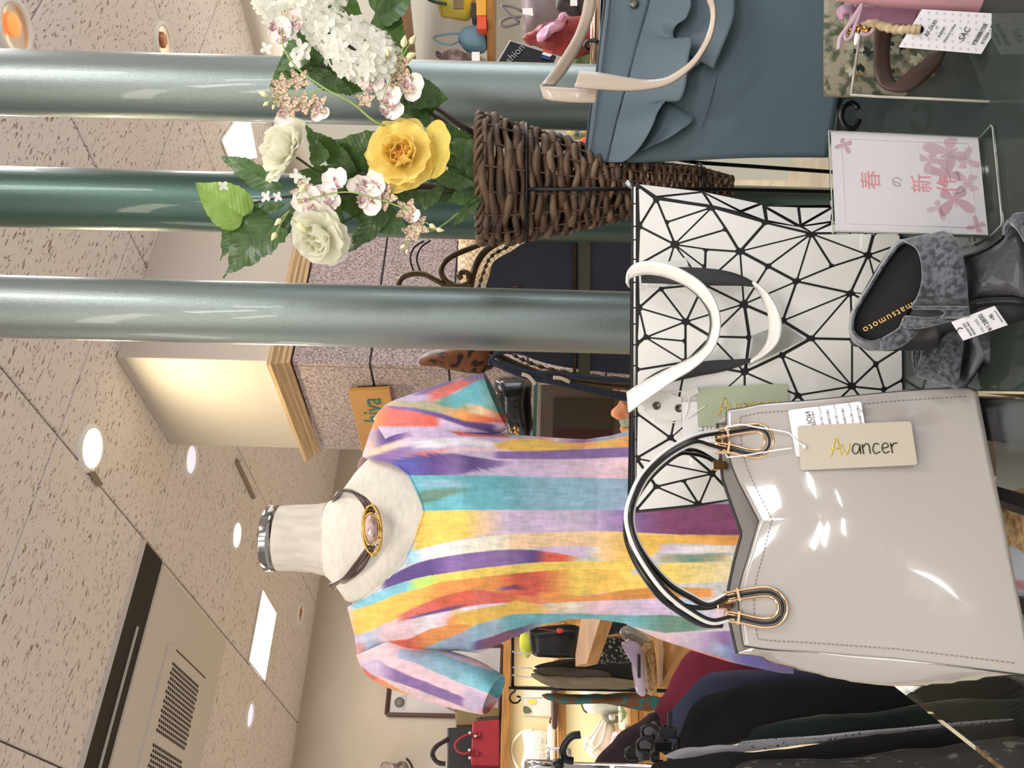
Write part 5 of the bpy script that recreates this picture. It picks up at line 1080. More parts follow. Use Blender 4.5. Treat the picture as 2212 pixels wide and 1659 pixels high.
# -- orchid sprays
def orchidparts():
    def pm(rowsf, mt):
        o = MB().grid(rowsf).build('m', M[mt], None, orig=(0, 0, 0)); COL.objects.unlink(o); return o
    big = []
    for i in range(7):
        u = i / 6; hw = .62 * math.sin(math.pi * min(1, .12 + .78 * u)) ** .7; big.append([(u, hw * (j / 4 - 1), .12 * u * u + .15 * (j / 4 - 1) ** 2 * u) for j in range(9)])
    nar = []
    for i in range(7):
        u = i / 6; hw = .24 * math.sin(math.pi * (.05 + .93 * u)); nar.append([(u, hw * (j / 2 - 1), .25 * u * u) for j in range(5)])
    return pm(big, 'petal_white'), pm(nar, 'speck'), pm(nar, 'lip')
OB, ON, OL = orchidparts(); M['petal_pink'] = mat('orchid_petal', (.94, .89, .90), .6, col2=(.93, .92, .82), vscale=3)
OB.data.materials[0] = M['petal_pink']
def orchid(root, x, y, s_, ang, d=1.2, back=False, rn=random.Random(2)):
    """ang: picture direction of the lip; the two round petals point away from it"""
    c = P(x, y, d); S_ = s_ / FPX * d; nrm = (-CF + CU * rn.uniform(-.35, .35) + CR * rn.uniform(-.35, .35)).normalized(); a = math.radians(ang)
    dirv = -CU * math.cos(a) - CR * math.sin(a); up = nrm.cross(dirv).normalized()
    if not back:
        for da in (140, 220): v = dirv * math.cos(math.radians(da)) + up * math.sin(math.radians(da)); inst(OB, 'petal', frame(c, v, nrm, S_ * 1.0, S_ * 1.0, S_), root)
        for da in (-20, 20): v = dirv * math.cos(math.radians(da)) + up * math.sin(math.radians(da)); inst(OL, 'lip', frame(c + nrm * .002, v, nrm, S_ * .5, S_ * .7, S_), root)
        for da in (180,): v = dirv * math.cos(math.radians(da)) + up * math.sin(math.radians(da)); inst(OL, 'lip', frame(c + nrm * .003, v, nrm, S_ * .4, S_ * .55, S_), root)
        for da in (-60, 60): v = dirv * math.cos(math.radians(da)) + up * math.sin(math.radians(da)); inst(OB, 'petal', frame(c, v, nrm, S_ * .55, S_ * .35, S_), root)
    else:
        for da in range(0, 360, 72): v = dirv * math.cos(math.radians(da + 20)) + up * math.sin(math.radians(da + 20)); inst(ON, 'petal', frame(c, v, nrm, S_ * .95, S_ * 1.1, S_), root)
def bud(root, x, y, x2, y2, s_, d=1.2):
    a, b_ = P(x, y, d), P(x2, y2, d); MB().tube([a, a.lerp(b_, .5) + Vector((0, 0, .001)), b_], .0009, 5).build('bud_stalk', M['stem'], root)
    A = (b_ - a).normalized(); r = s_ / FPX * d; MB().lathe(b_, [(.0002, -r * .6), (r * .75, 0), (r * .9, r * .8), (r * .4, r * 1.9), (.0002, r * 2.5)], 10, A).build('bud', M['bud'], root)
OG = 'speckled white orchid sprays'
o1 = thing('orchid_spray', 'orchid spray arching between the white and yellow roses toward the dress form', 'artificial flower', VB, OG)
branch(o1, [(1040, 420, 1.28), (930, 500, 1.24), (880, 455, 1.2), (800, 425, 1.195), (740, 415, 1.195), (660, 430, 1.195), (640, 430, 1.195)], .0014, 'stem')
for a in ((727, 398, 36, 90), (775, 405, 26, 60), (800, 398, 36, 170), (790, 432, 38, 180), (705, 428, 34, 70), (668, 440, 38, 60), (712, 445, 30, 80), (885, 470, 26, 130)): orchid(o1, *a)
for a in ((830, 425, 34, 30), (880, 455, 30, 100), (900, 490, 32, 40), (655, 415, 30, 200), (890, 505, 26, 150)): orchid(o1, *a, back=True)
for a in ((625, 455, 595, 505, 7), (625, 455, 605, 475, 7), (630, 470, 645, 485, 9), (640, 425, 650, 412, 8), (910, 490, 945, 496, 6), (890, 520, 874, 530, 5), (885, 520, 880, 540, 4), (920, 480, 930, 486, 6)): bud(o1, *a, d=1.19)
o2_ = thing('orchid_spray', 'orchid spray with long green stem in front of the grey pipe, beside the lilac', 'artificial flower', VB, OG)
branch(o2_, [(1045, 370, 1.29), (900, 290, 1.24), (820, 268, 1.2), (760, 222, 1.19), (700, 190, 1.185), (640, 145, 1.185), (612, 100, 1.19), (610, 60, 1.2)], .0019, 'stem')
branch(o2_, [(700, 190, 1.185), (660, 205, 1.185), (620, 200, 1.185), (590, 212, 1.185)], .0010, 'stem')
for a in ((610, 80, 32, 60), (598, 62, 34, 200), (640, 55, 30, 30)): orchid(o2_, *a)
for a in ((645, 175, 30, 40), (610, 185, 28, 150), (620, 230, 34, 220), (655, 225, 30, 90), (685, 228, 30, 60), (600, 200, 22, 300), (625, 40, 26, 100)): orchid(o2_, *a, back=True)
for a in ((690, 228, 690, 250, 12), (612, 238, 605, 258, 14)): orchid(o2_, a[0], a[1] + 12, 24, 250)
for a in ((590, 212, 574, 205, 7), (590, 214, 578, 222, 5), (600, 208, 592, 228, 4)): bud(o2_, *a, d=1.18)
o3 = thing('orchid_spray', 'small orchid spray at the frame side of the yellow rose', 'artificial flower', VB, OG)
branch(o3, [(1040, 350, 1.29), (900, 262, 1.24), (832, 228, 1.195), (840, 180, 1.19), (865, 140, 1.19)], .0012, 'stem')
for a in ((835, 215, 36, 120), (800, 188, 36, 100), (838, 240, 36, 150)): orchid(o3, *a)
for a in ((862, 145, 38, 60), (845, 160, 26, 160), (790, 215, 24, 150), (870, 185, 30, 200)): orchid(o3, *a, back=True)
orchid(o3, 884, 185, 34, 200)
for a in ((868, 125, 872, 98, 9), (868, 125, 888, 92, 8), (865, 128, 882, 122, 8), (840, 130, 838, 118, 7)): bud(o3, *a, d=1.18)
o4 = thing('white_blossom', 'small plain white blossoms at the pipe side of the lilac stem', 'artificial flower', VB)
for x, y, s_ in ((650, 105, 22), (640, 130, 20), (660, 118, 18), (575, 105, 14), (482, 402, 12), (640, 380, 16), (655, 395, 14), (575, 425, 14), (600, 425, 12), (917, 372, 14), (905, 390, 12), (660, 390, 12)):
    c = P(x, y, 1.205); nrm = (-CF + CU * rnd.uniform(-.5, .5) + CR * rnd.uniform(-.4, .4)).normalized(); inst(FLO, 'floret', frame(c, Matrix.Rotation(rnd.uniform(0, 6), 3, nrm) @ nrm.orthogonal().normalized(), nrm, s_ / FPX * 1.2), o4)
# ================================================================== BACKGROUND, LEFT SIDE OF THE SHOP
def px(pts, d): return [P(x, y, d) for x, y in pts]
def smooth_poly(pts, n=48):
    q_ = [Vector((x, y, 0)) for x, y in pts]; q_ = q_[-2:] + q_ + q_[:3]; m = len(q_) - 1; o = cr(q_, m * 8 + 1); a = 2 * 8; b_ = a + (len(pts)) * 8; return [(p.x, p.y) for p in o[a:b_:max(1, int(len(pts) * 8 / n))]]
# framed poster
W0 = W(835, 1543, .02)
t = thing('picture_frame', 'dark framed pale poster on the far back wall beside the left sleeve', 'picture', W(1085, 1470, .03))
co = [W(835, 1543, .03), W(1080, 1548, .03), W(1086, 1395, .03), W(850, 1395, .03)]
M['frame_brown'] = mat('frame_brown', (.30, .19, .17), .4); M['poster'] = mat('poster_paper', (.74, .72, .73), .35, coat=.3, col2=(.66, .65, .67), vscale=3)
fbm = MB()
for i in range(4):
    a, b_ = co[i], co[(i + 1) % 4]; fbm.tube([a, b_], .016, 4)
fbm.build('frame', M['frame_brown'], t, smooth=False); MB().prism([p + D1 * .01 for p in co], D1 * .01).build('poster', M['poster'], t, smooth=False)
rt_ = (co[3] - co[0]).normalized(); dn_ = (co[1] - co[0]).normalized(); sc_ = (co[1] - co[0]).length / 245
q0 = co[0] + rt_ * sc_ * 26 + dn_ * sc_ * 25 - D1 * .001
MB().lathe(q0 + D1 * .008, [(.0001, .002), (sc_ * 11, .002), (sc_ * 11, 0)], 24, -D1).build('emblem', mat('emblem_grey', (.42, .40, .40), .5), t)
text('PELLE B', co[0] + rt_ * sc_ * 10 + dn_ * sc_ * 40 - D1 * -.008, rt_, -dn_, sc_ * 13, M['printgrey'], t)
# ------------------------------------------------ wall shelving, lit cream bays
M['cream'] = mat('cream_panel', (.97, .94, .78), .7); M['shelf_wood'] = mat('shelf_wood', (.70, .50, .27), .4, var=.2, vscale=5, stretch=(1, 1, 14))
SD = .42
t = thing('wall_shelf', 'wooden wall shelving with brightly lit cream back panels', 'shelf', W(1400, 1560, .2) * 1.0)
t.location.z = 0
zt = W(1082, 1600, SD).z; zt2 = W(1206, 1600, SD).z; zt3 = W(1362, 1560, SD).z
aR = W(1090, 1330, SD).dot(D2); aL = aR - 3.2
for z_, th_ in ((zt, .058), (zt2, .055), (zt3, .055)):
    rb(MB(), aL, aR, WC - SD, WC - .03, z_ - th_, z_).build('shelf_board', M['shelf_wood'], t, smooth=False, bevel=.002)
rb(MB(), aL, aR, WC - .05, WC - .02, .0, zt).build('back_panel', M['cream'], t, smooth=False)
rb(MB(), aL, aR, WC - SD + .02, WC - .05, 0, zt3 - .06).build('lower_cabinet', M['shelf_wood'], t, smooth=False)
for a_ in (aR - .02, aL + .02): rb(MB(), a_ - .015, a_ + .015, WC - SD, WC - .03, 0, zt).build('side_panel', M['shelf_wood'], t, smooth=False)
for z_ in (zt - .075, zt2 - .07):
    l = area('shelf_strip_light', D2 * (aL + aR + 1.2) / 2 + D1 * (WC - SD + .12) + UP * z_, 1.8, 5.5, (1, .96, .80), (0, 0, YAW), .05)
def wpil(name, label, cat, pts, off, bulge, mt, sh_=True, group=None, n=40, part='body'):
    t = thing(name, label, cat, W(max(p[0] for p in pts), sum(p[1] for p in pts) / len(pts), off), group)
    q_ = smooth_poly(pts, n) if sh_ else pts
    MB().pillow([W(x, y, off) for x, y in q_], D1, bulge).build(part, mt, t); return t
def wtube(pts, off, r, mt, root, name='handle', n=40): return MB().tube(cr([W(x, y, off) for x, y in pts], n), r, 8).build(name, mt, root)
M['red_leather'] = mat('red_leather', (.60, .13, .20), .45, var=.12, vscale=8, bump=.2, bscale=300); M['black_leather'] = mat('black_leather', (.14, .13, .15), .4, bump=.2, bscale=300); M['tan'] = mat('khaki_leather', (.50, .43, .28), .5, var=.1, vscale=6)
M['charcoal'] = mat('charcoal_felt', (.26, .23, .23), .8)
def boxbag(name, label, pts, off, dep, mt, group=None):
    t = thing(name, label, 'bag', W(pts[1][0], (pts[0][1] + pts[2][1]) / 2, off), group)
    MB().prism([W(x, y, off) for x, y in pts], D1 * dep).build('body', mt, t, smooth=False, bevel=.008); return t
t = boxbag('handbag', 'red leather handbag standing on top of the lit shelving', [(1020, 1558), (1079, 1554), (1079, 1655), (1017, 1652)], .42, .12, M['red_leather'])
wtube([(1032, 1583), (1008, 1588), (990, 1598), (983, 1610), (988, 1622), (1002, 1628), (1026, 1622)], .44, .008, M['red_leather'], t)
for x, y in ((1015, 1583), (1027, 1590), (1014, 1620), (1015, 1637)): MB().lathe(W(x, y, .46), [(.0001, .012), (.012, .006), (.012, -.006), (.0001, -.012)], 14, D2).build('buckle', M['chrome'], t)
MB().prism([W(x, y, .44) for x, y in ((1024, 1580), (1036, 1578), (1038, 1590), (1022, 1592))], D1 * .01).build('handle_tab', M['red_leather'], t, smooth=False); MB().prism([W(x, y, .44) for x, y in ((1018, 1617), (1034, 1620), (1034, 1632), (1018, 1628))], D1 * .01).build('handle_tab', M['red_leather'], t, smooth=False)
t = boxbag('handbag', 'black handbag with round handle behind the red handbag', [(966, 1572), (1079, 1566), (1079, 1700), (966, 1700)], .27, .12, M['black_leather'])
wtube([(968, 1594), (957, 1601), (940, 1612), (932, 1628), (938, 1642), (948, 1650), (962, 1652)], .28, .010, M['black_leather'], t); wtube([(970, 1600), (958, 1605), (944, 1615), (937, 1628), (944, 1643), (962, 1648)], .24, .008, M['black_leather'], t)
t = boxbag('handbag', 'khaki brown handbag in front of the dark framed poster', [(982, 1530), (1079, 1528), (1079, 1566), (985, 1567)], .20, .10, M['tan'])
wtube([(985, 1536), (970, 1530), (962, 1520), (970, 1508), (985, 1505)], .2, .006, M['tan'], t)
t = boxbag('handbag', 'charcoal felt bag between the khaki and red handbags', [(1036, 1548), (1079, 1545), (1079, 1560), (1036, 1562)], .30, .06, M['charcoal']); wtube([(1040, 1550), (1030, 1553), (1040, 1560)], .3, .005, M['charcoal'], t)
M['fur'] = mat('mottled_felt', (.66, .58, .54), .9, col2=(.34, .28, .26), vscale=16, cuts=(.4, .6))
t = wpil('felt_hat', 'mottled grey brown soft hat on the back wall at the picture edge', 'hat', [(822, 1652), (838, 1646), (858, 1650), (870, 1644), (882, 1655), (890, 1700), (820, 1700)], .12, .08, M['fur'])
wtube([(878, 1638), (886, 1648), (892, 1662)], .15, .008, M['black_leather'], t, 'strap')
t.location.z = t.location.z
# white pictures and goods in the bays
t = thing('poster', 'small white picture card with a yellow dressed figure in the upper lit bay', 'picture', W(1190, 1518, .07))
MB().prism([W(x, y, .07) for x, y in ((1131, 1488), (1131, 1545), (1190, 1548), (1190, 1488))], D1 * .012).build('card', M['tag'], t, smooth=False)
MB().pillow([W(x, y, .085) for x, y in smooth_poly([(1138, 1514), (1150, 1510), (1160, 1516), (1150, 1521)], 16)], D1, .003).build('yellow_dress', mat('card_yellow', (.93, .85, .35), .6), t); MB().pillow([W(x, y, .085) for x, y in smooth_poly([(1131, 1526), (1142, 1528), (1148, 1538), (1132, 1540)], 16)], D1, .003).build('tree_print', mat('card_green', (.35, .42, .33), .6), t)
def dotmat():
    m = mat('dotted_fabric', (.95, .94, .92), .6); nt = m.node_tree; b = nt.nodes['Principled BSDF']
    v = nt.nodes.new('ShaderNodeTexVoronoi'); v.inputs['Scale'].default_value = 42; v.inputs['Randomness'].default_value = .6; r = nt.nodes.new('ShaderNodeValToRGB'); r.color_ramp.interpolation = 'CONSTANT'
    cs = [(0, (.16, .22, .55)), (.25, (.92, .90, .25)), (.45, (.38, .66, .82)), (.6, (.95, .95, .93)), (.8, (.14, .18, .42)), (.92, (.85, .88, .2))]
    r.color_ramp.elements[0].color = (*lin(cs[0][1]), 1); r.color_ramp.elements[1].position = .25; r.color_ramp.elements[1].color = (*lin(cs[1][1]), 1)
    for p_, c in cs[2:]: e = r.color_ramp.elements.new(p_); e.color = (*lin(c), 1)
    s_ = nt.nodes.new('ShaderNodeSeparateColor'); nt.links.new(v.outputs['Color'], s_.inputs[0]); nt.links.new(s_.outputs[0], r.inputs[0])
    lt = nt.nodes.new('ShaderNodeMath'); lt.operation = 'LESS_THAN'; lt.inputs[1].default_value = .42; nt.links.new(v.outputs['Distance'], lt.inputs[0])
    mx = nt.nodes.new('ShaderNodeMix'); mx.data_type = 'RGBA'; mx.inputs['A'].default_value = (.9, .88, .85, 1); nt.links.new(lt.outputs[0], mx.inputs['Factor']); nt.links.new(r.outputs[0], mx.inputs['B']); nt.links.new(mx.outputs['Result'], b.inputs['Base Color']); return m
M['dots'] = dotmat(); M['offwhite'] = mat('off_white_canvas', (.90, .88, .83), .7, bump=.2, bscale=100); M['lightgrey'] = mat('light_grey_canvas', (.80, .80, .78), .7, var=.08, vscale=10, bump=.2, bscale=100)
t = wpil('shoulder_bag', 'white shoulder bag with blue and yellow dots in the upper lit bay', 'bag', [(1128, 1585), (1140, 1578), (1180, 1580), (1186, 1600), (1184, 1650), (1150, 1665), (1126, 1655), (1132, 1620)], .16, .06, M['dots']); wtube([(1150, 1577), (1130, 1580), (1112, 1596), (1104, 1616), (1108, 1640), (1122, 1665)], .18, .008, M['offwhite'], t, 'strap')
t = wpil('pouch', 'narrow dotted pouch hanging next to the dotted shoulder bag', 'bag', [(1183, 1570), (1198, 1568), (1202, 1590), (1200, 1655), (1186, 1655)], .20, .04, M['dots']); wtube([(1190, 1570), (1188, 1558), (1192, 1548)], .2, .006, M['frame_brown'], t, 'strap')
t = wpil('strap_bag', 'dark brown strap bag hanging down across the upper shelf board', 'bag', [(1192, 1488), (1204, 1488), (1205, 1560), (1200, 1575), (1193, 1570), (1191, 1540)], .45, .02, M['frame_brown'])
t = wpil('tote_bag', 'pale grey canvas tote in the lower lit bay under the patterned scarf', 'bag', [(1258, 1494), (1262, 1520), (1272, 1540), (1335, 1542), (1346, 1530), (1342, 1494)], .24, .06, M['lightgrey']); wtube([(1262, 1494), (1256, 1515), (1260, 1532), (1268, 1540)], .24, .006, M['black_leather'], t, 'strap')
t = wpil('shoulder_bag', 'white bag with knotted straps at the left end of the lower lit bay', 'bag', [(1300, 1552), (1322, 1556), (1330, 1590), (1322, 1625), (1290, 1640), (1268, 1622), (1276, 1590)], .2, .07, M['offwhite'])
for q_ in ([(1300, 1552), (1285, 1580), (1270, 1600), (1262, 1620)], [(1310, 1556), (1300, 1600), (1280, 1625), (1294, 1640)], [(1262, 1604), (1285, 1622), (1296, 1640)]): wtube(q_, .27, .008, M['offwhite'], t, 'strap')
MB().prism([W(x, y, .28) for x, y in ((1260, 1592), (1272, 1590), (1276, 1602), (1262, 1606))], D1 * .01).build('label', M['tag'], t, smooth=False)
t = wpil('pouch', 'dark grey pouch with a round clasp beside the white bag with knotted straps', 'bag', [(1300, 1545), (1312, 1543), (1336, 1547), (1336, 1560), (1312, 1562)], .28, .03, mat('grey_felt', (.42, .41, .37), .8)); MB().lathe(W(1322, 1549, .31), [(.0001, .01), (.02, .008), (.024, 0)], 16, -D1).build('clasp', M['chrome'], t)
M['floral'] = mat('floral_print', (.92, .88, .78), .7, col2=(.45, .52, .38), vscale=24, cuts=(.42, .52)); M['pinkprint'] = mat('pink_print', (.95, .86, .86), .7, col2=(.88, .50, .60), vscale=20, cuts=(.40, .5))
wpil('scarf', 'rolled floral print scarf standing in the lower lit bay', 'scarf', [(1336, 1520), (1352, 1520), (1364, 1545), (1363, 1585), (1352, 1600), (1338, 1575)], .3, .05, M['floral'])
wpil('scarf', 'pink and white print scarf beside the dark hanging coats', 'scarf', [(1325, 1582), (1342, 1578), (1345, 1600), (1325, 1625), (1318, 1610)], .32, .05, M['pinkprint'])
# ------------------------------------------------ black wrought rack with hanging clothes
RD = 3.5
def ftube(pts, d, r, mt, root, name, n=30, flat=1): return MB().tube(cr(px(pts, d), n) if len(pts) > 2 else px(pts, d), r, 8, flat=flat).build(name, mt, root)
pb_ = P(1300, 1486, RD); t = thing('clothes_rack', 'black wrought metal clothes rack with a curled end hook', 'rack', (pb_.x, RD, 0))
ftube([(1107, 1330), (1107, 1486)], RD, .007, M['black_metal'], t, 'rail'); MB().tube([P(1099, 1485.5, RD), Vector((pb_.x, RD, .02))], .008, 8).build('post', M['black_metal'], t)
MB().tube([Vector((pb_.x + .9, RD, .02)), P(1107, 1300, RD)], .008, 8).build('post', M['black_metal'], t); MB().tube([Vector((pb_.x - .1, RD, .015)), Vector((pb_.x + 1.0, RD, .015))], .012, 8).build('foot', M['black_metal'], t)
ftube([(1112, 1488), (1112, 1493), (1104, 1499), (1101, 1508), (1106, 1517), (1117, 1518), (1124, 1511), (1122, 1505), (1116, 1505)], RD, .004, M['black_metal'], t, 'curl')
def garment(name, label, pts, d, bulge, mt, cat='clothes', group=None, hook=None, n=64, part='cloth', ripples=0):
    t = thing(name, label, cat, P(max(p[0] for p in pts), sum(p[1] for p in pts) / len(pts), d), group)
    q_ = smooth_poly(pts, n); MB().pillow(px(q_, d), CF, bulge, 14 if cat in ('scarf', 'clothes', 'corsage') else 8).crumple(.010 if cat in ('scarf', 'corsage') else (.007 if cat == 'clothes' else .003), 22 if cat in ('scarf', 'corsage') else 9).build(part, mt, t)
    if hook: ftube(hook, d, .0025, M['chrome'], t, 'hanger_hook')
    return t
M['cloth_black'] = mat('cloth_black', (.12, .11, .11), .85, bump=.2, bscale=60); M['cloth_taupe'] = mat('cloth_taupe', (.50, .46, .38), .85, var=.1, vscale=8, bump=.2, bscale=60, stretch=(6, 6, 1)); M['cloth_brown'] = mat('cloth_brown', (.27, .24, .21), .85, bump=.2, bscale=60)
M['lace_print'] = mat('black_lace_print', (.08, .08, .08), .8, col2=(.55, .53, .50), vscale=90, cuts=(.40, .44))
garment('coat', 'taupe coat hanging at the outer end of the wrought rack', [(1150, 1462), (1160, 1468), (1185, 1480), (1250, 1487), (1365, 1484), (1372, 1470), (1300, 1466), (1180, 1460), (1152, 1455)], RD - .06, .04, M['cloth_taupe'], hook=[(1148, 1463), (1130, 1462), (1112, 1460), (1108, 1457)])
garment('coat', 'dark brown coat hanging second from the rack end', [(1152, 1448), (1170, 1456), (1230, 1464), (1312, 1466), (1312, 1452), (1240, 1445), (1165, 1444)], RD - .02, .04, M['cloth_brown'], hook=[(1150, 1444), (1130, 1443), (1112, 1443), (1108, 1440)])
garment('coat', 'long black coat hanging behind the two brown coats', [(1155, 1442), (1180, 1432), (1230, 1425), (1300, 1422), (1368, 1425), (1372, 1478), (1330, 1455), (1240, 1448)], RD + .04, .05, M['cloth_black'])
garment('tote_bag', 'black tote with lace trim hanging on the wrought rack', [(1142, 1362), (1150, 1356), (1250, 1352), (1249, 1412), (1240, 1421), (1170, 1418), (1150, 1412), (1143, 1385)], RD - .04, .05, M['black'], 'bag', hook=[(1150, 1412), (1130, 1411), (1112, 1410), (1107, 1406)])
t = garment('tassel_charm', 'small red bead charm on a cord in front of the black tote', [(1203, 1359), (1212, 1358), (1218, 1362), (1213, 1367), (1204, 1367)], RD - .10, .012, mat('red_bead', (.80, .22, .15), .3), 'charm', n=20); ftube([(1165, 1358), (1185, 1361), (1205, 1363)], RD - .1, .002, mat('red_cord', (.6, .2, .15), .5), t, 'cord')
M['lime'] = mat('lime_print', (.88, .90, .30), .6, col2=(.72, .80, .25), vscale=12); garment('scarf', 'lime yellow scarf behind the black lace tote', [(1124, 1372), (1134, 1366), (1146, 1372), (1150, 1400), (1140, 1422), (1128, 1412), (1122, 1392)], RD + .1, .05, M['lime'])
M['tealprint'] = mat('teal_brown_print', (.40, .28, .17), .8, col2=(.16, .42, .44), vscale=24, cuts=(.42, .5)); t = garment('scarf', 'long teal and brown patterned scarf hanging from the rack curl', [(1170, 1504), (1192, 1503), (1250, 1503), (1320, 1504), (1350, 1500), (1400, 1500), (1440, 1512), (1430, 1528), (1385, 1530), (1350, 1518), (1250, 1517), (1190, 1516)], RD - .05, .04, M['tealprint'])
ftube([(1118, 1509), (1140, 1508), (1172, 1508)], RD - .05, .002, M['chrome'], t, 'hanger_hook')
garment('skirt', 'black and grey lace print skirt hanging between the two wooden shelf ends', [(1275, 1385), (1300, 1378), (1360, 1380), (1365, 1425), (1320, 1432), (1275, 1425)], 3.3, .04, M['lace_print'])
garment('skirt', 'dark navy folded skirts behind the wooden display boards', [(1290, 1330), (1350, 1330), (1345, 1362), (1292, 1372)], 3.2, .05, mat('navy_plaid', (.14, .17, .25), .85, col2=(.10, .12, .12), vscale=20))
# oblique wooden display table
t = thing('display_shelf', 'two tier wooden display shelf jutting out behind the blouse waist', 'shelf', atz(1430, 1440, 0) if False else Vector((P(1300, 1380, 2.8).x, 2.9, 0)))
for z_, pts in ((1.10, ((1267, 1434), (1312, 1290), (1262, 1290), (1243, 1412), (1243, 1440))), (.83, ((1424, 1484), (1490, 1372), (1417, 1372), (1410, 1440), (1410, 1484)))):
    w_ = [atz(x, y, z_) for x, y in pts]; MB().prism(w_, UP * -.035).build('board', M['shelf_wood'], t, smooth=False, bevel=.002)
a_, b_ = atz(1300, 1330, 1.1), atz(1450, 1400, .83)
for q_ in ((a_.x + .02, a_.y + .2), (a_.x - .02, a_.y + .35)): MB().box((q_[0], q_[1], .53), .015, .015, .53).build('post', M['black_metal'], t, smooth=False)
M['lavender'] = mat('lavender_satin', (.76, .70, .82), .3, coat=.4, var=.08, vscale=12); M['rattan'] = mat('rattan', (.78, .63, .42), .55, col2=(.48, .34, .20), vscale=70, bump=.5, bscale=150, stretch=(1, 1, 3)); M['cellophane'] = mat('plastic_wrap', (.62, .60, .56), .15, coat=.8, var=.15, vscale=20, bump=.8, bscale=40)
t = garment('pouch', 'curved lavender pouch with a dark band in the plastic lined rattan tray', [(1342, 1388), (1372, 1386), (1388, 1410), (1392, 1450), (1396, 1490), (1390, 1504), (1374, 1492), (1366, 1455), (1362, 1425), (1348, 1405)], 2.75, .04, M['lavender'], 'pouch')
MB().box(P(1380, 1438, 2.69), .035, .01, .004, (CR, CF, CU)).build('band', M['black'], t, smooth=False)
t = garment('rattan_tray', 'woven rattan tray lined with clear plastic on the lower wooden board', [(1388, 1395), (1410, 1392), (1417, 1440), (1416, 1496), (1400, 1498), (1394, 1450)], 2.8, .06, M['rattan'], 'tray'); MB().pillow(px(smooth_poly([(1340, 1360), (1360, 1352), (1400, 1372), (1412, 1395), (1388, 1402), (1365, 1378), (1345, 1380)], 40), 2.85), CF, .05).build('plastic_liner', M['cellophane'], t)
# ------------------------------------------------ chrome rail post with hooks, dark clothes close by
t = thing('garment_rail', 'chrome garment rail post with black hooks at the picture corner', 'rack', (P(1250, 1655, 1.75).x, 1.75, 0))
pp = P(1143, 1654, 1.75); MB().tube([Vector((pp.x, 1.75, pp.z)), Vector((pp.x, 1.75, .02))], .0095, 16).build('post', M['chrome'], t); MB().lathe((pp.x, 1.75, pp.z - .02), [(.0001, .03), (.012, .03), (.0125, .0), (.0125, -.03), (.0096, -.03)], 24).build('post_cap', M['chrome'], t)
MB().tube(cr(px([(1238, 1644), (1222, 1640), (1215, 1624), (1222, 1604), (1236, 1590), (1254, 1587)], 1.72), 30), .0075, 12).build('hook', M['black'], t); MB().lathe(P(1206, 1651, 1.70), [(.0001, .012), (.011, .007), (.012, -.004), (.0001, -.012)], 20, CR).build('knob', M['black'], t)
MB().tube(px([(1185, 1640), (1185, 1617), (1217, 1617), (1230, 1620), (1232, 1644)], 1.74), .0035, 8).build('bracket', M['chrome'], t)
rz = P(1345, 1600, 1.6).z; MB().tube([Vector((pp.x, 1.75, rz)), Vector((pp.x + .02, 1.35, rz))], .008, 10).build('rail', M['chrome'], t)
M['burgundy'] = mat('burgundy_knit', (.46, .09, .20), .9, sheen=.5, var=.12, vscale=5); M['navy'] = mat('navy_knit', (.18, .20, .30), .9, sheen=.4, var=.1, vscale=5); M['deep_black'] = mat('deep_black_wool', (.065, .065, .07), .95); M['bottle'] = mat('bottle_green_knit', (.07, .13, .11), .95, sheen=.2)
M['lace'] = mat('white_lace', (.66, .66, .68), .8, col2=(.12, .12, .13), vscale=200, cuts=(.36, .39)); M['white_cotton'] = mat('white_cotton', (.62, .62, .66), .85)
M['plaid'] = mat('grey_plaid', (.17, .16, .16), .9, col2=(.36, .35, .34), vscale=110, cuts=(.38, .42), stretch=(1, 1, .25), detail=4); M['plum'] = mat('plum_wool', (.16, .10, .13), .9); M['slate'] = mat('slate_wool', (.27, .27, .30), .9)
GG = 'dark clothes on the near garment rail'
def hang(label, name, pts, d, bulge, mt): return garment(name, label, pts, d, bulge, mt, 'clothes', GG, n=90)
hang('burgundy knit top hanging nearest the blouse hem', 'knit_top', [(1412, 1545), (1420, 1520), (1442, 1484), (1470, 1435), (1500, 1402), (1560, 1380), (1700, 1370), (2000, 1360), (2200, 1360), (2200, 1480), (1800, 1478), (1600, 1465), (1500, 1500), (1421, 1578), (1412, 1565)], 1.95, .02, M['burgundy'])
hang('navy knit top hanging beside the burgundy one', 'knit_top', [(1424, 1584), (1440, 1556), (1468, 1506), (1510, 1468), (1560, 1450), (1700, 1446), (2000, 1430), (2230, 1430), (2230, 1540), (1800, 1520), (1600, 1520), (1500, 1570), (1436, 1620), (1424, 1605)], 1.80, .02, M['navy'])
hang('plain black coat hanging behind the bottle green knit', 'coat', [(1450, 1630), (1475, 1570), (1500, 1520), (1560, 1492), (1700, 1474), (2000, 1466), (2230, 1462), (2230, 1600), (1800, 1600), (1600, 1608), (1500, 1625)], 1.68, .02, M['deep_black'])
hang('bottle green knit hanging beside the white lace blouse', 'knit_top', [(1622, 1580), (1640, 1566), (1700, 1556), (1800, 1546), (1950, 1530), (2230, 1510), (2230, 1600), (2000, 1610), (1800, 1606), (1630, 1608)], 1.58, .015, M['bottle'])
t = hang('white blouse with black dotted lace edge among the dark clothes', 'lace_blouse', [(1440, 1634), (1450, 1622), (1490, 1612), (1600, 1608), (1608, 1624), (1520, 1632)], 1.52, .01, M['white_cotton'])
MB().pillow(px(smooth_poly([(1602, 1602), (1660, 1600), (1740, 1592), (1850, 1580), (1972, 1570), (2050, 1562), (2176, 1553), (2176, 1558), (2000, 1575), (1850, 1592), (1740, 1606), (1605, 1624)], 60), 1.51), CF, .004).build('lace_edge', M['lace'], t)
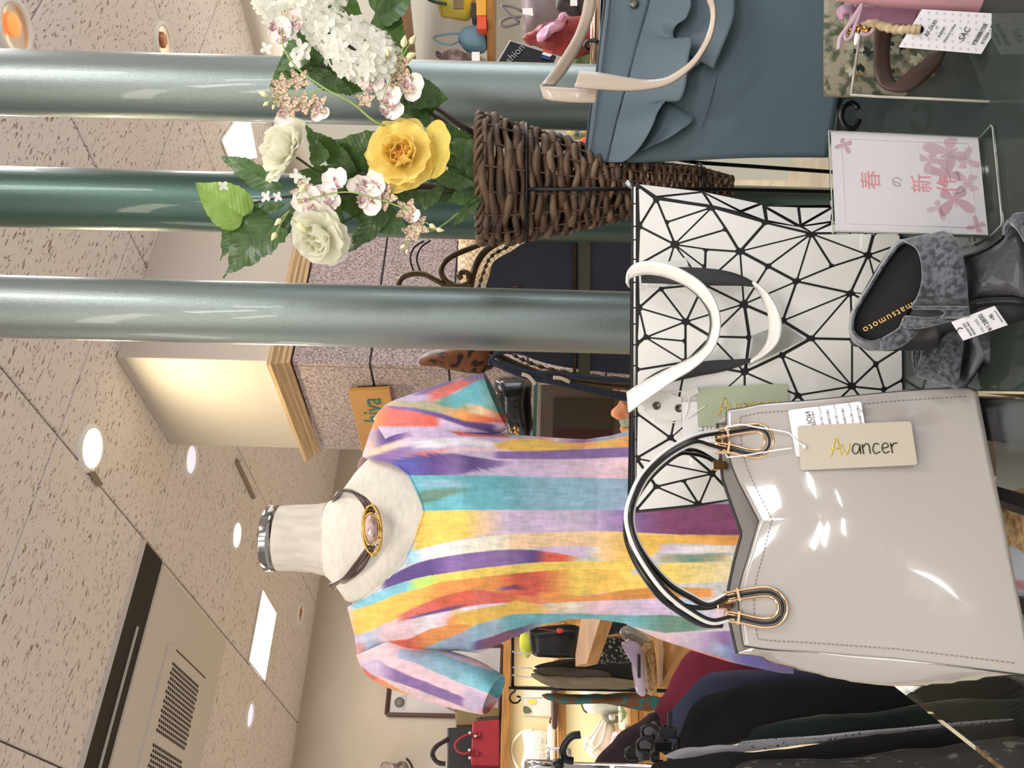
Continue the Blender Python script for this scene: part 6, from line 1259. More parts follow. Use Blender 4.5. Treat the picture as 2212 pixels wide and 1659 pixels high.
hang('black jacket in front of the white lace blouse', 'jacket', [(1400, 1660), (1440, 1640), (1600, 1626), (1740, 1608), (1850, 1597), (2000, 1582), (2230, 1566), (2230, 1720), (1400, 1720)], 1.45, .015, M['deep_black'])
hang('grey and black plaid jacket at the very corner of the picture', 'jacket', [(1590, 1660), (1680, 1646), (1800, 1636), (1930, 1624), (2060, 1612), (2240, 1596), (2240, 1720), (1590, 1720)], 1.36, .015, M['plaid'])
hang('plum wool coat sloping down toward the chrome rail', 'coat', [(1285, 1650), (1320, 1605), (1340, 1586), (1380, 1562), (1412, 1540), (1425, 1560), (1420, 1600), (1360, 1660)], 1.9, .02, M['plum'])
hang('slate grey coat edge between the plum and navy clothes', 'coat', [(1375, 1610), (1400, 1575), (1416, 1560), (1426, 1585), (1425, 1625), (1385, 1645)], 1.78, .015, M['slate'])
for k_, (x, y, lb) in enumerate(((1405, 1583, 'black plastic clip hanger highest among the dark clothes'), (1395, 1612, 'black plastic clip hanger below the highest one'), (1425, 1636, 'black plastic clip hanger beside the white blouse collar'), (1370, 1630, 'black plastic clip hanger farthest toward the chrome post'))):
    c = P(x, y, 1.5 + .02 * k_); t = thing('clip_hanger', lb, 'hanger', c, 'black clip hangers'); MB().tube(cr([c + CR * .0 - CU * .02, c + CR * .014 + CU * .0, c + CR * .008 + CU * .014, c - CR * .006 + CU * .012, c - CR * .008 - CU * .006], 20), .0035, 8).build('hook', M['black'], t)
    MB().box(c - CU * .03, .010, .004, .016, (CR, CF, CU)).build('clip', M['black'], t, smooth=False, bevel=.002); MB().box(c - CU * .034 + CR * .02, .018, .0025, .004, (CR, CF, CU)).build('bar', M['black'], t, smooth=False, bevel=.001)
# ------------------------------------------------ scrollwork oval screen
M['bronze'] = mat('antique_bronze', (.36, .30, .20), .3, .8, var=.3, vscale=20); M['screen'] = mat('navy_panel', (.17, .17, .22), .55); M['olive'] = mat('olive_band', (.28, .27, .20), .5)
OD = 1.98; HWt = [(1015, 6), (1018, 40), (1030, 78), (1053, 108), (1090, 130), (1135, 150), (1190, 168), (1264, 180), (1375, 190), (1500, 186), (1620, 165), (1700, 130), (1740, 80), (1752, 10)]
def ovalpts(inset, d, n=60):
    L_, R_ = [], []
    for x, h_ in HWt:
        x2 = x + inset * (1 if x < 1100 else (-1 if x > 1600 else 0)) * (1 if h_ < 100 else .5); h2 = max(2, h_ - inset); L_.append((x2, 646 + h2)); R_.append((x2, 646 - h2))
    q_ = cr([Vector((a, b_, 0)) for a, b_ in L_], n) + cr([Vector((a, b_, 0)) for a, b_ in R_[::-1]], n); return [P(p.x, p.y, d) for p in q_]
sc = P(1752, 646, OD); t = thing('scrollwork_screen', 'antique bronze scrollwork oval stand with a dark navy panel, behind the pipe columns', 'screen', (sc.x, OD, 0))
op = ovalpts(0, OD); MB().tube(op + [op[0]], .0085, 10).build('frame', M['bronze'], t)
op = ovalpts(16, OD + .004, 160); rp = []; 
for i, p in enumerate(op): rp.append(.0034 + .0018 * math.sin(i * 1.3))
MB().tube(op + [op[0]], rp + [rp[0]], 6).build('twisted_rim', M['bronze'], t)
op = ovalpts(27, OD + .008, 40); MB().prism(op, CF * .012).build('panel', M['screen'], t, smooth=False)
for x in (1262,): MB().box(P(x, 646, OD + .004), .18, .003, .014, (CR, CF, CU)).build('cross_band', M['olive'], t, smooth=False)
MB().box(P(1241, 646, OD + .002), .18, .004, .0035, (CR, CF, CU)).build('cross_bar', M['bronze'], t, smooth=False)
def z5(l): return [(a / 2.6976 + 560, b_ / 2.6976 + 480) for a, b_ in l]
for q_ in ([(1285, 130), (1150, 185), (1085, 228), (1060, 280), (1080, 332), (1130, 365), (1190, 370), (1222, 340), (1215, 300), (1185, 290), (1165, 312), (1180, 330)], [(1240, 375), (1100, 372), (1040, 345), (960, 305), (900, 300), (840, 320), (815, 352), (825, 392), (870, 410)],
           [(1290, 812), (1262, 800), (1270, 770), (1300, 768), (1345, 800), (1352, 835), (1320, 850), (1285, 842), (1275, 815)]): ftube(z5(q_), OD - .01, .0065, M['bronze'], t, 'scroll', 50)
for q_ in ([(1000, 105), (940, 150), (918, 215), (940, 292)], [(960, 108), (900, 150), (880, 215), (905, 300)]): ftube(z5(q_), OD + .1, .0022, M['black_metal'], t, 'thin_wire')
ftube([(1120, 620), (1060, 640), (1015, 655), (975, 660)], OD, .006, M['bronze'], t, 'scroll')
for dx in (-.15, .15): MB().tube([Vector((sc.x + dx, OD, sc.z + .05)), Vector((sc.x + dx * 1.5, OD + (.12 if dx > 0 else -.1) * 0, .02))], .008, 8).build('leg', M['bronze'], t)
M['checker'] = bpy.data.materials.new('checker_cloth'); M['checker'].use_nodes = True; nt = M['checker'].node_tree; ck = nt.nodes.new('ShaderNodeTexChecker'); ck.inputs['Scale'].default_value = 110; ck.inputs['Color1'].default_value = (*lin((.93, .85, .72)), 1); ck.inputs['Color2'].default_value = (*lin((.78, .64, .47)), 1); nt.links.new(ck.outputs[0], nt.nodes['Principled BSDF'].inputs[0]); tc_ = nt.nodes.new('ShaderNodeTexCoord'); nt.links.new(tc_.outputs['Object'], ck.inputs[0])
garment('shopping_bag', 'beige checked paper bag behind the bronze scrolls', [(990, 500), (992, 520), (994, 610), (1060, 612), (1250, 600), (1250, 500)], 2.35, .04, M['checker'], 'bag')
M['leopard'] = mat('leopard_fur', (.45, .27, .14), .8, col2=(.12, .07, .05), vscale=40, cuts=(.44, .52)); M['white_lace'] = mat('lace_trim', (.82, .77, .76), .8, var=.2, vscale=60)
t = garment('pouch', 'leopard print pouch with a lace edge hanging on the bronze scroll', [(908, 788), (912, 772), (950, 762), (1000, 748), (1052, 745), (1056, 775), (1052, 795), (1038, 807), (990, 802), (945, 792)], OD - .05, .03, M['leopard'], 'bag'); MB().pillow(px(smooth_poly([(905, 773), (935, 757), (985, 748), (985, 754), (940, 764), (912, 774)], 30), OD - .085), CF, .006).build('lace_edge', M['white_lace'], t)
M['navybraid'] = mat('navy_braid', (.16, .19, .27), .5, var=.4, vscale=150); M['braid_end'] = mat('braid_end', (.80, .74, .62), .5)
t = thing('braided_strap', 'navy stitched straps hanging from the bronze scroll past the white tote', 'strap', P(1350, 850, OD - .1))
for q_ in ([(1340, 830), (1350, 800), (1390, 765), (1440, 752), (1490, 750), (1540, 765)], [(1345, 800), (1400, 830), (1550, 885), (1700, 880), (1900, 905), (2210, 925)], [(1370, 825), (1550, 900), (1700, 930), (1850, 965), (2000, 1000), (2160, 1035), (2300, 1080)], [(1380, 805), (1560, 870), (1750, 925), (1950, 975), (2150, 1010), (2300, 1040)]): ftube(z5(q_), OD - .07, .006, M['navybraid'], t, 'strap', 50, .5)
for q_ in ([(1530, 885), (1570, 900), (1612, 945)], [(1712, 905), (1760, 910), (1810, 932)]): ftube(z5(q_), OD - .085, .004, M['braid_end'], t, 'strap_end', 10, .5)
# glass shelf behind with black bag
M['crinkle'] = mat('black_crinkle_vinyl', (.08, .08, .085), .22, coat=.5, bump=1.0, bscale=30, stretch=(3, 3, 1))
t = garment('handbag', 'shiny crinkled black bag with gold studs under the right sleeve', [(1066, 830), (1075, 815), (1100, 812), (1146, 815), (1148, 870), (1148, 945), (1110, 945), (1080, 920), (1066, 880)], 2.35, .07, M['crinkle'], 'bag')
for x, y in z5([(1490, 1200), (1510, 1210), (1495, 1225), (1460, 1215), (1505, 1232)]): MB().lathe(P(x, y, 2.27), [(.0001, .006), (.006, 0), (.0001, -.006)], 12, CR).build('stud', M['brass'], t)
M['glassedge_green'] = mat('glass_edge_green', (.10, .35, .28), .15, coat=.5)
gz = P(1150, 890, 2.3).z; t = thing('glass_shelf', 'glass display shelf with a green edge under the crinkled black bag', 'shelf', (P(1150, 870, 2.3).x, 2.35, 0))
ga, gb2 = P(1150, 826, 2.25), P(1150, 1010, 2.25); MB().box(((ga.x + gb2.x) / 2, 2.42, gz - .006), (ga.x - gb2.x) / 2, .17, .004).build('glass_plate', M['glass'], t, smooth=False); MB().box(((ga.x + gb2.x) / 2, 2.249, gz - .006), (ga.x - gb2.x) / 2, .001, .005).build('glass_edge', M['glassedge_green'], t, smooth=False)
M['brown_glass'] = mat('brown_cabinet', (.40, .33, .27), .25, coat=.3, var=.15, vscale=4); MB().box(((ga.x + gb2.x) / 2, 2.44, gz / 2 - .01), (ga.x - gb2.x) / 2 - .005, .15, gz / 2 - .012).build('cabinet', M['brown_glass'], t, smooth=False)
MB().box((P(1260, 905, 2.28).x, 2.284, P(1260, 905, 2.28).z), .055, .004, .08).build('cabinet_window', mat('olive_reflection', (.22, .20, .15), .2), t, smooth=False); MB().box((P(1260, 945, 2.28).x + .01, 2.282, P(1260, 945, 2.28).z), .012, .004, .08).build('cabinet_trim', mat('dark_red_trim', (.25, .08, .07), .4), t, smooth=False)  # olive panel paints in a dark reflection on the brown face
M['apricot'] = mat('apricot_ruffle', (.93, .72, .55), .7, col2=(.90, .55, .35), vscale=18); M['mintruffle'] = mat('cream_mint_ruffle', (.86, .86, .74), .7, col2=(.62, .68, .56), vscale=40); M['rosep'] = mat('rose_print_cloth', (.90, .85, .76), .7, col2=(.72, .35, .42), vscale=30, cuts=(.4, .48))
for lb, pts, mt in (('rose printed ruffled cloth at the strap side of the ruffle heap', [(1325, 832), (1345, 828), (1372, 836), (1372, 866), (1350, 862), (1330, 848)], 'rosep'), ('apricot ruffled corsage between the two cream ruffles', [(1328, 880), (1345, 868), (1372, 876), (1370, 905), (1340, 905), (1326, 895)], 'apricot'),
                    ('cream and mint ruffled corsage next to the blouse edge', [(1340, 905), (1352, 898), (1372, 905), (1370, 925), (1348, 922)], 'mintruffle'), ('orange corsage half hidden by the blouse side', [(1340, 925), (1356, 918), (1375, 925), (1372, 945), (1345, 942)], 'apricot')):
    garment('corsage', lb, pts, 2.1, .03, M[mt], 'corsage', None, n=40)
# shop sign on the pillar
def pp_(x, y, off=.03): return onplane(x, y, D2 * (pa - off), D2)
t = thing('sign', 'orange wooden sign board with green lettering on the granite pillar', 'sign', pp_(845, 900)); sg = [pp_(753, 846), pp_(841, 842), pp_(868, 980), pp_(784, 984)]
M['sign_wood'] = mat('sign_orange', (.74, .54, .27), .45, var=.06, vscale=6); MB().prism(sg, D2 * .018).build('board', M['sign_wood'], t, smooth=False, bevel=.001)
M['sign_green'] = mat('sign_green', (.12, .42, .38), .5); rt_ = (sg[0] - sg[3]).normalized(); ht = (sg[1] - sg[0]).length; wd = (sg[0] - sg[3]).length
text('H', sg[2] + rt_ * wd * .13 + UP * ht * .22 - D2 * .002, rt_, UP, ht * .74, M['sign_green'], t); text('hiya', sg[1] - rt_ * wd * .49 + UP * ht * .26 - D2 * .002, rt_, UP, ht * .74, M['sign_green'], t)
# ================================================================== RIGHT SIDE OF THE SHOP
RQ = 3.6
t = thing('wall_shelf', 'wooden wall shelf boards on the bright wall past the blue tote', 'shelf', (P(1100, 40, RQ).x, RQ, 0))
def boardpx(x0, x1, y0, y1, dL, dR, th, dep, root, nm='shelf_board'):
    a, b_ = P(x0, y1, dL), P(x1, y0, dR); b_.z = a.z; off = (b_ - a).cross(UP).normalized() * -dep
    if off.y < 0: off = -off
    return MB().prism([a, b_, b_ - UP * th, a - UP * th], off).build(nm, M['shelf_wood'], root, smooth=False, bevel=.002)
boardpx(889, 855, -120, 370, 3.95, 3.0, .030, .3, t); boardpx(1053, 1053, -120, 370, 3.9, 3.2, .028, .3, t)
a, b_ = P(1300, 380, 4.3), P(1300, -200, 3.4)
M['wall_cool'] = mat('wall_cool', (.88, .90, .87), .7); MB().prism([Vector((a.x, a.y, 0)), Vector((b_.x, b_.y, 0)), Vector((b_.x, b_.y, 2.4)), Vector((a.x, a.y, 2.4))], (.02, .03, 0)).build('back_panel', M['wall_cool'], t, smooth=False)
area('shelf_strip_light', (1.9, 2.9, 1.95), 1.0, 15, (1, .97, .88), (math.radians(-35), 0, 0), .1)
area('cool_side_light', (3.2, 1.6, 1.5), 1.2, 26, (.80, .88, 1), (0, math.radians(80), math.radians(8)), 1.6)  # cool area light from the right, its source out of view
def gr(name, label, pts, d, bulge, mt, cat='bag', n=40): return garment(name, label, pts, d, bulge, mt, cat, None, n=n)
M['bluebag'] = mat('dusty_blue_canvas', (.40, .53, .60), .7, bump=.3, bscale=60); M['yellow'] = mat('yellow_bag', (.86, .78, .25), .5, col2=(.70, .66, .30), vscale=8); M['orange_y'] = mat('amber_box', (.88, .66, .22), .5); M['orange_r'] = mat('vermilion_box', (.84, .33, .18), .5)
t = gr('tote_bag', 'dusty blue canvas bag with thin handles on the far right shelf', [(994, 70), (1005, 62), (1030, 58), (1050, 62), (1051, 108), (1020, 112), (1003, 106), (990, 88)], 3.5, .06, M['bluebag']); ftube([(992, 72), (965, 74), (942, 78), (936, 84)], 3.48, .005, M['bluebag'], t, 'handle'); ftube([(940, 86), (955, 94), (975, 96), (992, 88)], 3.48, .004, M['bluebag'], t, 'handle')
t = gr('handbag', 'yellow bag with a green buckle strap on the far right shelf', [(950, -20), (950, 30), (965, 36), (1018, 38), (1018, -20)], 3.5, .06, M['yellow']); ftube([(925, -2), (940, 4), (965, 9)], 3.42, .007, M['leaf'], t, 'strap'); MB().box(P(990, 8, 3.42), .02, .005, .02, (CR, CF, CU)).build('patch', M['tan'], t, smooth=False)
for nm, lb, pts, mt in (('box', 'amber box on the far right shelf above the vermilion one', [(1029, -30), (1029, 33), (1051, 33), (1051, -30)], 'orange_y'), ('box', 'vermilion box beside the dusty blue canvas bag', [(1030, 34), (1030, 62), (1051, 62), (1051, 34)], 'orange_r')):
    tag(MB().prism(px(pts, 3.40), CF * .1).build(nm, M[mt], smooth=False, bevel=.003), lb, 'box')
tag(MB().prism(px([(1018, 5), (1018, 30), (1028, 44), (1028, 5)], 3.46), CF * .1).build('pouch', M['slate'], smooth=False, bevel=.003), 'dark slate pouch squeezed between the yellow bag and amber box', 'bag')
t = gr('pouch', 'furry grey pink pouch below the dusty blue canvas bag', [(948, 128), (956, 114), (985, 108), (1010, 118), (1050, 130), (1050, 160), (955, 160)], 3.5, .05, M['fur']); ftube([(958, 126), (946, 122), (944, 112), (952, 118)], 3.48, .005, M['charcoal'], t, 'handle')
tag(MB().prism(px([(1019, 112), (1019, 150), (1036, 150), (1036, 112)], 3.42), CF * .05).build('price_card', M['tag'], smooth=False), 'small white price card standing on the far right shelf', 'card')
M['mauve'] = mat('mauve_leather', (.47, .41, .42), .5, var=.1, vscale=6); t = gr('handbag', 'mauve grey leather bag with looped handles beyond the red scarf', [(1126, 20), (1130, 60), (1140, 74), (1160, 76), (1205, 70), (1212, 30), (1205, -20), (1130, -20)], 2.9, .06, M['mauve'])
for q_ in ([(1128, 24), (1105, 14), (1084, 12), (1096, 26), (1122, 48)], [(1126, 36), (1100, 38), (1082, 48), (1090, 58), (1122, 50)]): ftube(q_, 2.88, .005, M['mauve'], t, 'handle')
MB().prism(px([(1128, 18), (1150, 17), (1152, 34), (1130, 30)], 2.8), CF * .003).build('label', M['tag'], t, smooth=False)
t = gr('handbag', 'black bag with a white label at the very top frame edge', [(1205, -30), (1200, 10), (1215, 24), (1258, 36), (1262, -30)], 2.6, .05, M['black_leather']); MB().prism(px([(1232, -10), (1247, -10), (1247, 12), (1232, 12)], 2.5), CF * .003).build('label', M['tag'], t, smooth=False)
M['redscarf'] = mat('red_silk', (.62, .20, .20), .5, col2=(.45, .12, .13), vscale=9, bump=.5, bscale=30); M['pinksilk'] = mat('pink_silk', (.85, .66, .76), .4, col2=(.72, .35, .45), vscale=14)
t = gr('scarf', 'crumpled red silk scarf with a pink edge behind the beige bag strap', [(1131, 84), (1150, 68), (1175, 60), (1200, 46), (1240, 40), (1275, 50), (1290, 100), (1270, 120), (1230, 122), (1190, 112), (1160, 96)], 2.4, .06, M['redscarf'], 'scarf'); MB().pillow(px(smooth_poly([(1160, 80), (1185, 55), (1215, 36), (1228, 40), (1210, 58), (1185, 80), (1165, 90)], 30), 2.33), CF, .03, 12).crumple(.016, 24).build('pink_edge', M['pinksilk'], t)
gr('scarf', 'pale green printed cloth below the red silk scarf', [(1230, 122), (1255, 114), (1285, 118), (1290, 150), (1240, 150)], 2.45, .05, mat('green_print', (.55, .60, .42), .7, col2=(.35, .42, .25), vscale=20), 'scarf')
t = thing('sign', 'tilted black card sign reading fashion with a small tricolour flag', 'sign', P(1130, 150, 2.3)); sgp = [(1103, 88), (1202, 120), (1178, 175), (1072, 140)]; sw = px(sgp, 2.3)
MB().prism(sw, CF * .012).build('card', M['black'], t, smooth=False, bevel=.002); MB().prism([p + CF * .004 - (p - sum(sw, Vector()) / 4).normalized() * -.005 for p in sw], CF * .012).build('card_edge', M['lightgrey'], t, smooth=False)
e1 = (P(1136, 101, 2.295) - P(1099, 139, 2.295)); e2 = P(1103, 88, 2.3) - P(1180, 112, 2.3)
text('fashion', P(1090, 149, 2.295) - e1.normalized() * .0, e1, e2, .028, M['printgrey'], t, depth=.0005)
for k_, c_ in enumerate(((.72, .25, .2), (.9, .9, .88), (.15, .25, .5))):
    o_ = P(1172 + -2.2 * k_, 110 + 7 * k_, 2.294); MB().prism([o_ + a_ * e1.normalized() * .0 + e2.normalized() * b_ + e1.normalized() * a2 for a_, b_, a2 in ((0, 0, 0), (0, -.024, 0), (0, -.024, .0085), (0, 0, .0085))], CF * .001).build('flag_stripe', mat('flag', c_, .6), t, smooth=False)
t = thing('display_rail', 'bronze coloured display rail with a black ring at the top of the blue tote', 'rack', (P(1286, 100, 1.7).x, 1.7, 0)); ra, rb2 = P(1289, -150, 1.7), P(1283, 160, 1.7)
MB().tube([ra, rb2], .0085, 14).build('rail', mat('warm_chrome', (.80, .66, .58), .2, 1), t); MB().tube([ra + CF * .01 - CU * .018, rb2 + CF * .01 - CU * .018], .008, 10).build('rear_rail', M['black_metal'], t)
rc_ = P(1286, 97, 1.7); MB().tube([rc_ + CU * .02 * math.cos(a) - CF * .018 * math.sin(a) + CR * .003 * math.sin(2 * a) for a in np.linspace(0, 2 * math.pi, 30)], .004, 8).build('ring', M['black'], t); MB().tube([Vector((ra.x, ra.y, .01)), ra], .009, 10).build('post', M['black_metal'], t); MB().tube([Vector((rb2.x, rb2.y, .01)), rb2], .009, 10).build('post', M['black_metal'], t)
t = gr('tote_bag', 'pale soft bag seen between the yellow rose leaves and the basket rim', [(985, 282), (1000, 278), (1030, 290), (1036, 330), (1015, 336), (992, 318)], 3.2, .05, M['lightgrey'])
gr('scarf', 'crimson folded cloth behind the basket rim', [(1004, 325), (1020, 330), (1024, 350), (1008, 350)], 3.1, .03, M['red_leather'], 'scarf')
gr('scarf', 'multicoloured folded cloth between the basket and the blue tote', [(1225, 284), (1245, 282), (1272, 286), (1272, 300), (1240, 300)], 3.0, .03, mat('multi', (.85, .75, .30), .7, col2=(.25, .35, .40), vscale=30), 'scarf')
gr('scarf', 'orange cloth edge beside the basket top behind the blue tote', [(1252, 302), (1268, 300), (1268, 320), (1256, 322)], 2.9, .02, M['orange_r'], 'scarf')
# ================================================================== SPRING SIGN IN ACRYLIC HOLDER
tl, tr, br_, blw = atz(2135, 508, TZ + .004), None, None, None
q_bl = atz(2135, 508, TZ + .005); q_br = atz(2113, 297, TZ + .005)
ex = (q_br - q_bl); exn = ex.normalized(); nrm_ = exn.cross(UP).normalized()      # toward viewer
if nrm_.y > 0: nrm_ = -nrm_
def cp(x, y, off=0): return onplane(x, y, q_bl + nrm_ * off, (nrm_ + UP * .10).normalized())
t = thing('sign_holder', 'clear acrylic stand with a pink butterfly card announcing spring arrivals', 'sign', (q_bl + q_br) / 2)
CN = (nrm_ + UP * .10).normalized()
co = [cp(1795, 284), cp(2113, 297), cp(2135, 508), cp(1805, 498)]
M['cardpink'] = mat('pale_pink_card', (.97, .945, .96), .4); M['bfly'] = mat('butterfly_pink', (.87, .76, .79), .5); M['bfly2'] = mat('butterfly_rose', (.84, .70, .74), .5); M['kanji'] = mat('rose_lettering', (.90, .60, .63), .5); M['kana'] = mat('soft_grey_lettering', (.72, .64, .68), .5); M['hair'] = mat('hairline', (.80, .76, .80), .5)
MB().prism(co, CN * -.0006).build('card', M['cardpink'], t, smooth=False)
ac = [cp(1790, 283, .002), cp(2114, 296, .002), cp(2137, 509, .002), cp(1800, 499.5, .002)]
AC = MB(); AC.prism(ac, CN * .0018).build('front_plate', M['acrylic'], t, smooth=False)
MB().prism([p - CN * .0055 for p in ac], CN * .0018).build('back_plate', M['acrylic'], t, smooth=False)
M['acr_edge'] = mat('acrylic_edge', (.58, .60, .56), .15, coat=.5)
for a, b_ in ((0, 1), (2, 3), (3, 0)): MB().tube([ac[a], ac[b_]], .0007, 6).build('plate_edge', M['acr_edge'], t)
ft = [ac[1], atz(2143, 268, TZ + .004), atz(2165, 484, TZ + .004), ac[2]]; ft = [Vector((p.x, p.y, TZ + .004)) for p in (ac[1], ft[1], ft[2], ac[2])]
MB().prism(ft, UP * -.002).build('foot', M['acrylic'], t, smooth=False)
rnd2 = MB(); rnd2.tube([ft[0], ft[1] + (ft[0] - ft[1]) * .06, ft[1] + (ft[2] - ft[1]) * .04, ft[2] + (ft[1] - ft[2]) * .04, ft[2] + (ft[3] - ft[2]) * .08, ft[3]], .0008, 6); rnd2.build('foot_edge', M['acr_edge'], t)
bf_ = [Vector((p.x, p.y, TZ + .003)) for p in (atz(2112, 512, TZ), atz(2098, 512, TZ), atz(2102, 531, TZ), atz(2125, 516, TZ))]; MB().tube(bf_, .0009, 6).build('foot_edge', M['acr_edge'], t)
down = (co[1] - co[0]).normalized(); right = (co[0] - co[3]).normalized(); H = (co[1] - co[0]).length; Wd = (co[0] - co[3]).length
def cpt(u, v, lift=.0003): # u across from left, v down
    a = co[3].lerp(co[0], u); b_ = co[2].lerp(co[1], u); return a.lerp(b_, v) + CN * lift
for ch, x, y, sz, mt in (('春', 1880, 388, 42, 'kanji'), ('の', 1937, 392, 25, 'kana'), ('新', 1990, 395, 42, 'kanji'), ('作', 2045, 396, 42, 'kanji')):
    h_ = sz / FPX * .87 * 1.12; c = cp(x, y, .0003); text(ch, c - right * h_ * .5 - (-down) * h_ * .38, right, -down, h_, M[mt], t, depth=.0001)
for a, b_, c, d in ((.09, .07, .93, .07), (.07, .10, .07, .93), (.93, .08, .93, .93), (.08, .93, .92, .93)): MB().tube([cpt(a, b_), cpt(c, d)], .00018, 4).build('hairline', M['hair'], t)
def butterfly(x, y, s_, ang, mt):
    c = cp(x, y, .0002); a0 = math.radians(ang); U = right * math.cos(a0) - down * math.sin(a0); V = CN.cross(U)
    m_ = MB(); S_ = s_ / FPX * .87
    for sg in (1, -1):
        for lobe in ([(0, 0), (.25, .55), (.6, .95), (.95, 1.0), (1.05, .7), (.8, .3), (.35, .03)], [(0, 0), (.4, -.05), (.75, -.2), (.72, -.55), (.5, -.85), (.25, -.6), (.08, -.25)]):
            q_ = smooth_poly([(a_, b_) for a_, b_ in lobe], 24); pts = [c + U * sg * a_ * S_ + V * b_ * S_ for a_, b_ in q_]; cc = sum(pts, Vector()) / len(pts); n_ = len(pts)
            m_.add(pts + [cc], [(i, (i + 1) % n_, n_) if sg > 0 else ((i + 1) % n_, i, n_) for i in range(n_)])
    m_.tube([c - V * S_ * .5, c + V * S_ * .5], S_ * .05, 5); return m_.build('butterfly_print', M[mt], t, smooth=False)
for a in ((1825, 312, 17, 70, 'bfly2'), (2050, 330, 40, 30, 'bfly'), (2045, 375, 34, -60, 'bfly2'), (2010, 345, 26, 120, 'bfly'), (2062, 430, 36, 100, 'bfly2'), (2030, 450, 20, 60, 'bfly'), (2090, 395, 26, 0, 'bfly'), (2112, 487, 18, -30, 'bfly2'), (2085, 345, 24, 200, 'bfly')): butterfly(*a)
# ================================================================== SANDALS
def velvet():
    m = mat('grey_velvet_print', (.31, .33, .36), .75, col2=(.10, .105, .125), vscale=190, cuts=(.40, .60), detail=6, sheen=.6, bump=.4, bscale=300); nt = m.node_tree; b = nt.nodes['Principled BSDF']
    v = nt.nodes.new('ShaderNodeTexVoronoi'); v.inputs['Scale'].default_value = 420; tc = nt.nodes.new('ShaderNodeTexCoord'); nt.links.new(tc.outputs['Object'], v.inputs['Vector'])
    n2 = nt.nodes.new('ShaderNodeTexNoise'); n2.inputs['Scale'].default_value = 24; nt.links.new(tc.outputs['Object'], n2.inputs['Vector'])
    l1 = nt.nodes.new('ShaderNodeMath'); l1.operation = 'LESS_THAN'; l1.inputs[1].default_value = .22; nt.links.new(v.outputs['Distance'], l1.inputs[0]); g1 = nt.nodes.new('ShaderNodeMath'); g1.operation = 'GREATER_THAN'; g1.inputs[1].default_value = .60; nt.links.new(n2.outputs[0], g1.inputs[0])
    mu = nt.nodes.new('ShaderNodeMath'); mu.operation = 'MULTIPLY'; nt.links.new(l1.outputs[0], mu.inputs[0]); nt.links.new(g1.outputs[0], mu.inputs[1]); nt.links.new(mu.outputs[0], b.inputs['Metallic'])
    iv = nt.nodes.new('ShaderNodeMath'); iv.operation = 'MULTIPLY_ADD'; iv.inputs[1].default_value = -.55; iv.inputs[2].default_value = .75; nt.links.new(mu.outputs[0], iv.inputs[0]); nt.links.new(iv.outputs[0], b.inputs['Roughness']); return m
M['velvet'] = velvet(); M['insole'] = mat('black_suede_insole', (.085, .085, .09), .9); M['footbed'] = mat('dark_leather_footbed', (.09, .095, .12), .4, coat=.05, bump=.2, bscale=200, var=.1, vscale=6); M['sole'] = mat('black_sole', (.05, .05, .055), .45); M['foilo'] = mat('gold_stamp', (.88, .70, .42), .4, .3)
def zs_(l): return [(a / 3.859 + 1800, b_ / 3.859 + 430) for a, b_ in l]
def sp(x, y, off=0):       # surface of the propped sandal: leans back against the white tote
    u = (x - 1840) / 372.0; return P(x, y, .855 - .085 * u - off)
t = thing('sandal', 'front mule sandal of grey printed velvet with black insole and gold stamped lettering', 'shoe', P(2230, 600, .74), 'pair of grey velvet sandals')
ins = zs_([(155, 1010), (200, 870), (300, 680), (400, 520), (500, 400), (600, 355), (690, 400), (735, 480), (745, 580), (735, 700), (700, 800), (655, 880), (600, 985), (560, 1060), (480, 1120), (400, 1165), (320, 1190), (240, 1180), (180, 1120)])
insm = smooth_poly(ins, 80); MB().pillow([sp(x, y, -.006) for x, y in insm], CF, .003, 5).build('insole', M['insole'], t)
# heel cup rim: outer and inner edge
ro = zs_([(620, 350), (560, 345), (520, 365), (470, 430), (400, 530), (330, 650), (240, 800), (170, 920), (140, 1010), (140, 1110), (170, 1180), (230, 1225), (320, 1250), (400, 1262)])
ri = zs_([(640, 362), (590, 362), (540, 390), (490, 455), (420, 550), (345, 670), (255, 815), (190, 930), (165, 1010), (165, 1090), (200, 1140), (250, 1172), (320, 1190), (400, 1168)])
def strip3(A, B, oa, ob, n=60, mid=None):
    a = cr([Vector((p[0], p[1], 0)) for p in A], n); b_ = cr([Vector((p[0], p[1], 0)) for p in B], n); rows = []
    for i in range(n):
        r = []
        for k_ in range(11):
            u = k_ / 10; x = a[i].x * (1 - u) + b_[i].x * u; y = a[i].y * (1 - u) + b_[i].y * u; off = oa * (1 - u) + ob * u + (mid or 0) * math.sin(math.pi * u); r.append(sp(x, y, off))
        rows.append(r)
    return rows
MB().grid(strip3(ro, ri, -.012, .004)).build('heel_cup', M['velvet'], t, solid=.0025)
MB().tube([sp(x, y, .005) for x, y in [(p.x, p.y) for p in cr([Vector((a, b_, 0)) for a, b_ in ri], 50)]], .0012, 6).build('heel_cup_rim', M['velvet'], t)
# instep band: closed surface with a keyhole slot, raised in the middle
def band(outl_top, outl_bot, lift, name='instep_band', root=None, n=70, m=18, slot=None, spf=sp, ph=0):
    a = cr([Vector((p[0], p[1], 0)) for p in outl_top], n); b_ = cr([Vector((p[0], p[1], 0)) for p in outl_bot], n); rows = []
    for i in range(n):
        u = i / (n - 1); L_ = lift * math.sin(math.pi * min(1, max(0, .06 + .88 * u))) ** .6; rows.append([spf(a[i].x * (1 - k_ / (m - 1)) + b_[i].x * k_ / (m - 1), a[i].y * (1 - k_ / (m - 1)) + b_[i].y * k_ / (m - 1), L_ - .002 * math.sin(k_ / (m - 1) * math.pi * 2 + ph)) for k_ in range(m)])
    mb = MB().grid(rows)
    return mb.build(name, M['velvet'], root, solid=.0028)
